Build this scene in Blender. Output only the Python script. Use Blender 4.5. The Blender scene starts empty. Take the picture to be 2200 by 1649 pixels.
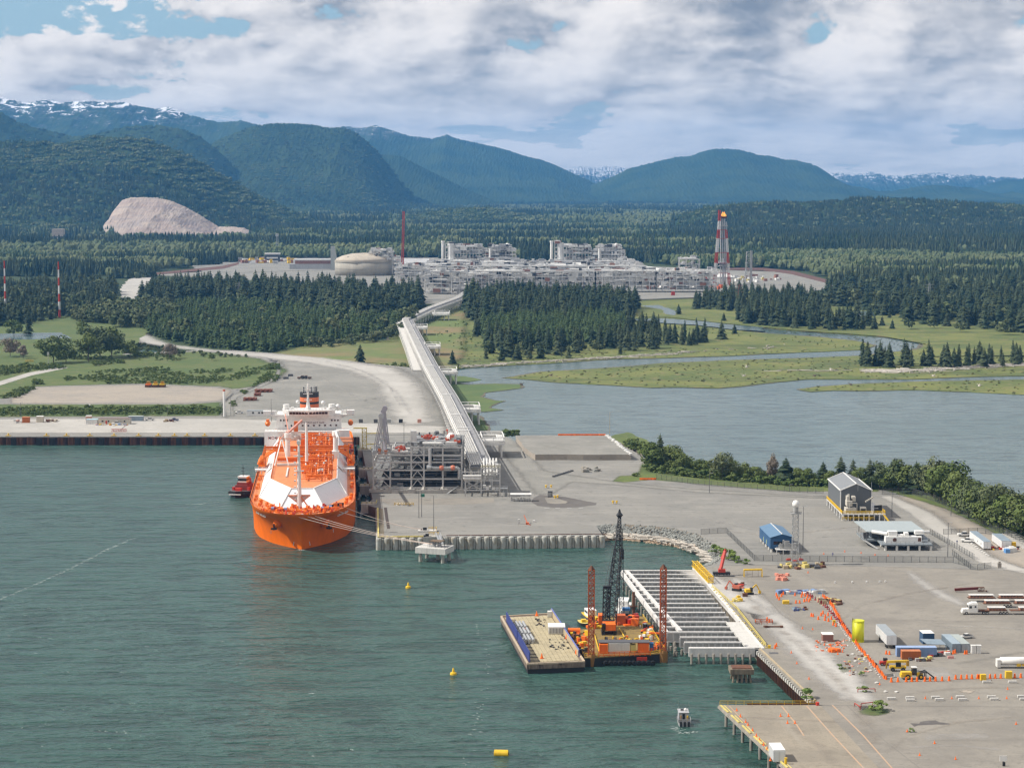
import bpy,math,random
import numpy as np
from math import radians,sin,cos,pi,atan2,sqrt
from mathutils import Vector,Matrix

SC = bpy.context.scene
COL = SC.collection
# ---------------------------------------------------------------- camera
FPX,CX,CY,CAMH = 4278.0,1100.0,824.5,150.0
PITCH = math.atan2(424.5,FPX)
cam_d = bpy.data.cameras.new('camera'); cam = bpy.data.objects.new('camera',cam_d); COL.objects.link(cam)
cam_d.sensor_width = 36.0; cam_d.lens = 36.0*FPX/2200.0
cam_d.clip_start = 1.0; cam_d.clip_end = 90000.0
cam.location = (0,0,CAMH); cam.rotation_euler = (pi/2 - PITCH,0,0)
SC.camera = cam
# ---------------------------------------------------------------- sky
SUN_AZ = radians(-91)      # direction the light comes from, measured from +Y towards +X
SUN_EL = radians(44)
w = bpy.data.worlds.new('World'); SC.world = w; w.use_nodes = True
nt = w.node_tree; nt.nodes.clear()
def N(t,**k):
    n = nt.nodes.new(t)
    for a,b in k.items(): setattr(n,a,b)
    return n
def L(a,b): nt.links.new(a,b)
def VM(op,a,b):
    n = N('ShaderNodeVectorMath',operation=op)
    for i,s in enumerate((a,b)):
        if hasattr(s,'links'): L(s,n.inputs[i])
        elif s is not None: n.inputs[i].default_value = s
    return n.outputs[0]
def MT(op,a,b=None,c=None,clamp=False):
    n = N('ShaderNodeMath',operation=op); n.use_clamp = clamp
    for i,s in enumerate((a,b,c)):
        if s is None: continue
        if hasattr(s,'links'): L(s,n.inputs[i])
        else: n.inputs[i].default_value = s
    return n.outputs[0]
def MIX(f,a,b):
    n = N('ShaderNodeMix',data_type='RGBA')
    for s,i in ((f,0),(a,6),(b,7)):
        if hasattr(s,'links'): L(s,n.inputs[i])
        else: n.inputs[i].default_value = s if i == 0 else (*s[:3],1)
    return n.outputs[2]
def RAMP(f,lo,hi):
    n = N('ShaderNodeMapRange'); n.interpolation_type = 'SMOOTHSTEP'
    L(f,n.inputs[0]); n.inputs[1].default_value = lo; n.inputs[2].default_value = hi
    return n.outputs[0]
sky = N('ShaderNodeTexSky',sky_type='NISHITA'); sky.sun_disc = False
sky.sun_elevation = SUN_EL; sky.sun_rotation = SUN_AZ; sky.air_density = 1.0; sky.dust_density = 1.0
tc = N('ShaderNodeTexCoord'); sp = N('ShaderNodeSeparateXYZ'); L(tc.outputs['Generated'],sp.inputs[0])
zz = MT('MAXIMUM',sp.outputs[2],0.0)
az = MT('ARCTAN2',sp.outputs[0],sp.outputs[1])
lg = MT('LOGARITHM',MT('ADD',zz,0.024),2.71828)
cmb = N('ShaderNodeCombineXYZ'); L(MT('MULTIPLY',az,15.0),cmb.inputs[0]); L(MT('MULTIPLY',lg,2.9),cmb.inputs[1])
def noise(vec,scale,det,rough,dist=0.0,w_=0.0):
    n = N('ShaderNodeTexNoise',noise_dimensions='4D'); L(vec,n.inputs['Vector'])
    n.inputs['W'].default_value = w_
    n.inputs['Scale'].default_value = scale; n.inputs['Detail'].default_value = det
    n.inputs['Roughness'].default_value = rough; n.inputs['Distortion'].default_value = dist
    return n.outputs['Fac']
c0 = cmb.outputs[0]; SEED = 9.2
def dens(off,det):
    return noise(VM('ADD',c0,off),1.0,det,0.57,0.15,SEED)
n1 = dens((0,0,0),12); n2 = dens((-0.10,0.16,0),12); n3 = dens((-0.20,0.55,0),3); big = noise(c0,0.35,2,0.5,0.0,7.7)
hole = MT('MULTIPLY',MT('MULTIPLY',RAMP(az,-0.10,-0.19),RAMP(zz,0.064,0.078)),RAMP(zz,0.105,0.09))
openness = MT('MULTIPLY',RAMP(zz,0.13,0.45),0.075)
nn = MT('SUBTRACT',MT('ADD',n1,MT('MULTIPLY',MT('SUBTRACT',big,0.5),0.35)),MT('ADD',openness,MT('MULTIPLY',hole,0.13)))
cover = RAMP(nn,0.375,0.41)
thick = RAMP(nn,0.44,0.62)
shade = MT('ADD',MT('MULTIPLY',MT('SUBTRACT',n1,n2),3.4),MT('MULTIPLY',MT('SUBTRACT',n1,n3),2.4))
shade = MT('ADD',shade,MT('MULTIPLY',MT('SUBTRACT',noise(c0,2.6,8,0.6,0.3,2.2),0.5),0.9))
shade = RAMP(MT('SUBTRACT',MT('ADD',shade,0.70),MT('MULTIPLY',thick,0.43)),-0.45,1.15)
ccol = MIX(shade,(0.25,0.265,0.295),(1.02,0.94,0.86))
# clouds flatten into a pale veil towards the horizon
veil = RAMP(zz,0.075,0.0)
ccol = MIX(MT('MULTIPLY',veil,0.62),ccol,(0.96,0.88,0.80))
cover = MT('MAXIMUM',cover,MT('MULTIPLY',veil,0.75))
skys = N('ShaderNodeVectorMath',operation='SCALE'); L(sky.outputs[0],skys.inputs[0]); skys.inputs['Scale'].default_value = 0.11
blue = MIX(MT('MULTIPLY',RAMP(zz,0.35,0.1),0.45),skys.outputs[0],(0.30,0.52,0.66))
full = MIX(cover,blue,ccol)
below = RAMP(sp.outputs[2],0.0,-0.02)
full = MIX(below,full,(0.10,0.14,0.15))
bg = N('ShaderNodeBackground'); L(full,bg.inputs[0]); bg.inputs[1].default_value = 1.0
wo = N('ShaderNodeOutputWorld'); L(bg.outputs[0],wo.inputs[0])
# ---------------------------------------------------------------- sun
sd = bpy.data.lights.new('sun','SUN'); so = bpy.data.objects.new('sun',sd); COL.objects.link(so)
sd.energy = 5.0; sd.angle = radians(0.6); sd.color = (1.0,0.95,0.87)
sdir = Vector((sin(SUN_AZ)*cos(SUN_EL),cos(SUN_AZ)*cos(SUN_EL),sin(SUN_EL)))
so.rotation_euler = sdir.to_track_quat('Z','Y').to_euler(); so.location = (0,300,500)
vs = SC.view_settings; SC.display_settings.display_device = 'sRGB'
vs.view_transform = 'Standard'; vs.look = 'None'; vs.exposure = 0.14; vs.gamma = 1.0; vs.use_curve_mapping = False
cy = SC.cycles
cy.use_denoising = True; cy.volume_bounces = 0; cy.max_bounces = 5; cy.transparent_max_bounces = 6
cy.diffuse_bounces = 2; cy.glossy_bounces = 2; cy.sample_clamp_indirect = 6
SC.render.filter_size = 1.2 if hasattr(SC.render,'filter_size') else 1.5
try: cy.pixel_filter_type = 'BLACKMAN_HARRIS'; cy.filter_width = 1.4
except Exception: pass
# ---------------------------------------------------------------- picture point -> place on a level surface
FW = Vector((0,cos(PITCH),-sin(PITCH))); UP = Vector((0,sin(PITCH),cos(PITCH)))
def ray(px,py): return FW+Vector((1,0,0))*((px - CX)/FPX) - UP*((py - CY)/FPX)
def G(px,py,z=0.0):
    d = ray(px,py); t = (z - CAMH)/d.z
    return (d.x*t,d.y*t)
def P(px,py,z=0.0):
    a = G(px,py,z); return Vector((a[0],a[1],z))
def D(px,py,Y):
    d = ray(px,py); t = Y/d.y
    return Vector((d.x*t,Y,CAMH+d.z*t))
rnd = random.Random(5)
def lerp(a,b,t): return a+(b - a)*t
# ---------------------------------------------------------------- materials
def new_mat(name):
    m = bpy.data.materials.new(name); m.use_nodes = True; m.node_tree.nodes.clear(); return m
class NT:
    """small node helper on one material"""
    def __init__(s,m): s.t = m.node_tree; s.n = s.t.nodes; s.l = s.t.links
    def node(s,t,**k):
        n = s.n.new(t)
        for a,b in k.items(): setattr(n,a,b)
        return n
    def set(s,sock,v):
        if hasattr(v,'links'): s.l.new(v,sock)
        elif isinstance(v,(tuple,list)) and sock.type == 'RGBA': sock.default_value = (*v[:3],1)
        else: sock.default_value = v
    def pos(s,scale=(1,1,1),off=(0,0,0),rot=0.0):
        g = s.node('ShaderNodeNewGeometry'); m = s.node('ShaderNodeMapping')
        s.l.new(g.outputs['Position'],m.inputs[0]); m.inputs['Scale'].default_value = scale
        m.inputs['Location'].default_value = off; m.inputs['Rotation'].default_value = (0,0,rot)
        return m.outputs[0]
    def noise(s,vec,scale,det=4,rough=0.55,dist=0.0):
        n = s.node('ShaderNodeTexNoise'); s.l.new(vec,n.inputs['Vector'])
        n.inputs['Scale'].default_value = scale; n.inputs['Detail'].default_value = det
        n.inputs['Roughness'].default_value = rough; n.inputs['Distortion'].default_value = dist
        return n.outputs['Fac']
    def ramp(s,f,lo,hi,a=0.0,b=1.0):
        n = s.node('ShaderNodeMapRange'); n.interpolation_type = 'SMOOTHSTEP'
        s.set(n.inputs[0],f); n.inputs[1].default_value = lo; n.inputs[2].default_value = hi
        n.inputs[3].default_value = a; n.inputs[4].default_value = b
        return n.outputs[0]
    def math(s,op,a,b=0.0,c=None,clamp=False):
        n = s.node('ShaderNodeMath',operation=op); n.use_clamp = clamp
        s.set(n.inputs[0],a); s.set(n.inputs[1],b)
        if c is not None: s.set(n.inputs[2],c)
        return n.outputs[0]
    def mix(s,f,a,b,mode='MIX'):
        n = s.node('ShaderNodeMix',data_type='RGBA',blend_type=mode)
        s.set(n.inputs[0],f); s.set(n.inputs[6],a); s.set(n.inputs[7],b)
        return n.outputs[2]
    def bump(s,h,strength,dist,nrm=None):
        n = s.node('ShaderNodeBump'); n.inputs['Strength'].default_value = strength
        n.inputs['Distance'].default_value = dist; s.l.new(h,n.inputs['Height'])
        if nrm is not None: s.l.new(nrm,n.inputs['Normal'])
        return n.outputs[0]
    def out(s,col,rough=0.8,metal=0.0,nrm=None,spec=0.3,**k):
        b = s.node('ShaderNodeBsdfPrincipled'); o = s.node('ShaderNodeOutputMaterial')
        s.set(b.inputs['Base Color'],col); s.set(b.inputs['Roughness'],rough); s.set(b.inputs['Metallic'],metal)
        b.inputs['Specular IOR Level'].default_value = spec
        if nrm is not None: s.l.new(nrm,b.inputs['Normal'])
        for a,v in k.items(): s.set(b.inputs[a],v)
        s.l.new(b.outputs[0],o.inputs[0]); return b
def scal(c,k): return tuple(min(1.0,x*k) for x in c[:3])
MC = {}
def M(name,col=None,rough=0.6,metal=0.0,wear=0.25,scale=0.35,spec=0.4,dirt=None):
    """painted or bare solid with uneven tone, streaks and fine relief"""
    if name in MC: return MC[name]
    m = new_mat(name); t = NT(m)
    p = t.pos(); n1 = t.noise(p,scale,5,0.6); n2 = t.noise(t.pos((1,1,0.12)),scale*4,3,0.6)
    f = t.math('MULTIPLY_ADD',n1,0.6,t.math('MULTIPLY',n2,0.4))
    dk = dirt if dirt else scal(col,0.55)
    c = t.mix(t.ramp(f,0.40,0.72,0.0,wear*1.6),col,dk)
    c = t.mix(t.ramp(n2,0.55,0.30,0.0,wear*0.7),c,scal(col,1.2))
    t.out(c,rough,metal,t.bump(n2,0.25,0.05),spec)
    MC[name] = m; return m
# ---------------------------------------------------------------- mesh building
class MB:
    def __init__(s): s.v = []; s.f = []; s.m = []
    def add(s,vs,fs,mi=0):
        o = len(s.v); s.v.extend(vs); s.f.extend([tuple(i+o for i in f) for f in fs]); s.m.extend([mi]*len(fs)); return s
    def box(s,x0,x1,y0,y1,z0,z1,mi=0):
        return s.add([(x0,y0,z0),(x1,y0,z0),(x1,y1,z0),(x0,y1,z0),(x0,y0,z1),(x1,y0,z1),(x1,y1,z1),(x0,y1,z1)],
                     [(0,3,2,1),(4,5,6,7),(0,1,5,4),(1,2,6,5),(2,3,7,6),(3,0,4,7)],mi)
    def cb(s,x,y,z,sx,sy,sz,mi=0,rz=0.0):
        """box standing on z, centred on x, y, turned by rz"""
        c,q = cos(rz),sin(rz); vs = []
        for dz in (0,sz):
            for dx,dy in ((-sx/2,-sy/2),(sx/2,-sy/2),(sx/2,sy/2),(-sx/2,sy/2)):
                vs.append((x+dx*c - dy*q,y+dx*q+dy*c,z+dz))
        return s.add(vs,[(0,3,2,1),(4,5,6,7),(0,1,5,4),(1,2,6,5),(2,3,7,6),(3,0,4,7)],mi)
    def frame(s,p,q):
        a = Vector(p); b = Vector(q); d = b - a; l = d.length or 1e-6; d = d/l
        r = Vector((0,0,1)) if abs(d.z) < 0.95 else Vector((0,1,0))
        x = d.cross(r).normalized(); y = x.cross(d).normalized()
        return a,b,x,y
    def bar(s,p,q,w,h=None,mi=0,caps=True):
        h = w if h is None else h
        a,b,x,y = s.frame(p,q); vs = []
        for c in (a,b):
            for i,j in ((-1,-1),(1,-1),(1,1),(-1,1)): vs.append(tuple(c+x*(i*w/2)+y*(j*h/2)))
        fs = [(0,1,5,4),(1,2,6,5),(2,3,7,6),(3,0,4,7)]
        if caps: fs += [(3,2,1,0),(4,5,6,7)]
        return s.add(vs,fs,mi)
    def tube(s,p,q,r,n=8,r2=None,mi=0,caps=True):
        r2 = r if r2 is None else r2
        a,b,x,y = s.frame(p,q); vs = []
        for c,rr in ((a,r),(b,r2)):
            for i in range(n):
                t = 2*pi*i/n; vs.append(tuple(c+x*(rr*cos(t))+y*(rr*sin(t))))
        fs = [(i,(i+1) % n,(i+1) % n+n,i+n) for i in range(n)]
        if caps: fs += [tuple(reversed(range(n))),tuple(range(n,2*n))]
        return s.add(vs,fs,mi)
    def path(s,pts,r,n=6,mi=0):
        for a,b in zip(pts,pts[1:]): s.tube(a,b,r,n,mi=mi)
        return s
    def lathe(s,prof,n=12,c=(0,0,0),mi=0,axis='z'):
        vs = []; k = len(prof)
        for r,z in prof:
            for i in range(n):
                t = 2*pi*i/n; a = (r*cos(t),r*sin(t),z)
                if axis == 'x': a = (a[2],a[0],a[1])
                if axis == 'y': a = (a[0],a[2],a[1])
                vs.append((c[0]+a[0],c[1]+a[1],c[2]+a[2]))
        fs = [(j*n+i,j*n+(i+1) % n,(j+1)*n+(i+1) % n,(j+1)*n+i) for j in range(k - 1) for i in range(n)]
        fs += [tuple(reversed(range(n))),tuple(range((k - 1)*n,k*n))]
        return s.add(vs,fs,mi)
    def prism(s,poly,z0,z1,mi=0,ms=None):
        n = len(poly); vs = [(a[0],a[1],z0) for a in poly]+[(a[0],a[1],z1) for a in poly]
        s.add(vs,[tuple(range(n,2*n)),tuple(reversed(range(n)))],mi)
        return s.add(vs,[(i,(i+1) % n,(i+1) % n+n,i+n) for i in range(n)],mi if ms is None else ms)
    def lattice(s,p,q,w0,w1=None,step=None,r=0.12,mi=0,h0=None,h1=None,alt=None,rb=None):
        """four chords with zigzag lacing from p to q"""
        w1 = w0 if w1 is None else w1; h0 = w0 if h0 is None else h0; h1 = w1 if h1 is None else h1
        a,b,x,y = s.frame(p,q); ln = (b - a).length; step = step or max(w0,h0); n = max(1,int(round(ln/step)))
        rb = rb or r*0.6
        def cor(k,i):
            t = k/n; c = a.lerp(b,t); wx = lerp(w0,w1,t)/2; wy = lerp(h0,h1,t)/2
            return c+x*(wx*(1,1,-1,-1)[i])+y*(wy*(1,-1,-1,1)[i])
        for k in range(n):
            mm = mi if alt is None else alt[(k*len(alt)) // n]
            for i in range(4):
                s.bar(cor(k,i),cor(k+1,i),r*2,r*2,mm,False)
                j = (i+1) % 4
                if k % 2: s.bar(cor(k,i),cor(k+1,j),rb*2,rb*2,mm,False)
                else: s.bar(cor(k,j),cor(k+1,i),rb*2,rb*2,mm,False)
                s.bar(cor(k+1,i),cor(k+1,j),rb*2,rb*2,mm,False)
        return s
    def rail(s,pts,h=1.1,post=3.0,r=0.05,mi=0,rails=2):
        for a,b in zip(pts,pts[1:]):
            a = Vector(a); b = Vector(b); n = max(1,int((b - a).length/post))
            for k in range(rails):
                z = Vector((0,0,h*(k+1)/rails)); s.bar(a+z,b+z,r*2,r*2,mi,False)
            for k in range(n+1):
                c = a.lerp(b,k/n); s.bar(c,c+Vector((0,0,h)),r*2,r*2,mi,False)
        return s
    def mesh(s,name,mats):
        me = bpy.data.meshes.new(name); me.from_pydata([tuple(v) for v in s.v],[],s.f)
        for m in (mats if isinstance(mats,(list,tuple)) else [mats]): me.materials.append(m)
        if any(s.m): me.polygons.foreach_set('material_index',s.m)
        me.update(); return me
    def obj(s,name,mats,parent=None,loc=(0,0,0),rz=0.0,**k):
        o = bpy.data.objects.new(name,s.mesh(name,mats)); COL.objects.link(o)
        o.location = loc; o.rotation_euler = (0,0,rz)
        if parent is not None: o.parent = parent
        for a,b in k.items(): o[a] = b
        return o
def smooth(o):
    o.data.polygons.foreach_set('use_smooth',[True]*len(o.data.polygons)); return o
def tag(o,label,cat,group=None):
    o['label'] = label; o['category'] = cat
    if group: o['group'] = group
    return o
def thing(name,label,cat,loc=(0,0,0),rz=0.0,group=None):
    o = bpy.data.objects.new(name,None); COL.objects.link(o); o.empty_display_size = 1
    o.location = loc; o.rotation_euler = (0,0,rz); return tag(o,label,cat,group)
def dup(root,loc,rz=0.0,label=None,scale=None,group=None):
    def cp(o,par):
        c = o.copy(); COL.objects.link(c)
        if par is not None: c.parent = par
        for ch in kids.get(o,()): cp(ch,c)
        return c
    kids = {root: list(root.children)}
    for ch in kids[root]: kids[ch] = list(ch.children)
    r = cp(root,None); r.location = loc; r.rotation_euler = (0,0,rz)
    if scale is not None: r.scale = scale if isinstance(scale,tuple) else (scale,)*3
    if label: r['label'] = label
    if group: r['group'] = group
    return r
def rag(pts,step,amp,rs,closed=True):
    """break the straight edges of an outline into natural ones"""
    out = []; n = len(pts)
    for i in range(n if closed else n - 1):
        a = Vector(pts[i]); b = Vector(pts[(i+1) % n]); ln = (b - a).length; k = max(1,int(ln/step))
        nrm = Vector((-(b - a).y,(b - a).x)).normalized()
        for j in range(k):
            t = j/k; o = rs.uniform(-amp,amp) if j else rs.uniform(-amp,amp)*0.4
            out.append(tuple(a.lerp(b,t)+nrm*o))
    return out
def sheet(name,px,z,mat,depth=0.0,step=None,amp=0.0,side=None,world=False,kind='structure',seed=1,**k):
    pts = [tuple(a) for a in px] if world else [G(a[0],a[1],z) for a in px]
    if step: pts = rag(pts,step,amp,random.Random(seed))
    if sum(a[0]*b[1] - b[0]*a[1] for a,b in zip(pts,pts[1:]+pts[:1])) < 0: pts.reverse()
    mb = MB(); n = len(pts)
    if depth: mb.prism(pts,z - depth,z,0,1 if side else 0)
    else: mb.add([(a[0],a[1],z) for a in pts],[tuple(range(n))])
    return mb.obj(name,[mat,side] if side else [mat],kind=kind,**k)
def soft(name,px,z,mat,feather=4.0,world=False,res=None,k_=1.0):
    """a ground patch that thins out over its edge instead of ending at a line"""
    pl = np.array([G(a[0],a[1],z) for a in px]) if not world else np.array(px); w = pl.max(0) - pl.min(0); res = res or max(1.2,min(w)/60,max(w)/220)
    X,Y = np.meshgrid(np.arange(pl[:,0].min() - feather,pl[:,0].max()+feather+res,res),np.arange(pl[:,1].min() - feather,pl[:,1].max()+feather+res,res))
    d = np.full(X.shape,1e9); ins = np.zeros(X.shape,bool); n = len(pl)
    for i in range(n):
        a,b = pl[i],pl[(i+1) % n]; e = b - a; t = np.clip(((X - a[0])*e[0]+(Y - a[1])*e[1])/max(1e-9,e @ e),0,1)
        d = np.minimum(d,np.hypot(X - a[0] - t*e[0],Y - a[1] - t*e[1])); c = (a[1] > Y) != (b[1] > Y)
        if abs(e[1]) > 1e-9: ins ^= c & (X < e[0]*(Y - a[1])/e[1]+a[0])
    al = np.clip(.5+np.where(ins,d,-d)/(2*feather),0,1); al = k_*al*al*(3 - 2*al)
    ny,nx = X.shape; idx = np.arange(nx*ny).reshape(ny,nx); k = (al[:-1,:-1]+al[1:,:-1]+al[:-1,1:]+al[1:,1:]) > .02
    f = np.stack([idx[:-1,:-1][k],idx[:-1,1:][k],idx[1:,1:][k],idx[1:,:-1][k]],-1); u,inv = np.unique(f,return_inverse=True); f = inv.reshape(-1,4)
    co = np.stack([X.ravel()[u],Y.ravel()[u],np.full(len(u),z)],-1); me = bpy.data.meshes.new(name); me.from_pydata(co.tolist(),[],f.tolist())
    at = me.attributes.new('fade','FLOAT','POINT'); at.data.foreach_set('value',al.ravel()[u]); key = mat.name+'_soft'
    if key not in bpy.data.materials:
        m = mat.copy(); m.name = key; t = NT(m); out = [q for q in m.node_tree.nodes if q.type == 'OUTPUT_MATERIAL'][0]; sh = out.inputs[0].links[0].from_socket
        an = t.node('ShaderNodeAttribute'); an.attribute_name = 'fade'; p = t.pos((1,1,1),(5,3,0)); nz = t.noise(p,.09,6,.7)
        fac = t.math('MULTIPLY',an.outputs['Fac'],t.ramp(t.math('ADD',an.outputs['Fac'],t.math('MULTIPLY',t.math('SUBTRACT',nz,.5),1.8)),.15,.85),clamp=True); tr = t.node('ShaderNodeBsdfTransparent'); mx = t.node('ShaderNodeMixShader')
        t.set(mx.inputs[0],fac); t.l.new(tr.outputs[0],mx.inputs[1]); t.l.new(sh,mx.inputs[2]); t.l.new(mx.outputs[0],out.inputs[0])
    me.materials.append(bpy.data.materials[key]); me.update(); o = bpy.data.objects.new(name,me); COL.objects.link(o); o['kind'] = 'structure'; return o
def inpoly(x,y,poly):
    c = False; j = len(poly) - 1
    for i in range(len(poly)):
        xi,yi = poly[i]; xj,yj = poly[j]
        if (yi > y) != (yj > y) and x < (xj - xi)*(y - yi)/(yj - yi)+xi: c = not c
        j = i
    return c
def scatter(px,z,spacing,rs,world=False,jit=0.45):
    poly = list(px) if world else [G(a[0],a[1],z) for a in px]
    xs = [a[0] for a in poly]; ys = [a[1] for a in poly]; out = []
    y = min(ys)
    while y < max(ys):
        x = min(xs)
        while x < max(xs):
            a = x+rs.uniform(-jit,jit)*spacing; b = y+rs.uniform(-jit,jit)*spacing
            if inpoly(a,b,poly): out.append((a,b))
            x += spacing
        y += spacing
    return out
# ---------------------------------------------------------------- ground materials
def gravel(name,a,b,c,sc=0.02,stain=0.5,rough=0.95,fine=1.2,streak=None):
    m = new_mat(name); t = NT(m); p = t.pos()
    n1 = t.noise(p,sc,6,0.62,0.4); n2 = t.noise(t.pos((1,1,1),(37,11,0)),sc*5.3,5,0.65); n3 = t.noise(p,fine,3,0.7)
    col = t.mix(t.ramp(n1,0.36,0.64),a,b)
    col = t.mix(t.math('MULTIPLY',t.ramp(n2,0.50,0.70),stain),col,c)
    if streak:
        n4 = t.noise(t.pos(streak[0],(3,9,0),streak[1]),1.0,4,0.6)
        col = t.mix(t.math('MULTIPLY',t.ramp(n4,0.52,0.70),streak[2]),col,streak[3])
    n5 = t.noise(t.pos((1,1,1),(71,3,0)),sc*22,3,0.6); col = t.mix(t.ramp(n5,0.57,0.72,0.0,0.6),col,scal(b,0.66)); n6 = t.noise(t.pos((.25,1.6,1),(9,31,0),.5),sc*6,4,0.65); col = t.mix(t.ramp(n6,0.56,0.7,0.0,0.35),col,scal(a,1.22))
    col = t.mix(t.ramp(n3,0.35,0.75,0.0,0.35),col,scal(b,0.72))
    t.out(col,rough,0,t.bump(n3,0.35,0.12),0.2); MC[name] = m; return m
m_yard = gravel('m_yard',(0.255,0.245,0.222),(0.205,0.200,0.185),(0.31,0.295,0.265),0.012,0.55,streak=((0.02,0.25,1),0.12,0.35,(0.36,0.345,0.32)))
m_slab = gravel('m_slab',(0.280,0.258,0.222),(0.225,0.208,0.182),(0.185,0.170,0.150),0.05,0.5,fine=2.0)
m_pier = gravel('m_pier',(0.31,0.272,0.215),(0.25,0.222,0.18),(0.19,0.165,0.13),0.06,0.6,fine=2.0,streak=((0.25,0.02,1),0.8,0.4,(0.36,0.33,0.28)))
m_dust = gravel('m_dust',(0.44,0.42,0.385),(0.37,0.355,0.325),(0.50,0.48,0.45),0.01,0.6)
m_tan = gravel('m_tan',(0.36,0.315,0.26),(0.30,0.27,0.235),(0.26,0.25,0.215),0.02,0.6)
m_greygr = gravel('m_greygr',(0.27,0.26,0.235),(0.21,0.205,0.185),(0.33,0.315,0.28),0.03,0.5)
m_asph = gravel('m_asph',(0.115,0.105,0.10),(0.14,0.13,0.12),(0.17,0.16,0.15),0.05,0.5)
m_pale = gravel('m_pale',(0.47,0.45,0.42),(0.40,0.385,0.36),(0.34,0.33,0.31),0.08,0.6)
m_earth = gravel('m_earth',(0.13,0.11,0.085),(0.20,0.17,0.135),(0.09,0.08,0.06),0.2,0.6)
m_marsh = gravel('m_marsh',(0.178,0.192,0.060),(0.100,0.132,0.044),(0.225,0.185,0.092),0.017,0.95,fine=0.5,streak=((0.006,0.03,1),0.05,0.75,(0.075,0.092,0.038)))
m_field = gravel('m_field',(0.125,0.175,0.055),(0.23,0.175,0.095),(0.085,0.13,0.045),0.009,0.6,fine=0.5)
m_scrub = gravel('m_scrub',(0.085,0.125,0.045),(0.115,0.145,0.05),(0.20,0.17,0.10),0.02,0.55,fine=0.4)
m_verge = gravel('m_verge',(0.13,0.165,0.045),(0.095,0.13,0.045),(0.24,0.20,0.12),0.05,0.5,fine=0.6)
m_floor = gravel('m_floor',(0.035,0.055,0.022),(0.05,0.07,0.028),(0.075,0.09,0.035),0.003,0.7,fine=0.08)
m_algae = gravel('m_algae',(0.085,0.135,0.055),(0.12,0.16,0.06),(0.07,0.10,0.05),0.03,0.6,fine=0.4)
# water: turbid green body under wind ripples
def water_mat(name,deep,shallow,sw,rough=0.12):
    m = new_mat(name); t = NT(m)
    p1 = t.pos((0.30,1.0,1),rot=0.10); p2 = t.pos((0.55,1.0,1),(13,5,0),rot=-0.22)
    a = t.noise(p1,0.15,3,0.5,0.8); b = t.noise(p2,0.55,3,0.6,0.3); g = t.noise(t.pos((0.4,1,1)),0.006,4,0.55,0.6)
    h = t.math('ADD',t.math('MULTIPLY',a,3.2*sw),t.math('MULTIPLY',b,1.1*sw))
    patch = t.ramp(g,0.36,0.66,0.55,1.15)
    bn = t.node('ShaderNodeBump'); bn.inputs['Distance'].default_value = 1.0; t.l.new(h,bn.inputs['Height']); t.l.new(t.math('MULTIPLY',patch,0.9),bn.inputs['Strength'])
    col = t.mix(t.ramp(g,0.40,0.66),deep,shallow)
    col = t.mix(t.ramp(t.math('ADD',t.math('MULTIPLY',a,.6),t.math('MULTIPLY',b,.4)),0.54,0.40,0.0,0.75),col,scal(deep,0.5))  # ripple troughs get painted shade: the body colour is darkened there
    t.out(col,rough,0,bn.outputs[0],0.36,IOR=1.33); MC[name] = m; return m
m_sea = water_mat('m_sea',(0.035,0.086,0.070),(0.050,0.102,0.087),1.5,0.26)
m_bay = water_mat('m_bay',(0.085,0.132,0.128),(0.115,0.160,0.160),0.22,0.25)
# ---------------------------------------------------------------- value noise on arrays
def hsh(ix,iy,s):
    n = (ix.astype(np.int64)*374761393+iy.astype(np.int64)*668265263+s*1442695041) & 0xffffffff
    n = ((n ^ (n >> 13))*1274126177) & 0xffffffff
    return ((n ^ (n >> 16)) & 0xffffff)/float(0xffffff)
def vn(x,y,s=0):
    x0 = np.floor(x); y0 = np.floor(y); fx = x - x0; fy = y - y0; fx = fx*fx*(3 - 2*fx); fy = fy*fy*(3 - 2*fy)
    a = hsh(x0,y0,s); b = hsh(x0+1,y0,s); c = hsh(x0,y0+1,s); d = hsh(x0+1,y0+1,s)
    return (a*(1 - fx)+b*fx)*(1 - fy)+(c*(1 - fx)+d*fx)*fy
def fbm(x,y,s=0,o=5,ridged=False):
    r = 0; a = 1.0; tot = 0
    for k in range(o):
        q = vn(x*2 ** k+17.3*k,y*2 ** k - 9.1*k,s+k)
        if ridged: q = 1 - abs(2*q - 1)
        r = r+q*a; tot += a; a *= 0.52
    return r/tot
# ---------------------------------------------------------------- mountains
def mtn_mat(name,snow_z=None,snow_amt=0.5,white=.85):
    m = new_mat(name); t = NT(m)
    p = t.pos(); n1 = t.noise(p,0.0022,5,0.6); n2 = t.noise(p,0.018,4,0.7); n3 = t.noise(p,0.06,3,0.7)
    c = t.mix(t.ramp(n1,0.35,0.65),(0.026,0.046,0.022),(0.050,0.074,0.030))
    c = t.mix(t.ramp(n2,0.45,0.75,0.0,0.35),c,(0.065,0.085,0.038))
    c = t.mix(t.ramp(n3,0.5,0.3,0.0,0.4),c,(0.012,0.022,0.012))
    if snow_z is not None:
        g = t.node('ShaderNodeNewGeometry'); s = t.node('ShaderNodeSeparateXYZ'); t.l.new(g.outputs['Position'],s.inputs[0])
        n4 = t.noise(t.pos((1.0,0.5,2.6)),0.0085,6,0.74,1.2)
        zf = t.math('ADD',s.outputs[2],t.math('MULTIPLY',t.math('SUBTRACT',n4,0.5),snow_amt))
        rock = t.ramp(zf,snow_z - 130,snow_z - 20)
        c = t.mix(t.math('MULTIPLY',rock,0.6),c,(0.12,0.13,0.13))
        c = t.mix(t.ramp(zf,snow_z,snow_z+22),c,(white,white,white*1.04))
    t.out(c,1.0,0,t.bump(n3,0.6,8.0),0.05); return m
def sky_profile(px,Y):
    pts = [D(a,b,Y) for a,b in px]; return np.array([q.x for q in pts]),np.array([q.z for q in pts])
HILLS = []
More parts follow.
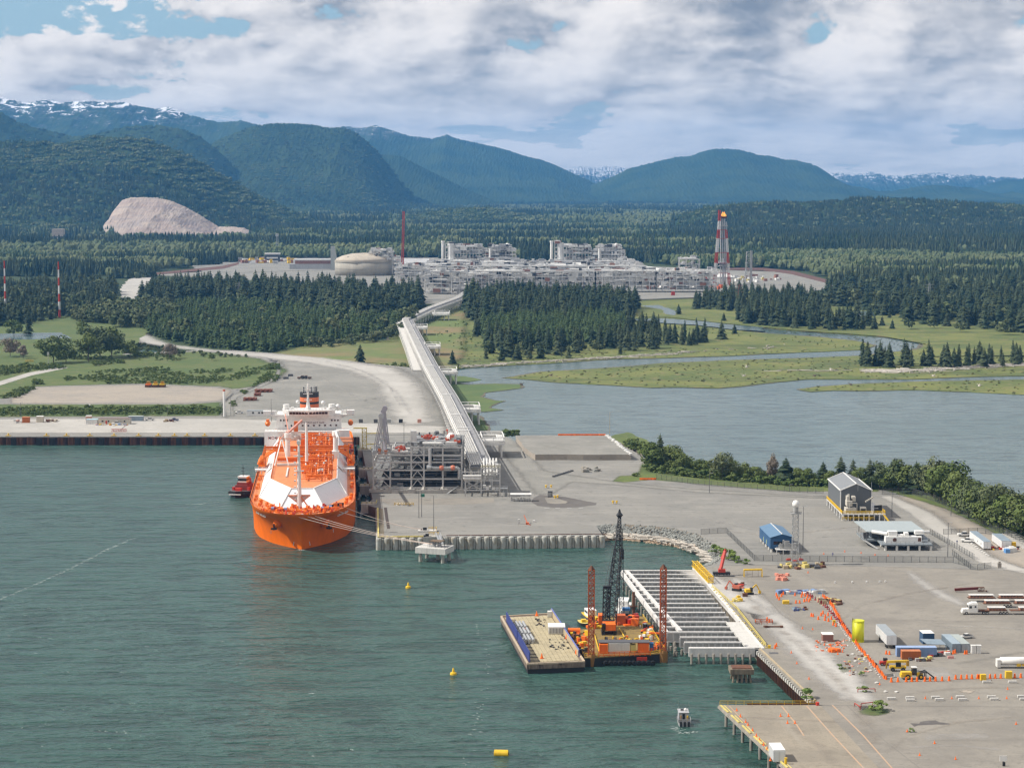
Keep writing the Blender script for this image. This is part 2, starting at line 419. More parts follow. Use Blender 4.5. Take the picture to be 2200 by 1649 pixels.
def mountain(name,px,Y,front,back,mat,seed,nx=420,ny=90,spur=0.5,lam=700,tree=5.0,pf=1.6,base=-5):
    xs,zs = sky_profile(px,Y)
    def hf(x,y):
        H = np.interp(x,xs,zs,left=zs[0],right=zs[-1])
        t = (y - Y)/np.where(y < Y,front,back); t = np.clip(np.abs(t),0,1)
        prof = np.where(y < Y,(1 - t) ** pf,(1 - t) ** 1.3)
        r = fbm(x/lam,y/(lam*1.6),seed,5,True)
        e = np.clip(t*3.2,0,1)*np.clip((1 - t)*3,0,1)
        ends = np.clip((x - xs[0])/(0.04*(xs[-1] - xs[0])),0,1)*np.clip((xs[-1] - x)/(0.04*(xs[-1] - xs[0])),0,1)
        h = base+(H - base)*prof*(1+spur*(r - 0.62)*e)*np.where(ends < 1,ends,1)
        return h - 25*t
    X = np.linspace(xs[0],xs[-1],nx)
    T = np.concatenate([np.linspace(-1,-0.02,int(ny*0.75)),np.linspace(0.0,1,ny - int(ny*0.75))])
    Yv = Y+np.where(T < 0,T*front,T*back)
    XX,YY = np.meshgrid(X,Yv); Z = hf(XX,YY)+(hsh(XX*3.7,YY*1.3,seed) - 0.5)*tree*2
    co = np.stack([XX,YY,Z],-1).reshape(-1,3)
    i,j = np.meshgrid(np.arange(nx - 1),np.arange(ny - 1)); a = (j*nx+i).reshape(-1)
    fc = np.stack([a,a+1,a+nx+1,a+nx],-1)
    me = bpy.data.meshes.new(name); me.from_pydata(co.tolist(),[],fc.tolist()); me.materials.append(mat)
    me.polygons.foreach_set('use_smooth',[True]*len(me.polygons)); me.update()
    o = bpy.data.objects.new(name,me); COL.objects.link(o); o['kind'] = 'structure'
    HILLS.append((hf,xs[0],xs[-1],Y,front,back)); return hf
mm = mtn_mat('m_forest_slope'); mmA = mtn_mat('m_snow_slope',735,1000); mmA2 = mtn_mat('m_snow_slope_mid',640,700); mmF = mtn_mat('m_snow_far',270,700,.5)  # far snow is greyed in its colour to stand in for haze
hA = mountain('mountain',[(-700,235),(-300,225),(0,210),(30,216),(60,222),(95,214),(130,221),(190,216),(230,221),(270,220),(300,229),(330,234),(365,230),(400,245),(440,256),(470,263),(520,259),(560,270),(640,300),(760,360),(900,430)],14500,3300,2500,mmA,3,700,110,0.55,620)
hA2 = mountain('mountain',[(520,440),(640,330),(700,285),(740,271),(775,276),(806,268),(840,280),(880,292),(930,298),(960,290),(990,300),(1020,306),(1060,315),(1090,322),(1120,333),(1150,340),(1180,349),(1205,360),(1230,372),(1260,385),(1290,400),(1350,440)],16000,4200,2500,mmA2,8,520,100,0.4,700)
hA3 = mountain('mountain',[(700,440),(800,330),(860,335),(930,370),(1000,405),(1060,430),(1100,446)],12500,2000,1500,mm,11,260,70,0.4,600)
hF1 = mountain('mountain',[(1180,400),(1220,364),(1250,359),(1280,362),(1300,357),(1325,358),(1350,362),(1400,380),(1450,400)],22000,2000,1500,mmF,21,180,40,0.8,900,20)
hF2 = mountain('mountain',[(1700,392),(1760,376),(1800,372),(1830,377),(1870,370),(1885,373),(1905,380),(1950,377),(1990,374),(2015,371),(2050,378),(2090,377),(2130,381),(2180,384),(2300,388),(2500,395)],22000,2000,1500,mmF,25,360,50,0.8,900,20)
hH = mountain('mountain',[(2040,430),(2090,404),(2130,394),(2160,386),(2200,385),(2300,372),(2500,350),(2700,350)],19000,3000,2500,mm,31,220,50,0.4,800)
hE = mountain('mountain',[(1120,448),(1170,440),(1220,424),(1255,403),(1290,390),(1320,378),(1350,362),(1385,354),(1410,347),(1450,338),(1480,336),(1510,325),(1540,319),(1580,321),(1600,324),(1630,333),(1655,335),(1685,343),(1710,344),(1740,351),(1765,362),(1785,378),(1810,397),(1850,402),(1880,410),(1920,410),(1960,403),(2000,398),(2030,398),(2060,402),(2085,402),(2110,412),(2150,416),(2175,412),(2200,424),(2260,430),(2420,440)],15500,3600,2500,mm,41,620,110,0.35,700)
hA4 = mountain('mountain',[(-700,180),(-350,190),(-100,225),(0,240),(30,258),(70,272),(110,282),(150,292),(200,290),(250,276),(290,270),(330,270),(365,273),(400,280),(430,295),(460,315),(490,345),(510,370),(540,400),(600,445)],9800,2000,1500,mm,51,420,90,0.3,420)
hB = mountain('mountain',[(380,440),(430,340),(460,305),(480,296),(510,284),(540,272),(575,267),(600,265),(640,266),(670,268),(700,274),(740,275),(765,286),(790,305),(815,330),(840,362),(860,390),(880,412),(905,430),(940,440),(1000,452)],10800,2600,1800,mm,61,460,100,0.35,500)
hC = mountain('mountain',[(-600,300),(-200,300),(0,305),(40,304),(80,306),(120,310),(160,304),(200,296),(240,295),(290,299),(330,306),(370,320),(410,340),(450,364),(490,388),(520,405),(550,422),(590,440),(640,462),(700,478)],6800,1500,1500,mm,71,420,90,0.22,380)
hG = mountain('hill',[(1420,470),(1480,460),(1530,447),(1580,441),(1640,437),(1720,437),(1800,433),(1850,429),(1900,428),(1960,431),(2020,434),(2080,437),(2140,440),(2200,442),(2400,446),(2600,450)],6300,1300,1500,mm,81,340,80,0.2,350)
hM = mountain('hill',[(850,470),(900,462),(960,452),(1020,447),(1060,450),(1110,459),(1160,468),(1200,472)],7200,900,900,mm,91,160,50,0.2,300)
# quarry face on the left slope
m_quarry = new_mat('m_quarry'); t = NT(m_quarry); q1 = t.noise(t.pos((1,1,1.8),rot=0.4),0.012,6,0.65,0.8); q2 = t.noise(t.pos((0.5,0.5,6)),0.02,4,0.6)
c = t.mix(t.ramp(q1,0.35,0.65),(0.34,0.27,0.235),(0.43,0.36,0.30)); c = t.mix(t.ramp(q2,0.55,0.35,0.0,0.5),c,(0.25,0.22,0.22))
t.out(c,1.0,0,t.bump(q1,0.8,10),0.05)
hQ = mountain('quarry',[(226,512),(238,478),(250,446),(262,430),(282,424),(310,424),(340,425),(370,432),(400,445),(430,462),(455,478),(470,487),(500,487),(525,490),(548,500),(560,508)],5900,420,500,m_quarry,95,240,60,0.45,150,1.2,0.8)
HILLS.pop()
# ---------------------------------------------------------------- setting
sheet('sea',[(-1500,-300),(1500,-300),(1500,2600),(-1500,2600)],0.0,m_sea,world=True)
sheet('bay_water',[(1040,1010),(1010,930),(960,800),(1050,785),(1400,700),(2600,640),(2700,1300),(2200,1150),(1500,1045),(1300,990)],0.10,m_bay)
sheet('plain',[G(-1200,742,1.2),G(-100,742,1.2),G(250,742,1.2),G(600,775,1.2),G(920,700,1.2),G(1000,640,1.2),G(1480,640,1.2),G(1700,650,1.2),G(2500,700,1.2),(8800,3200),(8800,24300),(-8800,24300),(-8800,3000)],1.2,m_floor,world=True,depth=1.5)
# marsh and tidal banks
A1 = [(930,800),(985,791),(1082,785),(1209,778),(1311,771),(1400,769),(1540,765),(1700,757),(1852,751),(1877,742),(1856,736),(1832,731),(1750,723),(1650,716),(1570,708),(1500,699),(1420,693),(1370,690),(1360,684),(1430,684),(1500,689),(1570,697),(1700,710),(1800,717),(1900,724),(1960,731),(1984,739),(1979,746),(1960,752),(1905,757),(1900,762),(2000,768),(2450,760),(2450,560),(900,560),(830,640),(840,740),(880,790)]
sheet('marsh',A1,0.55,m_marsh,depth=0.8,step=14,amp=2.2)
A2 = [(1085,811),(1120,806),(1158,799),(1260,793),(1362,786),(1423,780),(1586,773),(1750,768),(1848,764),(1905,758),(1979,752),(2050,752),(2500,752),(2500,800),(2200,807),(2118,808),(1955,814),(1770,814),(1734,814),(1668,820),(1595,829),(1545,833),(1464,831),(1400,832),(1300,826),(1200,821),(1140,815)]
sheet('marsh',A2,0.5,m_marsh,depth=0.8,step=10,amp=1.2,seed=4)
A3 = [(1717,836),(1750,831),(1791,828),(1832,825),(1955,820),(2200,815),(2500,810),(2500,858),(2200,847),(2077,841),(1955,837),(1850,839),(1791,838),(1742,841)]
sheet('marsh',A3,0.45,m_marsh,depth=0.8,step=7,amp=0.9,seed=6)
A4 = [(940,815),(962,820),(1005,826),(1060,824),(1119,825),(1119,833),(1080,838),(1040,843),(1032,852),(1060,860),(1082,861),(1060,868),(1050,876),(1078,880),(1040,884),(1005,880),(1010,890),(1027,893),(1040,905),(1049,920),(1034,932),(1010,938),(985,900),(960,860)]
sheet('tidal_flat',A4,0.35,m_algae,depth=0.6,step=5,amp=0.8,seed=8)
sheet('tidal_flat',[(955,806),(1000,808),(1035,815),(1020,818),(985,822),(950,818)],0.33,m_algae,depth=0.5,step=5,amp=0.6,seed=9)
def grow(px,z,d):
    p = [Vector(G(a,b,z)) for a,b in px]; n = len(p); sg = 1 if sum(p[i].x*p[(i+1) % n].y - p[(i+1) % n].x*p[i].y for i in range(n)) > 0 else -1; out = []
    for i in range(n): e = (p[(i+1) % n] - p[i - 1]).normalized(); out.append(tuple(p[i]+Vector((e.y,-e.x))*d*sg))
    return out
m_mud = gravel('m_mud',(0.15,0.135,0.10),(0.11,0.105,0.08),(0.19,0.17,0.12),0.03,.6)
for a_,d_ in ((A1,3.5),(A2,3.0),(A3,2.2),(A4,2.0)): sheet('mud_bank',grow(a_,.3,d_),0.28,m_mud,world=True,step=8,amp=1.3,seed=int(d_*10))
# creeks seen among the far meadows
sheet('creek',[(1375,656),(1415,655),(1440,663),(1455,670),(1449,677),(1428,674),(1422,664),(1395,660)],1.45,m_bay,step=12,amp=1.5,seed=3)
sheet('creek',[(1352,686),(1400,684),(1430,684),(1500,689),(1570,697),(1640,703),(1640,711),(1570,707),(1500,698),(1420,693)],1.5,m_bay,step=12,amp=1.5,seed=5)
sheet('creek',[(1800,672),(1860,668),(1900,672),(1880,678),(1830,680)],1.5,m_bay,step=12,amp=1.5,seed=5)
sheet('meadow',[(1400,652),(1500,648),(1700,668),(1800,672),(1900,665),(1990,670),(2300,690),(2450,760),(1990,765),(1990,738),(1900,722),(1700,708),(1560,694),(1440,681),(1380,680),(1330,668)],1.38,m_marsh,step=20,amp=2,seed=2,depth=0.3)
soft('meadow',[(560,775),(585,757),(700,738),(840,735),(930,690),(985,670),(1002,672),(1000,760),(975,785),(930,800),(880,792),(800,784),(640,765)],1.9,m_field,9)
# the reclaimed industrial ground
YARD = [(-250,937),(566,937),(772,937),(800,1072),(788,1084),(813,1092),(814,1152),(1293,1147),(1281,1129),(1300,1126),(1340,1125),(1440,1133),(1500,1147),(1535,1170),(1556,1196),(1530,1213),(1502,1219),(1632,1392),(1750,1503),(1760,1514),(1960,1730),(2700,1730),(2700,1300),(2400,1215),(2200,1158),(2100,1108),(2040,1078),(1980,1060),(1890,1052),(1700,1048),(1500,1030),(1400,1018),(1385,1003),(1392,985),(1345,960),(1300,952),(1100,952),(1075,925),(1025,925),(985,890),(965,850),(940,815),(925,798),(890,790),(800,781),(740,774),(640,764),(585,758),(500,752),(440,752),(250,760),(0,740),(-250,740)]
sheet('ground',YARD,5.0,m_yard,depth=8.0,side=m_earth)
def lay(name,px,z,mat,seed=1,amp=0.6,step=6,**k):
    if name in ('worn_strip','haul_road','access_road','gravel_lot','dusty_track','quay_road','dirt_field','slab_patch','dirt_track','scrub_ground') or (name == 'verge' and 'depth' not in k): return soft(name,px,5.0+z,mat,{'worn_strip': 5,'dusty_track': 11,'dirt_track': 1.6,'slab_patch': 1.2,'verge': 2,'scrub_ground': 5,'access_road': 2.5,'quay_road': 5,'gravel_lot': 6}.get(name,3.5),k_=.55 if name == 'slab_patch' else 1)
    return sheet(name,px,5.0+z,mat,step=step,amp=amp,seed=seed,**k)
lay('verge',[(1300,938),(1345,955),(1390,983),(1383,1003),(1400,1016),(1500,1029),(1700,1046),(1890,1050),(1980,1058),(2040,1076),(2100,1106),(2200,1157),(2500,1240),(2500,1190),(2200,1096),(2000,1036),(1800,1022),(1640,1016),(1560,1010),(1480,985),(1350,928)],-0.6,m_verge,3,depth=6.5,side=m_earth,amp=1.2)
lay('verge',[(1380,990),(1410,1014),(1500,1027),(1700,1043),(1890,1049),(1890,1056),(1700,1055),(1500,1039),(1400,1030),(1340,1036),(1315,1033),(1330,1022),(1370,1020)],0.03,m_verge,5,amp=0.9)
lay('verge',[(1890,1049),(1980,1057),(2040,1075),(2100,1105),(2200,1156),(2500,1240),(2500,1262),(2200,1178),(2100,1126),(2030,1092),(1980,1076),(1930,1062)],0.03,m_verge,6,amp=0.8)
lay('haul_road',[(1075,930),(1100,940),(1140,975),(1170,1010),(1230,1020),(1345,1037),(1500,1050),(1700,1062),(1780,1066),(1780,1071),(1500,1058),(1340,1043),(1230,1035),(1190,1060),(1150,1062),(1130,1040),(1100,1000),(1070,960)],0.02,m_greygr,7)
lay('access_road',[(1890,1066),(1915,1064),(2000,1100),(2080,1160),(2130,1195),(2200,1220),(2400,1230),(2400,1262),(2200,1232),(2110,1212),(2050,1180),(1990,1132),(1940,1094)],0.03,m_dust,8)
lay('gravel_lot',[(1915,1064),(1960,1066),(2010,1082),(2080,1114),(2200,1170),(2400,1235),(2400,1245),(2200,1222),(2130,1195),(2080,1160),(2000,1100)],0.025,m_tan,9)
lay('concrete_yard',[(1545,1215),(1700,1213),(1960,1217),(2060,1222),(2500,1230),(2500,1730),(1960,1729),(1762,1513),(1752,1502),(1634,1391),(1503,1221)],0.015,m_slab,10,amp=0.25,step=20)
lay('worn_strip',[(1938,1226),(1958,1226),(2010,1262),(2075,1293),(2068,1302),(2030,1290),(1975,1256)],0.03,m_pale,11)
lay('slab_patch',[(1920,1432),(2035,1430),(2062,1460),(1915,1462)],0.03,m_pale,12,amp=0.2)
lay('slab_patch',[(1975,1575),(2120,1572),(2135,1584),(1985,1592)],0.03,m_pale,13,amp=0.4)
lay('tar_patch',[(1955,1552),(1975,1553),(1978,1549),(2010,1546),(2018,1550),(2044,1553),(2040,1556),(2015,1555),(1990,1556),(1972,1557),(1965,1560)],0.035,m_asph,14,amp=0.3,step=2)  # irregular dark patch on the slab
lay('worn_strip',[(1560,1235),(1600,1245),(1700,1330),(1850,1450),(1900,1520),(1800,1500),(1690,1400),(1600,1290)],0.022,m_pale,15,amp=1.2)
lay('worn_strip',[(1455,1225),(1500,1250),(1560,1300),(1640,1325),(1675,1316),(1640,1300),(1580,1262),(1530,1222)],0.026,m_pale,16,amp=1.0)
lay('apron',[(805,1071),(1060,1069),(1062,1079),(1010,1083),(840,1084)],0.03,m_slab,17,amp=0.2)
lay('turning_area',[(1145,1070),(1160,1062),(1210,1066),(1282,1080),(1280,1084),(1240,1089),(1190,1090),(1155,1086),(1142,1078)],0.03,m_asph,18,amp=0.2,step=4)
lay('traffic_island',[(1170,1069),(1188,1067),(1220,1077),(1215,1081),(1192,1082),(1176,1080)],0.07,m_slab,19,amp=0.1,step=3)
sheet('stockpile',[(1108,935),(1300,934),(1330,948),(1356,976),(1150,976),(1125,960)],8.0,m_greygr,depth=3.4,side=m_tan,step=8,amp=0.6)
lay('gravel_lot',[(585,760),(640,766),(740,776),(860,790),(905,815),(935,850),(960,900),(960,934),(772,935),(640,935),(480,905),(484,880),(520,840),(600,815),(610,790)],0.02,m_greygr,20)
lay('dusty_track',[(585,759),(700,768),(850,790),(900,820),(925,870),(935,905),(880,918),(840,905),(820,860),(800,820),(740,795),(660,780),(560,768),(460,757),(380,748),(300,736),(240,706),(262,700),(320,720),(370,740),(470,752)],0.04,m_dust,21,amp=1.5)
lay('quay_road',[(-250,900),(480,898),(700,905),(960,915),(960,930),(-250,930)],0.03,m_dust,22,amp=1.2)
lay('dirt_field',[(25,855),(70,832),(300,826),(470,832),(500,838),(478,860),(400,866),(20,866)],0.03,m_tan,23,amp=1.5)
lay('scrub_ground',[(-250,745),(250,762),(440,754),(560,770),(620,795),(600,812),(545,830),(500,836),(470,830),(300,824),(70,830),(20,856),(-250,862)],0.035,m_scrub,24,amp=1.5)
lay('scrub_ground',[(-250,868),(20,868),(400,868),(475,863),(480,885),(470,893),(-250,897)],0.035,m_scrub,25,amp=1.5)
lay('dirt_track',[(-250,826),(0,818),(60,800),(130,788),(150,789),(70,806),(0,828),(-250,842)],0.06,m_dust,26)
lay('dirt_track',[(485,893),(478,868),(500,848),(545,832),(590,808),(596,790),(604,792),(600,812),(552,836),(512,852),(500,870),(505,893)],0.06,m_greygr,27)
sheet('pond',[(-200,722),(60,715),(130,714),(155,726),(60,729),(-200,732)],5.15,m_bay,step=8,amp=1.0)
sheet('meadow',[(560,775),(585,757),(700,735),(840,730),(930,690),(950,700),(985,790),(930,800),(880,792),(800,784),(640,765)],1.8,m_marsh,depth=2,step=14,amp=1.5)
sheet('meadow',[(-250,640),(250,640),(330,700),(260,765),(-250,765)],5.06,m_scrub,depth=5,step=20,amp=3)
# ground of the plant and of the far clearings
sheet('plant_ground',[(330,590),(520,578),(560,560),(900,548),(1560,580),(1700,585),(1800,612),(1720,632),(1450,640),(990,655),(900,650),(560,602)],2.2,m_greygr,depth=1.5,step=30,amp=4)
sheet('earth_berm',[(1560,579),(1640,580),(1700,588),(1795,612),(1800,606),(1705,582),(1640,575),(1560,575)],2.8,M('m_rust_earth',(0.12,0.06,0.045),0.95),depth=2)
sheet('earth_berm',[(330,590),(480,577),(512,568),(514,563),(478,571),(330,586)],2.8,MC['m_rust_earth'],depth=2)
sheet('far_road',[(262,640),(258,620),(275,600),(315,588),(332,590),(318,606),(300,630),(285,644)],2.0,m_dust,step=20,amp=2)
sheet('far_road',[(60,672),(90,664),(145,659),(140,664),(115,676),(90,675)],5.3,m_greygr)
sheet('far_clearing',[(-50,525),(190,524),(195,532),(-50,536)],2.0,m_greygr,depth=1)
sheet('far_clearing',[(380,556),(700,548),(860,552),(860,575),(520,585),(440,583)],2.6,m_greygr,depth=1,step=30,amp=5)
def track(px,w,mat,z=.075,name='tyre_track'):
    p = [Vector(G(a,b,5)) for a,b in px]; L_,R_ = [],[]
    for i,q in enumerate(p): e = (p[min(i+1,len(p) - 1)] - p[max(i - 1,0)]).normalized()*w/2; L_.append((q.x - e.y,q.y+e.x)); R_.append((q.x+e.y,q.y - e.x))
    soft(name,L_+R_[::-1],5+z,mat,w*.5,True,max(.7,w/5),.5)
for px,w_,m_ in (([(650,795),(700,815),(760,850),(800,868),(840,872)],3,m_pale),([(625,835),(720,842),(800,855),(830,862)],2.5,m_dust),([(640,900),(740,886),(830,872),(850,868)],3,m_pale),([(600,890),(700,880),(830,850)],2,m_dust),([(650,800),(600,830),(575,845)],3,m_pale),([(700,775),(790,800),(850,840),(885,890)],5,m_pale),([(640,768),(760,790),(830,820),(860,870)],3,m_pale),
    ([(1105,960),(1150,1000),(1180,1050),(1130,1075)],1.2,m_pale),([(1090,950),(1125,985),(1160,1040)],1.0,m_pale),([(1230,1100),(1340,1110),(1500,1112),(1640,1140)],3,m_dust),([(860,1108),(1000,1114),(1120,1128),(1200,1140)],1.5,m_dust),([(1850,1130),(1760,1140),(1640,1150),(1560,1140)],3,m_tan),([(2100,1250),(1950,1275),(1850,1300),(1790,1345)],2.5,m_tan),
    ([(2200,1350),(2080,1345),(1960,1352),(1900,1360)],2,m_pale),([(2200,1400),(2120,1415),(2050,1425)],4,m_greygr),([(2180,1540),(2060,1550),(1950,1580),(1900,1620)],2,m_tan),([(1620,1300),(1700,1370),(1790,1450),(1850,1530),(1880,1600)],5,m_tan),([(2200,1475),(2050,1478),(1950,1490)],3,m_tan),([(2150,1610),(2050,1600),(1950,1605)],3,m_pale),([(1700,1560),(1760,1600),(1800,1649)],4,m_tan),([(1600,1540),(1700,1546),(1800,1550)],2,m_tan)): track(px,w_,m_)
soft('weed_patch',[(1842,1527),(1858,1519),(1884,1517),(1908,1523),(1912,1531),(1880,1537),(1850,1534)],5.06,m_scrub,1.2,k_=.9)
soft('weed_patch',[(1795,1432),(1820,1428),(1835,1440),(1810,1446)],5.06,m_scrub,1.2,k_=.6)
soft('round_patch',[(2055,1484),(2078,1480),(2100,1484),(2080,1489)],5.06,m_tan,.5)
# ---------------------------------------------------------------- haze
m_haze = new_mat('m_haze'); t = NT(m_haze); pv = t.node('ShaderNodeVolumePrincipled'); o_ = t.node('ShaderNodeOutputMaterial')
pv.inputs['Color'].default_value = (0.13,0.46,1.0,1); pv.inputs['Density'].default_value = 3.9e-5; pv.inputs['Anisotropy'].default_value = 0.1
t.l.new(pv.outputs[0],o_.inputs['Volume'])
MB().box(-9000,9000,-400,24500,-12,880).obj('haze',m_haze,kind='stuff')
# ---------------------------------------------------------------- trees
def leaf_mat(name,a,b,dark=0.5):
    m = new_mat(name); t = NT(m); oi = t.node('ShaderNodeObjectInfo')
    n = t.noise(t.pos(),0.35,3,0.7)
    c = t.mix(oi.outputs['Random'],a,b); c = t.mix(t.ramp(n,0.4,0.7,0.0,0.55),c,scal(b,1.45))
    t.out(c,0.85,0,None,0.15); MC[name] = m; return m
m_con = leaf_mat('m_conifer',(0.016,0.032,0.017),(0.056,0.070,0.034))
m_con2 = leaf_mat('m_young_conifer',(0.036,0.062,0.024),(0.060,0.085,0.030))
m_dec = leaf_mat('m_leafy',(0.078,0.112,0.030),(0.110,0.135,0.042))
m_dec2 = leaf_mat('m_leafy_far',(0.060,0.088,0.036),(0.120,0.135,0.065))
m_shr = leaf_mat('m_shrub',(0.075,0.118,0.034),(0.125,0.155,0.050))
m_bush = leaf_mat('m_bush',(0.10,0.165,0.040),(0.14,0.19,0.05))
m_dead = leaf_mat('m_bare_twigs',(0.15,0.125,0.10),(0.20,0.165,0.13))
m_bark = M('m_bark',(0.14,0.115,0.09),0.95); m_drift = M('m_driftwood',(0.50,0.46,0.40),0.95)
def conifer(seed,lev=13,br=9,wd=0.19,lean=0.0,gap=0.08):
    """unit-height spruce crown made of drooping sprays"""
    r = random.Random(seed); mb = MB()
    for k in range(lev):
        z = gap+(0.97 - gap)*(k/lev) ** 0.92; R = wd*(1 - z) ** 0.78*r.uniform(0.8,1.15)+0.008
        for i in range(br):
            if r.random() < 0.08: continue
            a = 2*pi*(i+r.uniform(-.35,.35))/br+k*0.7; l = R*r.uniform(0.65,1.25); wdt = l*r.uniform(0.38,0.6)
            c,s = cos(a),sin(a); dz = -l*r.uniform(0.25,0.6); zz = z+r.uniform(-.012,.012)
            mb.add([(0,0,zz+0.03),(c*l*.55 - s*wdt,s*l*.55+c*wdt,zz+dz*.4),(c*l,s*l,zz+dz),(c*l*.55+s*wdt,s*l*.55 - c*wdt,zz+dz*.4),(c*l*.5,s*l*.5,zz+0.018+dz*0.1)],
                   [(0,1,4),(1,2,4),(2,3,4),(3,0,4)])
    mb.tube((0,0,0.9),(0,0,1.02),0.012,4,0.001)
    return mb
def leafy(seed,n=520,blobs=9,leaf=0.055,wd=0.36,low=0.12):
    """unit-height broadleaf crown: leaf clumps over many overlapping boughs"""
    r = random.Random(seed); mb = MB(); bl = []
    for i in range(blobs):
        a = r.uniform(0,2*pi); q = r.uniform(0,1) ** .6; z = r.uniform(low+.15,.82)
        rad = wd*q*(1.05 - abs(z - .5)*1.2); bl.append((cos(a)*rad,sin(a)*rad,z,r.uniform(.13,.21)))
    bl.append((0,0,.82,.16)); bl.append((r.uniform(-.06,.06),0,.6,.24))
    for i in range(n):
        cx,cy_,cz,br = r.choice(bl); th = r.uniform(0,2*pi); ph = math.acos(r.uniform(-.75,1)); q = br*r.uniform(.75,1.12)
        x = cx+q*sin(ph)*cos(th); y = cy_+q*sin(ph)*sin(th); z = cz+q*cos(ph)*.9
        nx,ny,nz = sin(ph)*cos(th)+r.uniform(-.6,.6),sin(ph)*sin(th)+r.uniform(-.6,.6),cos(ph)+r.uniform(-.3,.6)
        nrm = Vector((nx,ny,nz)).normalized(); u_ = nrm.orthogonal().normalized(); v_ = nrm.cross(u_)
        an = r.uniform(0,pi); u2 = u_*cos(an)+v_*sin(an); v2 = nrm.cross(u2); s = leaf*r.uniform(.6,1.4); c = Vector((x,y,z))
        mb.add([tuple(c+u2*s),tuple(c+v2*s*.8),tuple(c - u2*s*.9),tuple(c - v2*s*.7)],[(0,1,2,3)])
    return mb
def trunk_mb(h=0.55,r=0.018,seed=0,limbs=0):
    mb = MB().tube((0,0,-0.02),(0,0,h),r,6,r*0.45); q = random.Random(seed)
    for i in range(limbs):
        a = q.uniform(0,6.3); z = q.uniform(.18,.45); mb.tube((0,0,z),(cos(a)*.2,sin(a)*.2,z+.22),r*.5,4,r*.2)
    return mb
PROTO = bpy.data.collections.new('tree_sources')
def src(name,mb,mat):
    o = bpy.data.objects.new(name,mb.mesh(name,mat)); PROTO.objects.link(o); return o
con_crowns = [conifer(s,13,9,w_).mesh('spruce_crown',m_con) for s,w_ in ((1,.23),(2,.28),(3,.20),(4,.31))]
con_trunk = trunk_mb(.9,.012).mesh('spruce_trunk',m_bark)
lf_crowns = [leafy(s,1500,14,.034,w_).mesh('leafy_crown',m_dec) for s,w_ in ((11,.40),(12,.34),(13,.46),(14,.30))]
lf_trunk = trunk_mb(.6,.018,3,5).mesh('leafy_trunk',m_bark)
sh_crowns = [leafy(s,260,7,.085,.5,0).mesh('bush_foliage',m_shr) for s in (21,22,23)]
TC = {}
def tree(name,cat,x,y,z,h,crowns,trunk,label,group=None,rs=rnd,wide=1.0,mat=None):
    o = thing(name,label,cat,(x,y,z),rs.uniform(0,6.28),group); o.scale = (h*wide*rs.uniform(.9,1.1),h*wide*rs.uniform(.9,1.1),h)
    c = bpy.data.objects.new('crown',rs.choice(crowns)); COL.objects.link(c); c.parent = o
    if mat is not None:
        c.material_slots[0].link = 'OBJECT'; c.material_slots[0].material = mat
    if trunk:
        k = bpy.data.objects.new('trunk',trunk); COL.objects.link(k); k.parent = o
    return o
# point-instanced masses
def gn_group(coll):
    ng = bpy.data.node_groups.new('scatter_' + coll.name,'GeometryNodeTree')
    ng.interface.new_socket('Geometry',in_out='INPUT',socket_type='NodeSocketGeometry'); ng.interface.new_socket('Geometry',in_out='OUTPUT',socket_type='NodeSocketGeometry')
    n = ng.nodes; l = ng.links; gi = n.new('NodeGroupInput'); go = n.new('NodeGroupOutput')
    ci = n.new('GeometryNodeCollectionInfo'); ci.inputs['Collection'].default_value = coll; ci.inputs['Separate Children'].default_value = True; ci.inputs['Reset Children'].default_value = True
    ip = n.new('GeometryNodeInstanceOnPoints'); ip.inputs['Pick Instance'].default_value = True
    def attr(nm,ty):
        a = n.new('GeometryNodeInputNamedAttribute'); a.data_type = ty; a.inputs['Name'].default_value = nm; return a.outputs[0]
    cx = n.new('ShaderNodeCombineXYZ'); l.new(attr('turn','FLOAT'),cx.inputs[2])
    l.new(gi.outputs[0],ip.inputs['Points']); l.new(ci.outputs[0],ip.inputs['Instance']); l.new(attr('pick','INT'),ip.inputs['Instance Index'])
    l.new(cx.outputs[0],ip.inputs['Rotation']); l.new(attr('size','FLOAT_VECTOR'),ip.inputs['Scale']); l.new(ip.outputs[0],go.inputs[0]); return ng
GNC = {}
def mass(name,pts,coll,label=None,cat=None):
    """pts: (x, y, z, size vector, turn, pick)"""
    me = bpy.data.meshes.new(name); me.from_pydata([p[:3] for p in pts],[],[])
    a = me.attributes.new('size','FLOAT_VECTOR','POINT'); a.data.foreach_set('vector',[c for p in pts for c in p[3]])
    a = me.attributes.new('turn','FLOAT','POINT'); a.data.foreach_set('value',[p[4] for p in pts])
    a = me.attributes.new('pick','INT','POINT'); a.data.foreach_set('value',[p[5] for p in pts])
    o = bpy.data.objects.new(name,me); COL.objects.link(o)
    if coll.name not in GNC: GNC[coll.name] = gn_group(coll)
    md = o.modifiers.new('scatter','NODES'); md.node_group = GNC[coll.name]
    o['kind'] = 'stuff'
    if label: o['label'] = label
    if cat: o['category'] = cat
    return o
def coll(name,items):
    c = bpy.data.collections.new(name)
    for i,(mb,mats) in enumerate(items):
        o = bpy.data.objects.new('%s_%02d' % (name,i),mb if isinstance(mb,bpy.types.Mesh) else mb.mesh(name,mats)); c.objects.link(o)
    return c
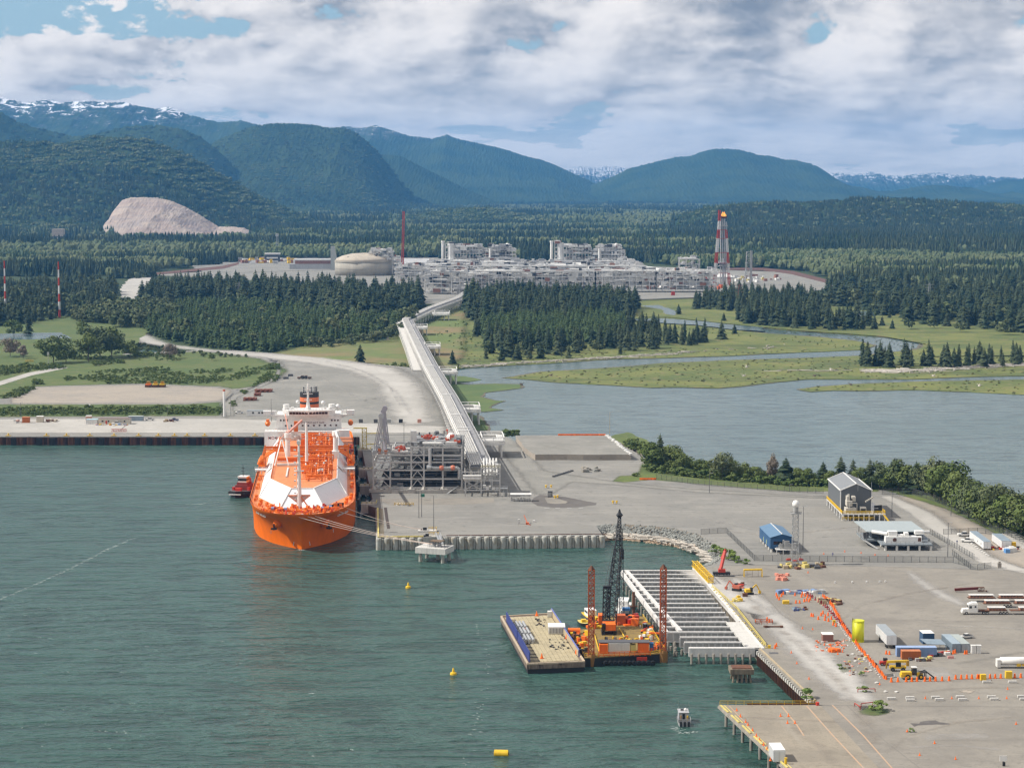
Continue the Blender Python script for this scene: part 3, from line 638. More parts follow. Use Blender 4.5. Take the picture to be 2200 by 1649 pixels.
def cone_patch(seed,S=70,n=88,h0=11,h1=31,mix=0.0):
    r = random.Random(seed); mb = MB()
    for i in range(n):
        x = r.uniform(-S/2,S/2); y = r.uniform(-S/2,S/2); h = r.uniform(h0,h1); w_ = 1.2+h*r.uniform(.12,.21)
        if r.random() < mix:
            w_ = r.uniform(4.0,7.5); h *= .72; vs = []
            for z,q in ((h*.25,.75),(h*.55,1.05),(h*.85,.7)):
                for k in range(6):
                    a = k*pi/3+r.uniform(-.3,.3); vs.append((x+cos(a)*w_*q*r.uniform(.7,1.2),y+sin(a)*w_*q*r.uniform(.7,1.2),z+r.uniform(-1,1)))
            vs.append((x,y,h)); fs = [(l*6+k,l*6+(k+1) % 6,l*6+6+(k+1) % 6,l*6+6+k) for l in range(2) for k in range(6)]+[(12+k,12+(k+1) % 6,18) for k in range(6)]
            mb.add(vs,fs,1); continue
        for z0,z1,q in ((.10,.62,1.0),(.38,.84,.66),(.66,1.0,.36)):
            vs = [(x+cos(k*1.2566+i)*w_*q*r.uniform(.75,1.2),y+sin(k*1.2566+i)*w_*q*r.uniform(.75,1.2),h*z0+r.uniform(-.8,.8)) for k in range(5)]+[(x,y,h*z1)]
            mb.add(vs,[(k,(k+1) % 5,5) for k in range(5)],0)
    return mb
C_con = coll('conifer_stand',[(cone_patch(s,mix=.05),[m_con,m_dec2]) for s in (1,2,3)])
C_dec = coll('leafy_stand',[(cone_patch(s,mix=.95,n=58,h0=19,h1=33),[m_con,m_dec2]) for s in (5,6,7)])
C_mix = coll('mixed_stand',[(cone_patch(s,mix=.5,n=85),[m_con2,m_dec2]) for s in (8,9,10)])
def small(sd,mx): return cone_patch(sd,S=40,n=26,h0=12,h1=21,mix=mx)
S_con = coll('small_conifer_stand',[(small(s,.05),[m_con,m_dec2]) for s in (1,2,3)])
S_dec = coll('small_leafy_stand',[(small(s,.6),[m_con2,m_dec2]) for s in (5,6,7)])
S_mix = coll('small_mixed_stand',[(small(s,.3),[m_con2,m_dec2]) for s in (8,9,10)])
C_spr = coll('spruce',[(me,m_con) for me in con_crowns])
C_yng = coll('young_spruce',[(conifer(s,9,7,.30,gap=.05),m_con2) for s in (31,32,33)])
C_lf = coll('leafy',[(leafy(s,300,9,.075,w_),m_dec2) for s,w_ in ((41,.40),(42,.32),(43,.46))])
C_sh = coll('bush',[(me,m_shr) for me in sh_crowns])
C_dead = coll('bare_tree',[(MB().tube((0,0,0),(0,0,1),.012,5,.004).add([],[]),m_dead)])
# far woods over the plain
NOT_FAR = [[(-60,518),(200,516),(200,536),(-60,538)],[(228,498),(575,494),(570,524),(232,527)]]
NOT_FAR = [[G(a,b,1.2) for a,b in q] for q in NOT_FAR]
FAR_A = [G(a,b,1.2) for a,b in [(-500,604),(150,592),(250,604),(330,582),(480,566),(560,556),(900,555),(1300,562),(1560,577),(1700,579),(1820,605),(1800,622),(2300,640),(2600,640)]]
FAR_A += [(3400,5600),(9500,15500),(-9500,15500),(-2600,5600)]
rs = random.Random(77); pc,pd,pm = [],[],[]
def far_pick(x,y,z,s):
    k = float(fbm(np.array([x/900.0]),np.array([y/420.0]),5,3)[0])+rs.uniform(-.03,.03)
    e = (x,y,z,(s,s,s*rs.uniform(.8,1.1)),rs.uniform(0,6.28),rs.randrange(3))
    (pc if k > .57 else pd if k < .52 else pm).append(e)
for (ya,yb,sp_,s) in ((2400,4200,66,.98),(4200,7000,92,1.36),(7000,13800,150,2.1)):
    y = ya
    while y < yb:
        x = -y*.31 - 150
        while x < y*.31+150:
            a = x+rs.uniform(-.12,.12)*sp_; b = y+rs.uniform(-.12,.12)*sp_
            if inpoly(a,b,FAR_A) and not any(inpoly(a,b,q) for q in NOT_FAR): far_pick(a,b,1.0,s if s < 2 else 1.5+.4*(sp_ > 100))
            x += sp_
        y += sp_
fc,fd,fm = pc,pd,pm
pc,pd,pm = [],[],[]
for hf,sp_,s in ((hC,33,.9),(hG,33,.9),(hM,36,.9),(hB,44,.62),(hA4,44,.62)):
    H = [q for q in HILLS if q[0] is hf][0]
    X,Y_ = np.meshgrid(np.arange(H[1],H[2],sp_),np.arange(H[3] - H[4],H[3]+120,sp_)); Z = hf(X,Y_)
    for a,b,z in zip(X.ravel(),Y_.ravel(),Z.ravel()):
        if z < 4 or abs(a) > b*.31: continue
        if hf is hC and 256 < CX+FPX*a/b < 550 and b < 6000: continue
        a += rs.uniform(-.5,.5)*sp_; b += rs.uniform(-.5,.5)*sp_
        far_pick(a,b,float(hf(np.array([a]),np.array([b]))[0]) - 4,s*rs.uniform(.75,1.1))
mass('conifer_woods',fc,C_con); mass('leafy_woods',fd,C_dec); mass('mixed_woods',fm,C_mix)
mass('hill_conifer_woods',pc,S_con); mass('hill_leafy_woods',pd,S_dec); mass('hill_mixed_woods',pm,S_mix)
# nearer woods, tree by tree
def fill(px,z,spacing,h0,h1,wide,seed,npick,drop=.12):
    r = random.Random(seed); out = []
    for x,y in scatter(px,z,spacing,r):
        if r.random() < drop: continue
        h = r.uniform(h0,h1)*(1 - .35*r.random() ** 3)
        w_ = h*wide*r.uniform(.85,1.2); out.append((x,y,z - .3,(w_,w_,h),r.uniform(0,6.28),r.randrange(npick)))
    return out
ZONES = ((1060,'nearest the pipe trestle'),(1130,'left of the creek bend'),(1200,'below the tallest treetops'),(1270,'in the middle of the row'),(1340,'at the right half of the wood'),(1410,'where the wood thins out'),(1470,'in the open group past the wood'),(1600,'at the right tip of the bank'),(1900,'at its left end'),(1990,'left of its middle'),(2080,'right of its middle'),(9999,'by the right edge'))
def singles(pts,n,name,label,group,crowns,trunk,cat='tree',mat=None):
    """the nearest n of these become trees of their own, the others are returned"""
    pts = sorted(pts,key=lambda p: -p[3][2]/p[1]); r = random.Random(9)
    for p in pts[:n]:
        u_ = CX+FPX*p[0]/p[1]; z_ = [b for a,b in ZONES if u_ < a][0]
        tree(name,cat,p[0],p[1],p[2],p[3][2],crowns,trunk,('tall ' if p[3][2] > 21 else 'low ')+label+' ' + z_,group,r,p[3][0]/p[3][2],mat)
    return pts[n:]
isl_back = fill([(1000,655),(1010,648),(1150,643),(1320,652),(1372,664),(1378,672),(1300,690),(1240,700),(1090,700),(1010,690),(1002,670)],.8,12.0,15,36,1.2,1,4)
isl_mid = fill([(1040,700),(1240,690),(1310,690),(1345,700),(1340,728),(1200,745),(1060,735),(1030,720)],.8,8.0,13,24,1.05,2,3)
isl_front = fill([(1018,700),(1040,716),(1060,735),(1180,748),(1340,734),(1340,742),(1300,750),(1240,758),(1180,760),(1090,768),(1060,770),(1020,735)],.8,17,17,26,1.05,3,4)
isl_east = fill([(1310,720),(1350,700),(1420,712),(1440,728),(1520,728),(1520,738),(1440,748),(1370,757),(1310,752)],.8,17,17,25,.95,4,4)
rest = singles(isl_front+isl_east,130,'spruce_tree','dark spruce beside the island wood','spruces along the creek bank',con_crowns,con_trunk)
mass('island_spruce_wood',isl_back+rest,C_spr); mass('island_young_wood',isl_mid,C_yng)
west_tall = fill([(300,652),(340,636),(430,628),(600,630),(900,645),(906,668),(870,682),(780,690),(660,668),(480,652),(330,660)],1.4,12.5,17,38,1.2,11,4)
mass('western_spruce_wood',west_tall,C_spr)
west_young = fill([(290,690),(330,668),(480,656),(640,672),(780,694),(850,692),(868,706),(790,730),(680,740),(610,750),(570,762),(500,752),(420,744),(330,722),(295,708)],1.6,7.8,9,21,1.1,12,3,.2)
mass('western_young_wood',west_young,C_yng)
mass('western_leafy_wood',fill([(150,690),(200,668),(340,664),(400,680),(300,700),(250,706),(240,698)],5,9,13,19,1.0,13,3)+fill([(640,745),(700,735),(800,730),(880,700),(900,705),(830,735),(700,748)],1.6,12,6,12,1.3,14,3)+fill([(190,745),(240,712),(262,715),(300,740),(420,756),(560,768),(400,768),(300,762),(230,762)],5,9,2,5,1.3,15,3,.5),C_lf)
mass('left_spruce_wood',fill([(-120,640),(0,628),(100,616),(200,612),(250,622),(240,664),(150,680),(60,694),(-120,712)],5,13,12,28,1.25,16,4),C_spr)
east = fill([(1485,655),(1600,640),(1700,645),(1765,655),(1750,680),(1640,674),(1560,667),(1490,665)],1.5,13,18,30,1.0,21,4)+fill([(1570,686),(1640,672),(1740,678),(1800,692),(1890,700),(1880,708),(1790,709),(1690,704),(1600,694)],1.5,14,18,30,1.0,22,4)
east += fill([(1760,650),(1830,625),(2000,615),(2300,640),(2300,728),(2190,714),(2080,708),(1960,692),(1900,680),(1850,664)],1.5,17,14,36,1.25,23,4,.25)
mass('eastern_spruce_wood',east,C_spr)
point = fill([(1848,778),(1900,779),(2000,781),(2120,777),(2260,765),(2260,784),(2120,788),(2000,790),(1900,789),(1852,786)],.8,13,15,24,1.05,24,4)
rest = singles(point,90,'spruce_tree','dark spruce on the marsh point','spruces on the marsh point',con_crowns,con_trunk)
mass('point_spruce_wood',rest,C_spr) if rest else None
for (px,py,hp) in ((1410,712,34),(1496,693,12),(1508,735,33),(1550,728,40),(1578,716,22),(1458,676,24),(1555,690,20),(1917,707,22),(1895,700,22),(774,780,42),(972,782,32),(1044,770,26),(1078,774,44),(1112,772,38),(1138,770,34),(1162,769,38),(1198,762,62),(1222,768,30),(1333,760,22)):
    h = hp*P(px,py,.8).y/FPX
    tree('spruce_tree','tree',*P(px,py,1.6 if px < 1000 else .8),h,con_crowns,con_trunk,
         'lone dark spruce in the tan grass beside the gravel road' if px == 774 else 'small dark spruce beside the trestle loop at the creek mouth' if px == 972 else 'lone dark spruce in the marsh grass ' + [b for a,b in ZONES if px < a][0],None if px in (774,972) else 'lone spruces on the marsh',rnd,1.35)
mass('scattered_broadleaf',fill([(1020,700),(1040,716),(1180,755),(1340,745),(1440,735),(1300,762),(1060,774),(1018,735)],.8,26,5,13,1.2,51,3,.3)+fill([(300,652),(900,648),(900,705),(560,764),(300,712)],1.5,40,11,24,1.0,52,3,.3)+fill([(1490,660),(1760,684),(1900,706),(2250,728),(2250,640),(1760,650)],1.5,46,9,24,1.1,53,3,.3)+fill([(-120,640),(250,622),(250,668),(-120,712)],5,22,9,22,1.1,54,3,.3),C_lf)
C_tus = coll('tussock',[(leafy(s,40,4,.2,.6,0),M('tussock',(.105,.112,.042),.95)) for s in (61,62)])
mass('marsh_tussocks',[p for q in (A1,A2,A3) for p in fill([(a,min(b,860)) for a,b in q if b > 655],.5,9,.5,1.3,2.2,55,2,.45)],C_tus)
# bushes and small trees of the left bank
def bushes(px,z,spacing,h0,h1,seed,name):
    f = fill(px,z,spacing*.55,h0*.6,h1*.9,1.35,seed,3); k = fbm(np.array([p[0]/22 for p in f]),np.array([p[1]/30 for p in f]),seed,3); mass(name,[p for p,q in zip(f,k) if q > .47 or seed in (37,33)],C_sh)
bushes([(140,815),(180,800),(330,790),(400,800),(560,790),(590,790),(530,812),(460,826),(300,824),(120,826)],5,7,1.6,4.0,31,'scrub_bushes')
bushes([(-60,800),(60,785),(150,768),(260,770),(300,760),(450,772),(300,778),(150,790),(60,800),(-60,815)],5,7,2,5,32,'hedge_bushes')
bushes([(-60,880),(470,876),(478,890),(-60,894)],5,5.5,1.4,4.2,33,'roadside_bushes')
bushes([(580,782),(600,785),(612,800),(590,822),(560,830),(545,832),(560,812)],5,6,1.8,4.2,34,'bank_bushes')
bushes([(0,856),(30,845),(75,822),(85,815),(95,825),(50,850),(20,860)],5,5,2,4.5,35,'bank_bushes')
bushes([(495,868),(520,838),(530,845),(515,872),(505,890)],5,6,2,4,36,'bank_bushes')
bushes([(1340,955),(1375,972),(1395,990),(1385,1010),(1405,1018),(1520,1030),(1700,1046),(1890,1050),(2000,1064),(2100,1108),(2200,1155),(2220,1140),(2050,1060),(1900,1035),(1600,1018),(1480,1000),(1400,975),(1350,945)],4.6,5.5,2.2,6.0,37,'strip_bushes')
bushes([(1085,930),(1112,934),(1110,940),(1088,940)],5,4,2.5,5,38,'strip_bushes')
bushes([(1345,1022),(1370,1020),(1385,1032),(1350,1034)],5,5,1.5,3,40,'strip_bushes')
bushes([(880,770),(960,700),(1000,690),(1040,745),(1010,760),(960,740),(900,760)],1.6,17,1.2,3.4,41,'meadow_bushes')
bushes([(800,790),(860,782),(885,790),(870,795)],1.9,8,2,4.0,42,'meadow_bushes')
bushes([(1430,690),(1560,705),(1860,742),(1800,748),(1540,720),(1440,705)],.8,22,.6,2.2,43,'meadow_bushes')
# broadleaf and spruce row along the fence
STRIP = [(1400,1008,55,'d'),(1418,1000,64,'c'),(1440,1006,48,'d'),(1462,1016,44,'d'),(1478,1016,30,'d'),(1500,1018,30,'d'),(1520,1022,30,'d'),(1552,1030,56,'g'),(1575,1026,36,'d'),(1600,1030,36,'d'),(1630,1034,30,'d'),
         (1660,1034,58,'b'),(1688,1038,52,'c'),(1712,1040,34,'d'),(1738,1044,36,'d'),(1768,1040,46,'c'),(1785,1046,34,'d'),(1806,1046,62,'c'),(1832,1046,56,'c'),(1850,1050,44,'d'),(1868,1050,60,'c'),(1890,1052,56,'g'),(1912,1054,50,'d'),
         (1930,1056,66,'g'),(1950,1058,56,'d'),(1968,1060,64,'c'),(1986,1064,62,'g'),(2006,1072,88,'g'),(2020,1078,74,'d'),(2038,1084,86,'d'),(2052,1096,80,'d'),(2066,1102,66,'d'),(2080,1112,78,'g'),(2096,1118,70,'d'),(2112,1126,74,'g'),(2128,1132,70,'d'),
         (2146,1136,92,'g'),(2160,1140,74,'d'),(2176,1148,76,'d'),(2194,1152,70,'g'),(2212,1160,76,'d'),(2235,1168,80,'d'),(2090,1094,60,'d'),(2060,1080,60,'d'),(2124,1108,60,'d'),(2155,1118,66,'d'),(1975,1048,50,'d'),(1925,1044,46,'d'),(2185,1130,66,'d')]
WHERE = ((1450,'at the left end of the shore row'),(1510,'in the low left part of the shore row'),(1590,'left of the open strip of shore'),(1670,'beside the thin half bare tree'),(1730,'right of the thin half bare tree'),(1790,'just left of the grey shed'),(1860,'right behind the grey shed'),(1940,'over the right end of the grey shed'),(2000,'above the access road bend'),(2040,'at the highest part of the wood'),(2080,'right of the highest part of the wood'),(2130,'above the white pickup'),(2170,'above the longer white trailer'),(9999,'at the right edge above the shorter trailer'))
for px,py,hp,k in STRIP:
    q = P(px,py,4.5); h = 1.12*hp*q.y/FPX; wh = [b for a,b in WHERE if px < a][0]
    nm = {'d': 'bushy green broadleaf tree ','g': 'tall pale green broadleaf tree ','c': 'dark pointed spruce ','b': 'thin half bare tree '}[k]
    tree('spruce_tree' if k == 'c' else 'broadleaf_tree','tree',q.x,q.y,q.z,h,con_crowns if k == 'c' else lf_crowns,con_trunk if k == 'c' else lf_trunk,nm+wh,'trees of the shore row',rnd,1.7 if k == 'c' else .55 if k == 'b' else .95 if k == 'g' else 1.25,m_dead if k == 'b' else m_dec2 if k == 'g' else None)
# broadleaf clumps of the left bank
for px,py,hp,k,lb in ((30,722,38,'d','broadleaf tree at the left edge behind the pond'),(62,718,54,'c','dark spruce group tree right behind the pond'),(22,766,42,'b','twiggy grey tree in the meadow at the left edge'),(50,770,30,'b','low twiggy tree in the meadow below the pond'),(115,780,62,'d','dark rounded tree beside the pole in the left meadow'),(142,778,40,'d','lighter tree touching the dark rounded one'),(190,776,64,'d','broad tree left of the dense bank clump'),(215,770,72,'g','tall pale tree in the middle of the bank clump'),(240,766,66,'d','round tree at the right end of the bank clump'),(205,744,40,'g','pale tree at the back of the bank clump'),(222,738,30,'g','pale tree at the bend of the gravel road'),(180,728,40,'d','tree behind the bank clump towards the striped pole'),(280,768,40,'d','small tree below the gravel bend'),(365,770,34,'b','twiggy tree beside the dusty track'),(455,774,16,'d','low tree on the scrub edge by the track')):
    q = P(px,py,5); tree('broadleaf_tree','tree',q.x,q.y,q.z,hp*q.y/FPX,lf_crowns if k != 'c' else con_crowns,lf_trunk,lb,'trees of the left bank',rnd,1.2,m_dead if k == 'b' else m_dec2 if k == 'g' else None)
for px,py,s,lb in ((1534,1186,5.5,'round green bush at the top of the rock slope'),(1556,1196,6,'green bush behind the red crane'),(1572,1203,6.5,'larger green bush right of the red crane'),(1585,1208,4.5,'last green bush towards the yellow gantry'),(1602,1211,3.6,'small separate bush beside the fence corner'),(1733,1500,5,'upright bush growing on the old quay wall'),(1884,1526,5,'green bush in the red fenced patch'),(1856,1485,3,'flat bush behind the red barrier frame'),(1806,1436,2.6,'pale weedy bush on the concrete'),(1850,1450,2.2,'little round bush left of the black bucket'),(1958,1572,2.0,'tiny tuft beside the dark patch'),(1100,936,4,'bush left of the earth berm')):
    q = P(px,py,5); tree('bush','bush',q.x,q.y,q.z,s*.62,sh_crowns,None,lb,'bushes on the yard',rnd,1.7,m_bush)
# ---------------------------------------------------------------- paints
WHITE = M('white_paint',(0.78,0.77,0.74),0.45,wear=0.18); WHITE2 = M('white_steel',(0.66,0.65,0.62),0.5,wear=0.3)
GREY = M('grey_steel',(0.36,0.36,0.35),0.55,wear=0.3); DGREY = M('dark_steel',(0.10,0.10,0.105),0.6); BLACK = M('black_steel',(0.02,0.02,0.022),0.55)
CONC = M('concrete',(0.42,0.40,0.365),0.9,wear=0.45); CONC2 = M('pale_concrete',(0.56,0.545,0.51),0.9,wear=0.3); CONCD = M('old_concrete',(0.30,0.275,0.235),0.95,wear=0.6)
PILE = M('pile_steel',(0.40,0.405,0.375),0.7,wear=0.6,scale=0.5,dirt=(0.26,0.20,0.12)); RUST = M('rust',(0.15,0.065,0.035),0.95,wear=0.5,dirt=(0.05,0.03,0.025)); RUSTD = M('dark_rust',(0.055,0.030,0.024),0.95,wear=0.5)
RED = M('red_paint',(0.50,0.045,0.025),0.5); ORANGE = M('orange_plastic',(0.85,0.16,0.012),0.5,wear=0.15); HULL = M('hull_orange',(0.80,0.150,0.001),0.5,wear=0.22,scale=0.08,spec=0.10,dirt=(0.50,0.10,0.01))
DECK = M('deck_orange',(0.68,0.235,0.085),0.65,wear=0.4,dirt=(0.50,0.14,0.04)); OPIPE = M('pipe_orange',(0.76,0.17,0.008),0.45,wear=0.3); OSTEEL = M('lattice_orange',(0.55,0.115,0.03),0.6,wear=0.45,dirt=(0.20,0.06,0.03))
YEL = M('yellow_paint',(0.72,0.46,0.02),0.5,wear=0.2); YELT = M('tank_yellow',(0.62,0.62,0.02),0.5,wear=0.12); LYEL = M('pale_yellow',(0.60,0.50,0.16),0.7,wear=0.4)
BLUE = M('blue_cladding',(0.030,0.10,0.22),0.5,wear=0.12); BLUER = M('blue_roof',(0.10,0.19,0.30),0.5,wear=0.12); BLUEC = M('container_blue',(0.20,0.30,0.50),0.55); NAVY = M('navy',(0.03,0.045,0.16),0.5); BGREY = M('blue_grey',(0.23,0.29,0.34),0.55)
GLASS = M('dark_glass',(0.012,0.015,0.018),0.12,wear=0.0,spec=0.8); WOOD = M('timber',(0.42,0.34,0.22),0.9,wear=0.45,scale=1.0); TIRE = M('tyre_black',(0.018,0.018,0.018),0.9); GALV = M('galvanised',(0.46,0.47,0.47),0.4,0.4); ROPE = M('rope',(0.70,0.58,0.50),0.9,wear=0.1)
CLAD = M('grey_cladding',(0.115,0.125,0.135),0.55,wear=0.12); ROOFG = M('grey_roof',(0.20,0.21,0.22),0.5,wear=0.15); GREEN = M('green_paint',(0.02,0.16,0.10),0.5); BRICKR = M('brown_cladding',(0.26,0.13,0.10),0.8)
def text(s,size,mat,parent,loc,rot,ext=0.02):
    c = bpy.data.curves.new('lettering','FONT'); c.body = s; c.size = size; c.extrude = ext; c.align_x = 'CENTER'; c.align_y = 'CENTER'; c.materials.append(mat)
    q = bpy.data.objects.new('t',c); me = bpy.data.meshes.new_from_object(q); bpy.data.objects.remove(q); o = bpy.data.objects.new('lettering',me); COL.objects.link(o); o.parent = parent; o.location = loc; o.rotation_euler = rot; return o
# ---------------------------------------------------------------- round pile wall of the new quay
def V2(a): return Vector((a[0],a[1],0))
qa,qb,qc = V2(G(814,1154,5)),V2(G(1293,1149,5)),V2(G(812.5,1092,5))
wall = thing('pile_wall','pale round steel piles standing shoulder to shoulder as the front of the grey quay','quay wall',(qa.x,qa.y,0))
pm_ = MB().lathe([(1.22,-3),(1.22,4.2),(1.12,4.75),(0.8,5.0)],14).mesh('pile',PILE); sm_ = MB().lathe([(.42,-3),(.42,4.5)],8).mesh('pile_lock',PILE)
for a,b in ((qa,qb),(qa,qc)):
    n = int((b - a).length/3.35)
    for i in range(n+1):
        for me,nm,t_ in ((pm_,'pile',i),(sm_,'pile_lock',i+.5)):
            if t_ > n: continue
            q = a.lerp(b,t_/n) - qa; o = bpy.data.objects.new(nm,me); COL.objects.link(o); o.parent = wall; o.location = (q.x,q.y - (1.0 if a is qa and b is qb else 0),0)
d = (qb - qa).normalized()
MB().bar(qa+Vector((0,.6,4.9)) - qa,qb+Vector((0,.6,4.9)) - qa,.6,.5).obj('cap_beam',CONC2,wall)
MB().bar(Vector((-.2,-.2,5.2)),qc - qa+Vector((-.2,0,5.2)),.7,.5).obj('kerb',LYEL,wall); MB().bar(Vector((0,.4,5.25)),(qb - qa)*.26+Vector((0,.4,5.25)),.7,.5).obj('kerb',LYEL,wall)
mb = MB()
for i in range(13):
    p = qa.lerp(qb,.30+.7*i/12.5) - qa; mb.bar(p+Vector((0,2.2,5.15)),p+d*5.0+Vector((0,2.2,5.15)),.35,.3)
mb.obj('timber_kerb',RUST,wall)
# ladders of fender strips on the inner side
mb = MB()
for i in range(26):
    p = qa.lerp(qc,i/26) - qa; mb.bar(p+Vector((.5,0,5.3)),p+Vector((2.2,0,5.3)),.25,.25)
mb.obj('cleat_row',WOOD,wall)
# ---------------------------------------------------------------- sheet pile quay on the left
la,lb_ = V2(G(-60,937,5)),V2(G(790,937,5)); sw = thing('sheet_pile_quay','long rust brown sheet pile quay wall left of the tanker','quay wall',(la.x,la.y,0))
mb = MB(); n = int((lb_.x - la.x)/1.0)
for i in range(n):
    x = i*1.0; dd = 0 if i % 2 else -.55; mb.box(x,x+1.0,dd - .5,dd,-2,4.5,0 if (i // 2) % 3 else 1)
mb.obj('sheet_piles',[RUST,RUSTD],sw,kind='stuff')
MB().box(0,lb_.x - la.x,-.9,.9,4.5,5.3).obj('capping_beam',CONC,sw)
for px in (30,85,113,168,219,270,322,354,385,416,468,520,556):
    x = G(px,937,5)[0] - la.x; MB().box(x - 1.6,x+1.6,-1.9,-1.0,-.5,4.3).box(x - .9,x+.9,-2.2,-1.9,.4,3.6).obj('fender',BLACK,sw)
bol = thing('bollard','yellow mooring bollard and base on the quay edge','bollard',(*G(18,937,5),5.3),0,'yellow bollards along the left quay')
MB().box(-1.6,1.6,-.5,.5,0,.35).obj('plinth',YEL,bol); MB().lathe([(.4,.35),(.32,1.1),(.62,1.25),(.55,1.5)],10).obj('post',YEL,bol)
for px in (100,143,193,245,298,340,375,402,440,495,548): dup(bol,(*G(px,937,5),5.3))
# ---------------------------------------------------------------- old wall and pier on the right
oa,ob = V2(G(1633,1393,5)),V2(G(1752,1504,5)); ow = thing('old_quay_wall','rusty old sheet pile wall with pale anchor blocks below the right yard','quay wall',(oa.x,oa.y,0)); dv = (ob - oa); L_ = dv.length; dv.normalize(); nv = Vector((dv.y,-dv.x,0))
if nv.x > 0: nv = -nv
mb = MB()
for i in range(int(L_/.9)):
    a = dv*(i*.9); o_ = nv*(.5+(.35 if i % 2 else 0)); mb.bar(a+dv*.45+o_+Vector((0,0,-2)),a+dv*.45+o_+Vector((0,0,3.2)),.9,.35)
mb.obj('sheet_piles',[RUST],ow,kind='stuff')
MB().bar(nv*.7+Vector((0,0,3.3)),dv*L_+nv*.7+Vector((0,0,3.3)),.8,.5).bar(nv*.2+Vector((0,0,4.6)),dv*L_+nv*.2+Vector((0,0,4.6)),.7,.9).obj('waler',CONCD,ow)
bm_ = MB().cb(0,0,0,.55,.55,1.1).mesh('anchor_block',CONC2)
for i in range(int(L_/2.2)):
    o = bpy.data.objects.new('anchor_block',bm_); COL.objects.link(o); o.parent = ow; o.location = dv*(i*2.2+1)+nv*1.05+Vector((0,0,3.4)); o.rotation_euler = (0,0,atan2(dv.y,dv.x)+.2)
MB().bar(dv*.5+nv*.1+Vector((0,0,5.15)),dv*L_+nv*.1+Vector((0,0,5.15)),.5,.4).obj('timber_kerb',WOOD,ow)
pr = [G(1544,1513,5.06),G(1762,1513,5.06),G(1972,1740,5.06),G(1786,1740,5.06)]
pier = thing('pier','old concrete pier on timber piles at the bottom edge with yellow kerb','pier',(pr[0][0],pr[0][1],0)); p0 = V2(pr[0]); loc = [(a[0] - p0.x,a[1] - p0.y) for a in pr]
loc_s = [loc[0],loc[1],loc[2],loc[3]]; loc_s.reverse()
MB().prism(loc_s,4.2,5.07,0,1).obj('deck_slab',[m_pier,CONCD],pier)
e0,e1 = Vector((*loc[0],0)),Vector((*loc[3],0)); pt = MB().tube((0,0,-3),(0,0,4.2),.42,8).mesh('pile',CONCD)
for i in range(12):
    for k in range(3):
        q = e0.lerp(e1,(i+.5)/12)+Vector((1.0+k*5,-.4,0)); o = bpy.data.objects.new('pile',pt); COL.objects.link(o); o.parent = pier; o.location = q
mb = MB(); r = random.Random(3)
for i in range(9):
    a = e0.lerp(e1,i/9+.01)+Vector((.3,0,5.1)); b = e0.lerp(e1,(i+.8)/9)+Vector((.3,0,5.1)); mb.bar(a,b,.45,.5); mb.bar(a+Vector((1,0,.0)),b+Vector((1,0,0)),.2,.2)
mb.obj('kerb',LYEL,pier)
MB().bar(e0+Vector((0,0,4.4)),e1+Vector((0,0,4.4)),.6,.5).obj('waler',CONCD,pier)
t1 = Vector((*loc[1],0)); mb = MB(); mb.rail([e0+Vector((.3,-.3,5.07)),t1+Vector((-1,-.3,5.07))],1.2,2.2,.055); mb.obj('railing',YEL,pier)
MB().bar(e0.lerp(t1,.28)+Vector((0,.2,5.3)),e0.lerp(t1,.98)+Vector((0,.2,5.3)),.5,.45).obj('pipe',RUST,pier)
MB().lathe([(.5,0),(.5,.9)],10,tuple(e0.lerp(t1,.97)+Vector((0,-.6,5.08)))).obj('bollard_post',RED,pier)
# painted lines on the pier and yard
def stripe(px,w_,mat,name,z=.11): 
    pts = [V2(G(a,b,5)) for a,b in px]; mb = MB()
    for a,b in zip(pts,pts[1:]):
        n_ = (b - a).normalized(); s_ = Vector((-n_.y,n_.x,0))*w_/2; z_ = Vector((0,0,5+z)); mb.add([tuple(a - s_+z_),tuple(b - s_+z_),tuple(b+s_+z_),tuple(a+s_+z_)],[(0,1,2,3)])
    return mb.obj(name,mat,kind='structure')
OLINE = M('orange_line',(0.46,0.28,0.155),0.95,wear=0.9,scale=1.2,dirt=(0.36,0.33,0.29)); m_join = M('joint',(0.20,0.185,0.165),0.95)
stripe([(1679,1516),(1712,1557),(1727,1580)],.45,OLINE,'painted_line'); stripe([(1733,1516),(1790,1580),(1870,1665)],.45,OLINE,'painted_line'); stripe([(1788,1514),(1855,1580),(1930,1665)],.45,OLINE,'painted_line')
stripe([(1567,1516),(1600,1551),(1650,1612)],.25,OLINE,'painted_line'); stripe([(1820,1515),(1900,1590),(1990,1660)],.35,m_join,'slab_joint',.05); stripe([(1615,1248),(1640,1275),(1680,1320),(1745,1356)],.5,m_join,'slab_joint',.05)
stripe([(1545,1213),(1700,1213),(1960,1218),(2060,1222),(2200,1226)],.5,m_join,'slab_joint',.05); stripe([(1700,1213),(2000,1410)],.2,m_join,'slab_joint',.04); stripe([(1760,1514),(2200,1518)],.3,m_join,'slab_joint',.05); stripe([(1830,1330),(2200,1336)],.2,m_join,'slab_joint',.04); stripe([(2000,1590),(2200,1588)],.25,m_join,'slab_joint',.04)
for i in range(7): stripe([(1905+i*12,1590+i*9),(1930+i*12,1590.5+i*9)],.2,m_join,'slab_joint',.04)
stripe([(828,1090),(831,1113),(835,1135)],1.3,M('dark_strip',(0.06,0.045,0.04),0.9),'cable_trench',.06)
for i,(a,b) in enumerate(((1140,1150),(1163,1172),(1188,1198),(1213,1225))): stripe([(1170+(a - 1140),1091),(1180+(a - 1140),1091)],.7,WHITE2,'painted_line')
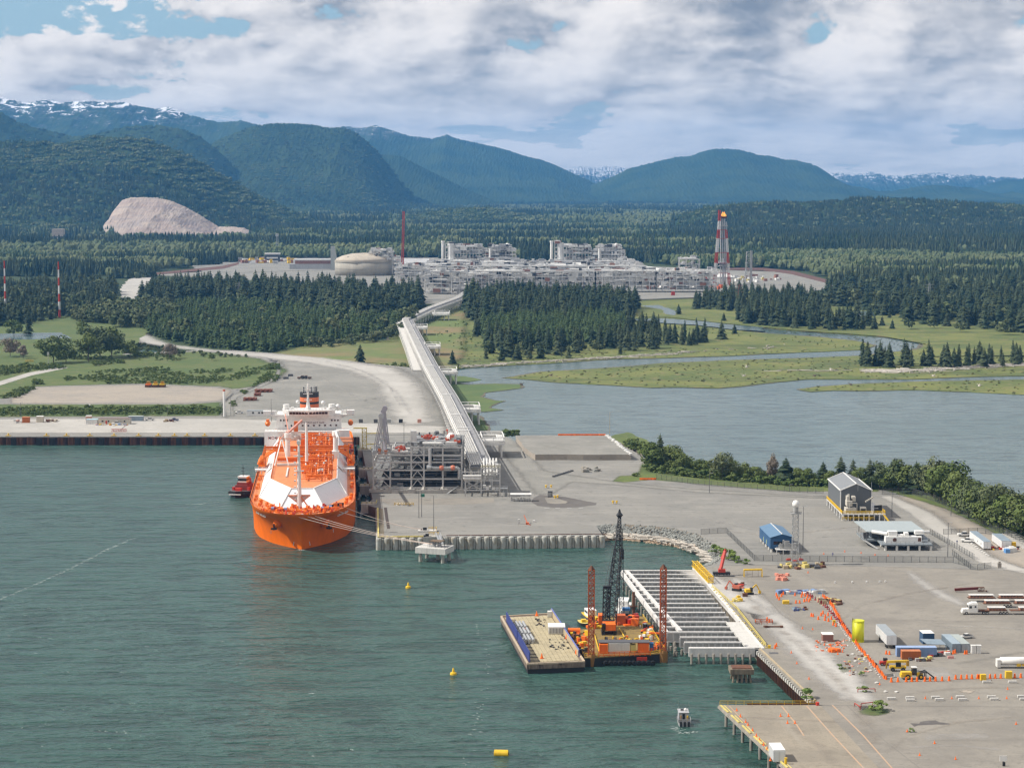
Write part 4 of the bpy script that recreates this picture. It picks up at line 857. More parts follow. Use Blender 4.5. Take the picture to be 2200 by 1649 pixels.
# ---------------------------------------------------------------- wharf of precast beams under construction
RY = [1224.5,1232.7,1241.5,1249.6,1258.7,1267.6,1276.4,1285.5,1294.9,1304.5,1314.2,1324.5,1334.9,1345.5,1356.4,1367.3,1378.2,1390.5]
w0 = V2(G(1480,1392,5)); wf = thing('wharf_frame','open wharf frame of parallel white precast beams beside the crane barge','wharf',(w0.x,w0.y,0))
BEAMC = M('precast_white',(0.62,0.60,0.575),0.85,wear=0.3); BEAMD = M('precast_grey',(0.50,0.48,0.455),0.9,wear=0.5)
for i,y in enumerate(RY):
    lx = 1336+(y - 1224.5)*0.735 if i < 15 else (1461,1470,1480)[i - 15]; rx = 1486+(y - 1224.5)*.80 if i < 12 else (1562,1572,1582,1592,1602,1622)[i - 12]
    a = V2(G(lx,y,5)) - w0; b = V2(G(rx,y,5)) - w0; yy = (a.y+b.y)/2; mb = MB()
    if i < 17:
        mb.box(a.x,b.x,yy - .55,yy+.55,4.55,5.05,0); mb.box(a.x,b.x,yy - .25,yy+.25,1.9,4.55,1); mb.box(a.x,b.x,yy - .55,yy+.9,1.5,1.9,0)
        n = int((b.x - a.x)/1.9)
        for k in range(n+1):
            x = a.x+(b.x - a.x)*k/n; mb.box(x - .26,x+.26,yy - .53,yy - .25,1.9,4.55,0)
    else: mb.box(a.x,b.x,yy - .9,yy+.9,2.2,5.05,0)
    mb.obj('precast_beam',[BEAMC,BEAMD],wf)
def w3(px,py,z=5): q = V2(G(px,py,z)) - w0; q.z = z; return q
lng = lambda pa,pb,w_,h,nm,z=5.15,m_=BEAMC: MB().bar(w3(*pa,z - h/2)*1,w3(*pb,z - h/2),w_,h).obj(nm,m_,wf)
lng((1346,1226),(1462,1356),1.3,.9,'walkway_beam'); lng((1336,1230),(1434,1361),.9,1.6,'edge_beam'); lng((1490,1222),(1590,1337),.9,1.4,'edge_beam'); lng((1499,1222),(1640,1394),.8,.8,'edge_beam',5.3)
sl = [w3(1560,1336),w3(1592,1336),w3(1636,1391),w3(1604,1391)]; MB().prism([(q.x,q.y) for q in reversed(sl)],4.4,5.12).obj('deck_slab',CONC2,wf)
pl = MB().tube((0,0,-3),(0,0,3.2),.38,8).mesh('pile',CONCD)
for a,b,n in (((1340,1240),(1436,1366),16),((1486,1392),(1612,1392),9),((1352,1240),(1450,1366),8)):
    for k in range(n):
        q = w3(lerp(a[0],b[0],k/(n - 1)),lerp(a[1],b[1],k/(n - 1)),5); o = bpy.data.objects.new('pile',pl); COL.objects.link(o); o.parent = wf; o.location = (q.x,q.y,0)
r = random.Random(4); st = MB().tube((0,0,-2),(0,0,1.6),.42,8).mesh('cut_pile',CONCD)
for k in range(16):
    q = P(1438+r.uniform(0,38),1372+r.uniform(0,40),0); o = bpy.data.objects.new('cut_pile',st); COL.objects.link(o); o.location = q; tag(o,'pale cut off pile standing in the water by the front of the wharf frame','pile','cut off piles in the water'); o.rotation_euler = (r.uniform(-.06,.06),r.uniform(-.06,.06),0); o.scale = (1,1,r.uniform(.8,1.3))
mb = MB(); q0 = P(1492,1218,5); q1 = P(1527,1254,5); c_ = thing('yellow_truss','long yellow lifting truss lying on the wharf edge','lifting truss',q0); dq = q1 - q0
mb.lattice(Vector((0,0,1.6)),dq+Vector((0,0,1.6)),2.0,2.0,2.4,.11,h0=2.0,h1=2.0); mb.obj('truss',YEL,c_); MB().bar((0,0,.2),dq+Vector((0,0,.2)),1.2,.3).obj('walkway',LYEL,c_)
er = thing('edge_guard','yellow guard rail running down the wharf edge beside the yard','guard rail',P(1530,1262,5)); b0 = P(1530,1262,5)
mb = MB(); mb.rail([P(1530,1262,5) - b0,P(1583,1310,5) - b0,P(1646,1390,5) - b0],1.2,2.4,.09); mb.obj('rail',LYEL,er); mb = MB()
for k in range(26):
    q = P(lerp(1530,1646,k/25),lerp(1262,1390,k/25)+(2 if k % 3 else 0),5) - b0; mb.cb(q.x,q.y,0,.5,.5,.5,rz=k)
mb.obj('clamp_blocks',LYEL,er)
# ---------------------------------------------------------------- dolphins
def dolphin(px,py,label):
    o = thing('mooring_dolphin',label,'dolphin',P(px,py,0),radians(-20)); MB().box(-6.5,6.5,-4.9,4.9,3.6,5.9).obj('pile_cap',CONC2,o)
    pt = MB().tube((0,0,-3),(0,0,3.6),.72,12).mesh('pile',PILE)
    for x in (-4.8,0,4.8):
        for y in (-3.4,3.4):
            if x == 0 and y < 0: continue
            k = bpy.data.objects.new('pile',pt); COL.objects.link(k); k.parent = o; k.location = (x,y,0)
    return o
dl = dolphin(934,1204,'concrete mooring dolphin on round piles in front of the pile wall')
MB().box(-1.6,3.6,-1.8,2.2,8.0,8.3).obj('roof',M('brown_roof',(0.16,0.11,0.07),.8),dl); mb = MB()
for x in (-1.4,1.0,3.4):
    for y in (-1.6,2.0): mb.bar((x,y,5.9),(x,y,8.0),.2)
mb.rail([(-2,-2.2,5.9),(4,-2.2,5.9)],1.1,1.5,.05); mb.rail([(4,3.5,5.9),(6,3.5,5.9),(6,-4.6,5.9)],1.1,1.5,.05); mb.obj('frame',DGREY,dl)
MB().cb(-.3,0,5.9,1.0,1.3,1.5).cb(1.9,.2,5.9,1.0,1.3,1.5).obj('mooring_hook',GREY,dl)
gw0 = P(940,1146,6); gw = thing('gangway','steel gangway from the quay down to the mooring dolphin','gangway',gw0); tgt = P(941,1186,0) ; tgt = Vector((dl.location.x+2.5,dl.location.y+4.6,6.0)) - gw0
MB().bar((0,0,.1),tgt,1.8,.3).bar((-.9,0,1.0),tgt+Vector((-.9,0,.9)),.15).bar((.9,0,1.0),tgt+Vector((.9,0,.9)),.15).obj('walkway',GALV,gw)
od = P(1592,1461,0); o = thing('old_dolphin','small square old concrete dolphin on leaning piles off the rusty wall','dolphin',od)
ODC = M('weathered_cap',(.22,.18,.13),.95,wear=.6); MB().box(-3.6,3.6,-2.9,2.9,2.6,4.1,0).box(-2.9,2.9,-2.3,2.3,4.1,4.4,1).obj('pile_cap',[ODC,RUST],o)
for x in (-2.4,-1.2,0,1.2,2.4):
    for y in (-1.8,1.8): MB().tube((x*1.25,y*1.5,-2),(x,y,2.6),.33,7).obj('pile',ODC,o)
# block and hooks on the quay edge above the dolphin
hb = P(926,1152,5); o = thing('mooring_platform','grey concrete mooring platform hung on the quay edge with quick release hooks','mooring platform',hb); MB().box(-3.1,3.1,-3.4,1.5,-3.2,.5).obj('block',CONC,o)
MB().cb(-1.5,-2,.5,1.4,1.4,1.0).cb(-2.6,-2.6,.5,.8,.8,.6).obj('mooring_hook',BLACK,o); mb = MB().rail([(3,-3.3,.5),(3,1.4,.5),(-1,1.4,.5)],1.1,1.5,.07); mb.obj('railing',YEL,o)
hb = P(921,1141,5); o = thing('mooring_hook_stand','concrete plinth with a dark mooring hook behind the quay edge','mooring hook',hb); MB().box(-4.5,3.5,-2,2,.03,.6).obj('plinth',CONC2,o); MB().cb(-1.6,-.2,.6,1.6,1.3,1.1).cb(-3,-.4,.6,.8,.8,.5).obj('mooring_hook',BLACK,o)
MB().rail([(0,1.6,.6),(3.2,1.6,.6),(3.2,-1.6,.6)],1.1,1.3,.07).obj('railing',YEL,o)
# ---------------------------------------------------------------- buoys
for px,py,lb in ((877,1262,'small yellow cone buoy floating below the mooring dolphin'),(974,1448,'small yellow cone buoy floating left of the flat barge')):
    o = thing('buoy',lb,'buoy',P(px,py,0)); MB().lathe([(.9,-.4),(1.05,0),(.95,.6),(.4,.8)],14).obj('float',YEL,o); MB().lathe([(.45,.8),(.35,1.5),(.12,2.1)],10).obj('topmark',YEL,o)
o = thing('drum_buoy','yellow drum shaped mooring buoy lying in the water near the bottom edge','buoy',P(1077,1621,0),-.1); MB().lathe([(.7,-1.9),(1.0,-1.8),(1.0,1.8),(.7,1.9)],16,(0,0,.45),axis='x').obj('drum',YEL,o); MB().lathe([(.3,1.9),(.3,2.05)],10,(0,0,.45),axis='x').obj('end_ring',BLACK,o)
# ---------------------------------------------------------------- rock slope and driftwood of the little cove
rs = random.Random(8); up = [(1281,1129),(1300,1126),(1340,1125),(1440,1133),(1500,1147),(1535,1170),(1556,1196),(1530,1213)]; dn = [(1293,1162),(1320,1160),(1370,1163),(1440,1172),(1490,1185),(1512,1198),(1524,1208),(1515,1216)]
def strip_at(t,s,za,zb):
    k = t*(len(up) - 1); i = min(int(k),len(up) - 2); f = k - i
    a = Vector(G(lerp(up[i][0],up[i+1][0],f),lerp(up[i][1],up[i+1][1],f),za)); b = Vector(G(lerp(dn[i][0],dn[i+1][0],f),lerp(dn[i][1],dn[i+1][1],f),zb)); c = a.lerp(b,s); return Vector((c.x,c.y,lerp(za,zb,s)))
mb = MB(); n = 40
for i in range(n+1):
    for s in (0,.5,1): mb.v.append(tuple(strip_at(i/n,s,5.0,-.3)+Vector((0,0,rs.uniform(-.2,.2) if s == .5 else 0))))
mb.f = [(i*3+k,i*3+k+1,i*3+k+4,i*3+k+3) for i in range(n) for k in range(2)]; mb.m = [0]*len(mb.f); mb.obj('rock_bank',m_earth,kind='structure')
def rock(seed):
    r = random.Random(seed); mb = MB(); n = 6; vs = [(0,0,.75*r.uniform(.8,1.2))]
    for z,q in ((.35,1.0),(-.3,1.1)):
        for k in range(n): a = k*pi/3+r.uniform(-.3,.3); vs.append((cos(a)*q*r.uniform(.65,1.1),sin(a)*q*r.uniform(.65,1.1),z+r.uniform(-.12,.12)))
    mb.add(vs,[(0,1+k,1+(k+1) % n) for k in range(n)]+[(1+k,7+k,7+(k+1) % n,1+(k+1) % n) for k in range(n)]); return mb
m_rock = M('rock',(0.25,0.255,0.235),0.95,wear=0.5,scale=0.5); m_rockt = M('rock_tan',(0.36,0.27,0.19),0.95,wear=0.5,scale=0.5); C_rock = coll('rock',[(rock(s),m_rock) for s in (1,2,3)]); C_rockt = coll('shore_rock',[(rock(s),m_rockt) for s in (1,2,3)])
pts = []; pts2 = []
for i in range(3600):
    t_ = rs.random(); s = rs.random() ** .8; q = strip_at(t_,s,5.0,-.1); z = rs.uniform(.35,.8); e = (q.x+rs.uniform(-1,1),q.y,q.z,(z,z,z),rs.uniform(0,6.28),rs.randrange(3))
    (pts if s < .62 or t_ > .75 else pts2).append(e)
mass('riprap',pts,C_rock); mass('shore_rubble',pts2,C_rockt)
def logs(name,place,n,l0,l1,seed,m_=None):
    r = random.Random(seed); mb = MB()
    for i in range(n):
        q,dr = place(r); l = r.uniform(l0,l1); a = dr+r.gauss(0,.5); v_ = Vector((cos(a),sin(a),r.uniform(-.03,.03)))*l/2; mb.tube(q - v_,q+v_,r.uniform(.28,.55),6,r.uniform(.15,.3))
    return mb.obj(name,m_ or m_drift,kind='stuff')
def cove(r):
    t_ = r.uniform(.05,.92); return strip_at(t_,r.uniform(.62,.92),5.0,-.1)+Vector((0,0,.5)),-.05 - t_*.7
logs('driftwood',cove,170,3,11,5)
def along(px,z,sp):
    def f(r):
        i = r.randrange(len(px) - 1); t_ = r.random(); a = Vector(G(*px[i],z)); b = Vector(G(*px[i+1],z)); c = a.lerp(b,t_); return Vector((c.x+r.gauss(0,2),c.y+r.gauss(0,sp),z+r.uniform(.1,.6))),atan2((b - a).y,(b - a).x)
    return f
logs('driftwood',along([(1860,797),(1930,797),(2000,795),(2080,789),(2200,783),(2300,778)],.6,7),420,4,16,6)
logs('driftwood',along([(995,788),(1080,782),(1200,775),(1300,769),(1400,763),(1480,757)],.7,6),260,3,12,7)
logs('driftwood',along([(1660,797),(1700,796),(1760,797),(1830,796)],.6,3),14,5,16,8); logs('driftwood',along([(1480,757),(1560,750),(1650,748),(1680,742)],.7,5),16,4,12,9)
for px,py,lb in ((1598,808,'pale stump with roots on the green marsh left of the others'),(1604,789,'smaller pale stump above the other on the marsh'),(1785,796,'broad driftwood stump in the middle of the marsh'),(1750,808,'low dark stump at the marsh edge'),(1828,827,'dark root mass standing on the tip of the grass spit'),(2104,829,'pale rounded stump on the long grass spit at the right'),(2005,808,'brown stump beside the narrow channel'),(1648,744,'root clump on the upper marsh meadow'),(1183,807,'dark stump on the left tip of the marsh'),(1120,827,'small dark stump in the algae shallows')):
    r = random.Random(px); mb = MB(); mb.lathe([(1.3,-.2),(.9,.6),(.6,1.2)],8)
    for k in range(9): a = r.uniform(0,6.28); mb.tube((0,0,.5),(cos(a)*r.uniform(1.5,3.2),sin(a)*r.uniform(1.5,3.2),r.uniform(.1,2.4)),.25,5,.08)
    o = mb.obj('tree_stump',m_drift if 'dark' not in lb else m_bark,loc=P(px,py,.5)); tag(o,lb,'stump')
# foam lines on the sea
def foam(px,w_,seed,name='foam',dens=1.0):
    r = random.Random(seed); mb = MB(); pts = [V2(G(a,b,.06)) for a,b in px]
    for a,b in zip(pts,pts[1:]):
        n = int((b - a).length*dens)
        for i in range(n):
            c = a.lerp(b,r.random())+Vector((r.gauss(0,w_),r.gauss(0,w_),.08)); s = r.uniform(.15,.7); t_ = r.uniform(.06,.2)
            mb.add([(c.x - s,c.y,c.z),(c.x,c.y - t_,c.z),(c.x+s*r.uniform(.6,1.4),c.y+r.uniform(-.2,.2),c.z),(c.x,c.y+t_,c.z)],[(0,1,2,3)])
    return mb.obj(name,M('foam',(0.42,0.48,0.46),.9,wear=.1),kind='stuff')
foam([(0,1287),(80,1253),(150,1222),(230,1180),(300,1150)],.45,1,dens=2.0); foam([(400,1083),(430,1082),(470,1078)],.3,3,dens=2)
foam([(1010,1330),(1040,1380),(1050,1440),(1020,1560),(1000,1649)],.8,4,dens=.3); foam([(1440,1562),(1455,1566),(1470,1575),(1495,1570)],.7,5,dens=4); foam([(640,1181),(655,1181)],.5,6,dens=8)
r = random.Random(12)
for k in range(24):
    a = (r.uniform(0,1400),r.uniform(1200,1640)); foam([a,(a[0]+r.uniform(4,12),a[1]+r.uniform(-1,1))],.15,k,dens=2.5) if a[0] < 1040 or a[1] > 1480 else None
# ---------------------------------------------------------------- the tanker
ship = thing('gas_tanker','large orange gas tanker moored bow-on with white tank covers and white bridge','ship',P(648,1180,0),radians(4.9))
WLp = [(0,0),(2.2,1.9),(4.4,3.8),(7,6.0),(11,9.0),(16,12.2),(23,15.4),(31,18.4),(42,20.5),(55,21.9),(70,22.7),(90,23),(190,23),(235,21.5),(262,17),(276,9),(280,0)]
DKp = [(-8,0),(-7.6,3.2),(-6.2,6.8),(-4,10.2),(-1.5,12.8),(2,14.9),(7,17.0),(14,19.4),(23,21.3),(32,22.3),(42,22.9),(60,23),(190,23),(240,23),(266,22),(283,19),(285,0)]
lv = [(-2,-.02),(0,0),(3,.05),(6,.14),(8,.24),(10,.38),(12,.57),(13.5,.76),(15,1.0),(16.1,1.06)]
def hull_pt(i,t,s=1):
    a = WLp[i]; b = DKp[i]; return (s*lerp(a[1],b[1],t),lerp(a[0],b[0],t))
mb = MB(); n = len(WLp); ring = 2*n - 2
for s in (1,-1):
    o_ = len(mb.v)
    for z,t_ in lv:
        for i in range(n): x,y = hull_pt(i,t_,s); mb.v.append((x,y,z))
    for k in range(len(lv) - 1):
        for i in range(n - 1):
            f = (o_+k*n+i,o_+k*n+i+1,o_+(k+1)*n+i+1,o_+(k+1)*n+i); mb.f.append(f if s > 0 else tuple(reversed(f))); mb.m.append(0)
hu = mb.obj('hull',HULL,ship); smooth(hu)
dk = [hull_pt(i,.99,1) for i in range(n)]+[hull_pt(i,.99,-1) for i in range(n - 2,0,-1)]
mb = MB().add([(x*.985,y*.998+.2,15.0) for x,y in dk],[tuple(range(ring))]); mb.obj('deck',DECK,ship)
# trunk with the white sloping cover faces
bt = [(-9,16),(-19.2,46),(-19.6,206),(19.6,206),(19.2,46),(9,16)]; tp = [(-4.8,26),(-14.7,55),(-15.2,206),(15.2,206),(14.7,55),(4.8,26)]
mb = MB(); o_ = len(bt); mb.add([(x,y,15.02) for x,y in bt]+[(x,y,21.6) for x,y in tp],[(i,(i+1) % 6,(i+1) % 6+6,i+6) for i in range(6)]+[(6,7,8,9,10,11)])
for k in range(6): mb.m[k] = 0
mb.m[6] = 1
mb.f[0],mb.f[5] = mb.f[0],mb.f[5]
TWHITE = M('cover_white',(0.72,0.72,0.73),0.5,wear=0.10,scale=0.15)
mb.f = [tuple(reversed(f)) for f in mb.f]; mb.obj('tank_cover',[TWHITE,DECK],ship)
mb = MB()
ed = [Vector((*q,21.75)) for q in tp]
for a,b in zip(ed,ed[1:]+ed[:1]): mb.bar(a,b,.5,.3)
for s in (-1,1): mb.bar((s*9,16,15.4),(s*4.8,26,21.8),.3); mb.bar((s*19.2,46,15.4),(s*14.7,55,21.8),.3)
mb.obj('cover_edging',WHITE,ship)
# piping over the trunk
r = random.Random(14); mb = MB(); wb = MB()
for i in range(11): x = 1.4+i*.95; y0 = r.uniform(44,72); mb.tube((x,y0,22.5+(i % 3)*.5),(x,204,22.5+(i % 3)*.5),r.uniform(.18,.38),6)
for i in range(90):
    y = r.uniform(44,200); x0 = r.uniform(-4,3); x1 = x0+r.uniform(4,11); z = 22.4+r.uniform(0,2.6); mb.tube((x0,y,z),(x1,y,z),r.uniform(.15,.35),6); mb.tube((x1,y,21.6),(x1,y,z),.2,5)
for i in range(110):
    x,y = r.uniform(-3,12.5),r.uniform(52,200); mb.cb(x,y,21.6,r.uniform(.4,1.8),r.uniform(.5,3),r.uniform(.6,2.6),rz=r.choice((0,.1)))
for i in range(24):
    x,y = r.uniform(-1,11),r.uniform(60,200); wb.lathe([(.45,0),(.45,.9),(.2,1.2)],7,(x,y,22.8+r.uniform(0,1.4)))
for y in (66,84,102,122,142,160,178): 
    for x in (-3,12.2): mb.bar((x,y,21.6),(x,y,25),.3)
    mb.bar((-3,y,25),(12.2,y,25),.3,.4)
mb.obj('deck_piping',OPIPE,ship); wb.obj('valves',WHITE2,ship)
mb = MB(); mb.rail([(-14.4,56,21.6),(-14.8,200,21.6)],1.1,3,.05).rail([(14.4,56,21.6),(14.8,200,21.6)],1.1,3,.05).rail([(0,58,21.6),(0,200,21.6)],1.1,3,.05); mb.obj('walkway_rail',OPIPE,ship)
mb = MB(); mb.box(-8,-7.3,60,88,21.62,22.1).box(-13,0,96,98,21.62,22.6,0); mb.obj('pipe_duct',WHITE2,ship)
mb = MB().box(-2,.6,96,99,22,24).box(-13,-4,110,113,21.62,23.5); mb.obj('deck_house',OPIPE,ship)
mb = MB()
for y in (128,132,136,140): mb.tube((-22.4,y,19.5),(-15,y,24.4),.4,7); mb.tube((-15,y,24.4),(15,y,24.4),.4,7); mb.tube((15,y,24.4),(22.4,y,19.5),.4,7)
mb.bar((-20,134,25.4),(20,134,25.4),.8,1.0); mb.bar((-20,126,25.4),(20,126,25.4),.5,.6)
for s in (-1,1):
    for y in (126,134,142):
        mb.bar((s*20,y,15),(s*20,y,25.4),.6)
    mb.box(s*21 - 1.6,s*21+1.6,124,146,17.4,17.8); mb.cb(s*21,132,17.8,2.4,8,1.8)
    for y in (126,129,132,135,138,141): mb.tube((s*22.8,y,18.2),(s*21.5,y,20.5),.6,8)
mb.obj('manifold',OPIPE,ship)
for s in (-1,1):
    mb = MB(); mb.box(s*20.6 - 3,s*20.6+2.4,108,112,17.8,18.4)
    for x in (-2.6,0,2): mb.bar((s*20.6+x,110,15),(s*20.6+x,110,17.8),.35)
    mb.rail([(s*20.6 - 3,108,18.4),(s*20.6+2.4,108,18.4)],1.1,1.4,.06); mb.bar((s*18,100,18),(s*14.8,92,22),.7,.3); mb.obj('side_platform',WHITE,ship)
# foremast with crosstrees
mb = MB(); mb.lathe([(1.1,15),(.9,24),(.6,36),(.4,42.5),(.15,44.5)],12,(-1.0,12.5,0)); mb.box(-2.6,.6,12,13,37.2,37.6).box(-3.0,1.0,11.6,13.4,31,31.3); mb.cb(-1,12.5,42.4,1.6,1.6,1.6)
for k in range(9): mb.cb(-2.7,12.3,19+k*2.6,1.0,.8,.5)
mb.obj('foremast',WHITE,ship)
mb = MB(); mb.box(-5.6,3.6,12,13,20.6,21.0)
for s in (-1,1): mb.bar((-1+s*4.6,12.5,20.6),(-1+s*1.2,12.5,18.2),.25)
mb.bar((3.5,11,15),(-.5,12,20.6),.45); mb.obj('crosstree',DECK,ship)
MB().add([(-5.5,13.2,20.4),(3.4,13.2,20.4),(-1,13.2,16.5),(-5.5,13.6,20.4),(3.4,13.6,20.4),(-1,13.6,16.5)],[(0,2,1),(3,4,5),(0,1,4,3),(1,2,5,4),(2,0,3,5)]).obj('mast_gusset',WHITE,ship)
# tall vent post and cranes amidships
mb = MB(); mb.lathe([(.75,21.6),(.65,36),(.45,42)],9,(.8,92,0)); mb.obj('vent_mast',WHITE,ship)
for x,y,h,bx_,by,nm in ((-8.6,122,12,6,-34,'a'),(14.0,120,13,1,40,'b')):
    mb = MB(); mb.cb(x,y,21.6,3.4,4,3.6) if nm == 'b' else None; mb.lathe([(1.25,15.1),(1.15,21.6+h - 3),(1.6,21.6+h - 2),(1.6,21.6+h)],12,(x,y,0)); cr = mb.obj('crane_post',WHITE,ship)
    MB().bar((x,y,21.6+h),(x+bx_,y - by,26+h*.8),.8,1.0).obj('crane_jib',WHITE if nm == 'b' else M('jib_pink',(0.66,0.30,0.22),.5),ship)
mb = MB(); mb.bar((-14,94,22),(-11,102,33),.4); mb.bar((-7.5,94,22),(-10.6,102,33),.4); mb.bar((-14,94,24),(-8,94,24),.3); mb.cb(-15.6,104,17,1.8,2,5); mb.obj('tripod',WHITE,ship)
# accommodation
mb = MB(); mb.box(-22.8,-8,205,214,15.0,24.2).box(-8,18,206.5,214,21.6,24.0).box(14,21,205,213,21.0,24.6); mb.obj('lower_house',WHITE,ship)
mb = MB(); mb.box(-16.8,16.8,214,236,21,31.4).box(-13,13,212.6,236,30.0,31.6).box(-16.8,16.8,213.6,214,24.2,24.6); mb.obj('upper_house',WHITE,ship)
mb = MB(); mb.add([(-10.2,211.2,31.6),(-1.2,209.8,31.6),(1.2,209.8,31.6),(10.4,211.2,31.6),(13.5,214,31.6),(13.5,224,31.6),(-13.5,224,31.6),(-13.5,214,31.6)]+[(-10.4,210.6,34.4),(-1.2,209.2,34.4),(1.2,209.2,34.4),(10.6,210.6,34.4),(13.8,214,34.4),(13.8,224,34.4),(-13.8,224,34.4),(-13.8,214,34.4)],[(i,(i+1) % 8,(i+1) % 8+8,i+8) for i in range(8)]+[tuple(range(8,16)),tuple(reversed(range(8)))])
for s in (-1,1): mb.box(min(s*13,s*23.6),max(s*13,s*23.6),213.5,217.5,31.4,32.0); mb.box(min(s*19.6,s*23.6),max(s*19.6,s*23.6),212.8,217.8,31.8,34.0); mb.add([(s*13.5,215,28.6),(s*13.5,215,31.4),(s*21,215,31.4),(s*13.5,216,28.6),(s*13.5,216,31.4),(s*21,216,31.4)],[(0,1,2),(3,5,4),(0,2,5,3),(0,3,4,1)])
br = mb.obj('bridge',WHITE,ship)
wm = MB().box(-.72,.72,-.12,.06,0,1.15).mesh('window',GLASS)
for k in range(12):
    x = -9.3+k*1.62+(.5 if k > 5 else 0); y = 210.9 - (1.15*(1 - min(1,abs(x)/9.5))); o = bpy.data.objects.new('window',wm); COL.objects.link(o); o.parent = br; o.location = (x,y - .35,32.5)
pm2 = MB().box(-.42,.42,-.1,.1,0,.8).mesh('porthole',GLASS)
for x,z,y in [(-14.6,28.6,214),(-13,28.6,214),(-11.4,28.6,214)]+[(11.8+i*1.6,28.4,214) for i in range(3)]+[(-12+i*2.9,25.8,214) for i in range(10)]+[(-20+i*3,20.6,205) for i in range(4)]:
    o = bpy.data.objects.new('window',pm2); COL.objects.link(o); o.parent = ship; o.location = (x,y - .08,z)
TX = M('sign_red',(0.45,0.08,0.06),.7); TXD = M('sign_dark',(0.16,0.09,0.10),.7)
text('NO SMOKING',2.1,TX,ship,(-14.3,204.9,20.9),(pi/2,0,0)); text('SAFETY FIRST-ACT SAFE',1.35,TXD,ship,(0.8,213.9,27.6),(pi/2,0,0)) 
mb = MB(); mb.rail([(-13.6,211,34.4),(-1,209.6,34.4),(13.6,211,34.4),(13.6,223,34.4)],1.2,1.5,.06).rail([(-23,213,34),(-19.6,213,34)],1,1.2,.06).rail([(23,213,34),(19.6,213,34)],1,1.2,.06).rail([(-22.6,205.2,24.2),(-8,205.2,24.2)],1.1,1.5,.06)
for s in (-1,1): mb.lathe([(1.6,0),(1.6,2.4)],12,(s*11.8,218,34.5)); mb.cb(s*8.5,216,34.4,1.2,1.2,1.4); mb.bar((s*6.5,214,34.4),(s*6.5,214,38),.14); mb.cb(s*18,217,32,2.2,2.5,1.8)
mb.obj('roof_gear',WHITE,ship)
for x,y,z,rr in ((-5.8,216,38.3,1.0),(7.4,216,37.8,1.1),(15,218,35.5,1.4)):
    mb = MB(); mb.lathe([(.15,-2.6),(.15,-.8),(rr*.8,-.7),(rr,0),(rr*.8,rr*.65),(.1,rr)],12,(x,y,z)); smooth(mb.obj('radome',WHITE,ship))
mb = MB(); mb.lathe([(1.7,34.4),(.9,36.6),(.55,41),(.5,48)],8,(-.4,214,0)); mb.box(-2.4,1.6,213.8,214.2,39.4,39.7).box(-2.9,2.1,213.8,214.2,42.6,42.9).box(-1.6,1.2,213.2,213.6,44.4,44.8); mb.bar((-.4,214,48),(-.4,214,52),.15)
for k in range(8): mb.cb(-.4,213.5,37.5+k*1.25,1.2,.5,.25)
mb.obj('radar_mast',WHITE,ship)
FB = M('funnel_black',(0.03,0.028,0.03),.6); FO = M('funnel_orange',(0.66,0.17,0.06),.5)
mb = MB(); zs = [(30,34.2,1),(34.2,35.5,0),(35.5,37.8,1),(37.8,40.4,0)]
for z0,z1,m_ in zs: mb.lathe([(5.05,z0),(5.05,z1)],20,(-.2,246,0),mi=m_)
mb.obj('funnel',[FB,FO],ship); mb = MB()
for x,y in ((-3,245),(-1,248),(2.6,246),(1,243.5),(3.4,248)): mb.lathe([(.55,40),(.55,43.4)],8,(x,y,0))
mb.obj('exhaust_pipe',FB,ship); mb = MB().rail([(-3.6,242.5,40.5),(3.4,242.5,40.5),(3.4,249,40.5)],3.0,1.0,.1,rails=3); mb.obj('funnel_rail',WHITE,ship)
lb2 = MB(); lb2.lathe([(.3,-4),(1.3,-3),(1.45,0),(1.3,3),(.3,4)],10,(-21.6,222,26.6),axis='y').box(-22.4,-20.8,220,224,27.4,28.6); lb2.obj('lifeboat',OPIPE,ship)
lb2 = MB(); lb2.lathe([(.3,-4),(1.3,-3),(1.45,0),(1.3,3),(.3,4)],10,(21.6,222,26.6),axis='y'); lb2.obj('lifeboat',OPIPE,ship)
mb = MB(); mb.cb(-6.6,207.5,24.0,1.9,2.2,5.2)
for k in range(5): mb.box(-7.7,-5.5,206.3,206.5,24.5+k,24.9+k)
mb.obj('crane_cab',OPIPE,ship); MB().bar((-9.5,180,25),(-12,206,33),.45,.6).bar((-16.4,160,22),(-11,196,25.5),.35).obj('boat_boom',M('jib_pink',(0.66,0.30,0.22),.5),ship)
mb = MB(); 
for i in range(70): x,y = r.uniform(-14,14),r.uniform(186,203); mb.cb(x,y,21.6,r.uniform(.3,1.6),r.uniform(.3,1.5),r.uniform(.8,3.2)) if x < -1 or i % 3 == 0 else None
mb.obj('deck_gear',WHITE2,ship,kind='stuff')
# open red machinery on the quay side of the deck
mb = MB()
for i in range(60): mb.cb(r.uniform(18.5,22.5),r.uniform(150,204),15,r.uniform(.4,1.8),r.uniform(.6,2.5),r.uniform(.8,4.5),i % 3)
mb.obj('side_machinery',[OPIPE,RED,DGREY],ship)
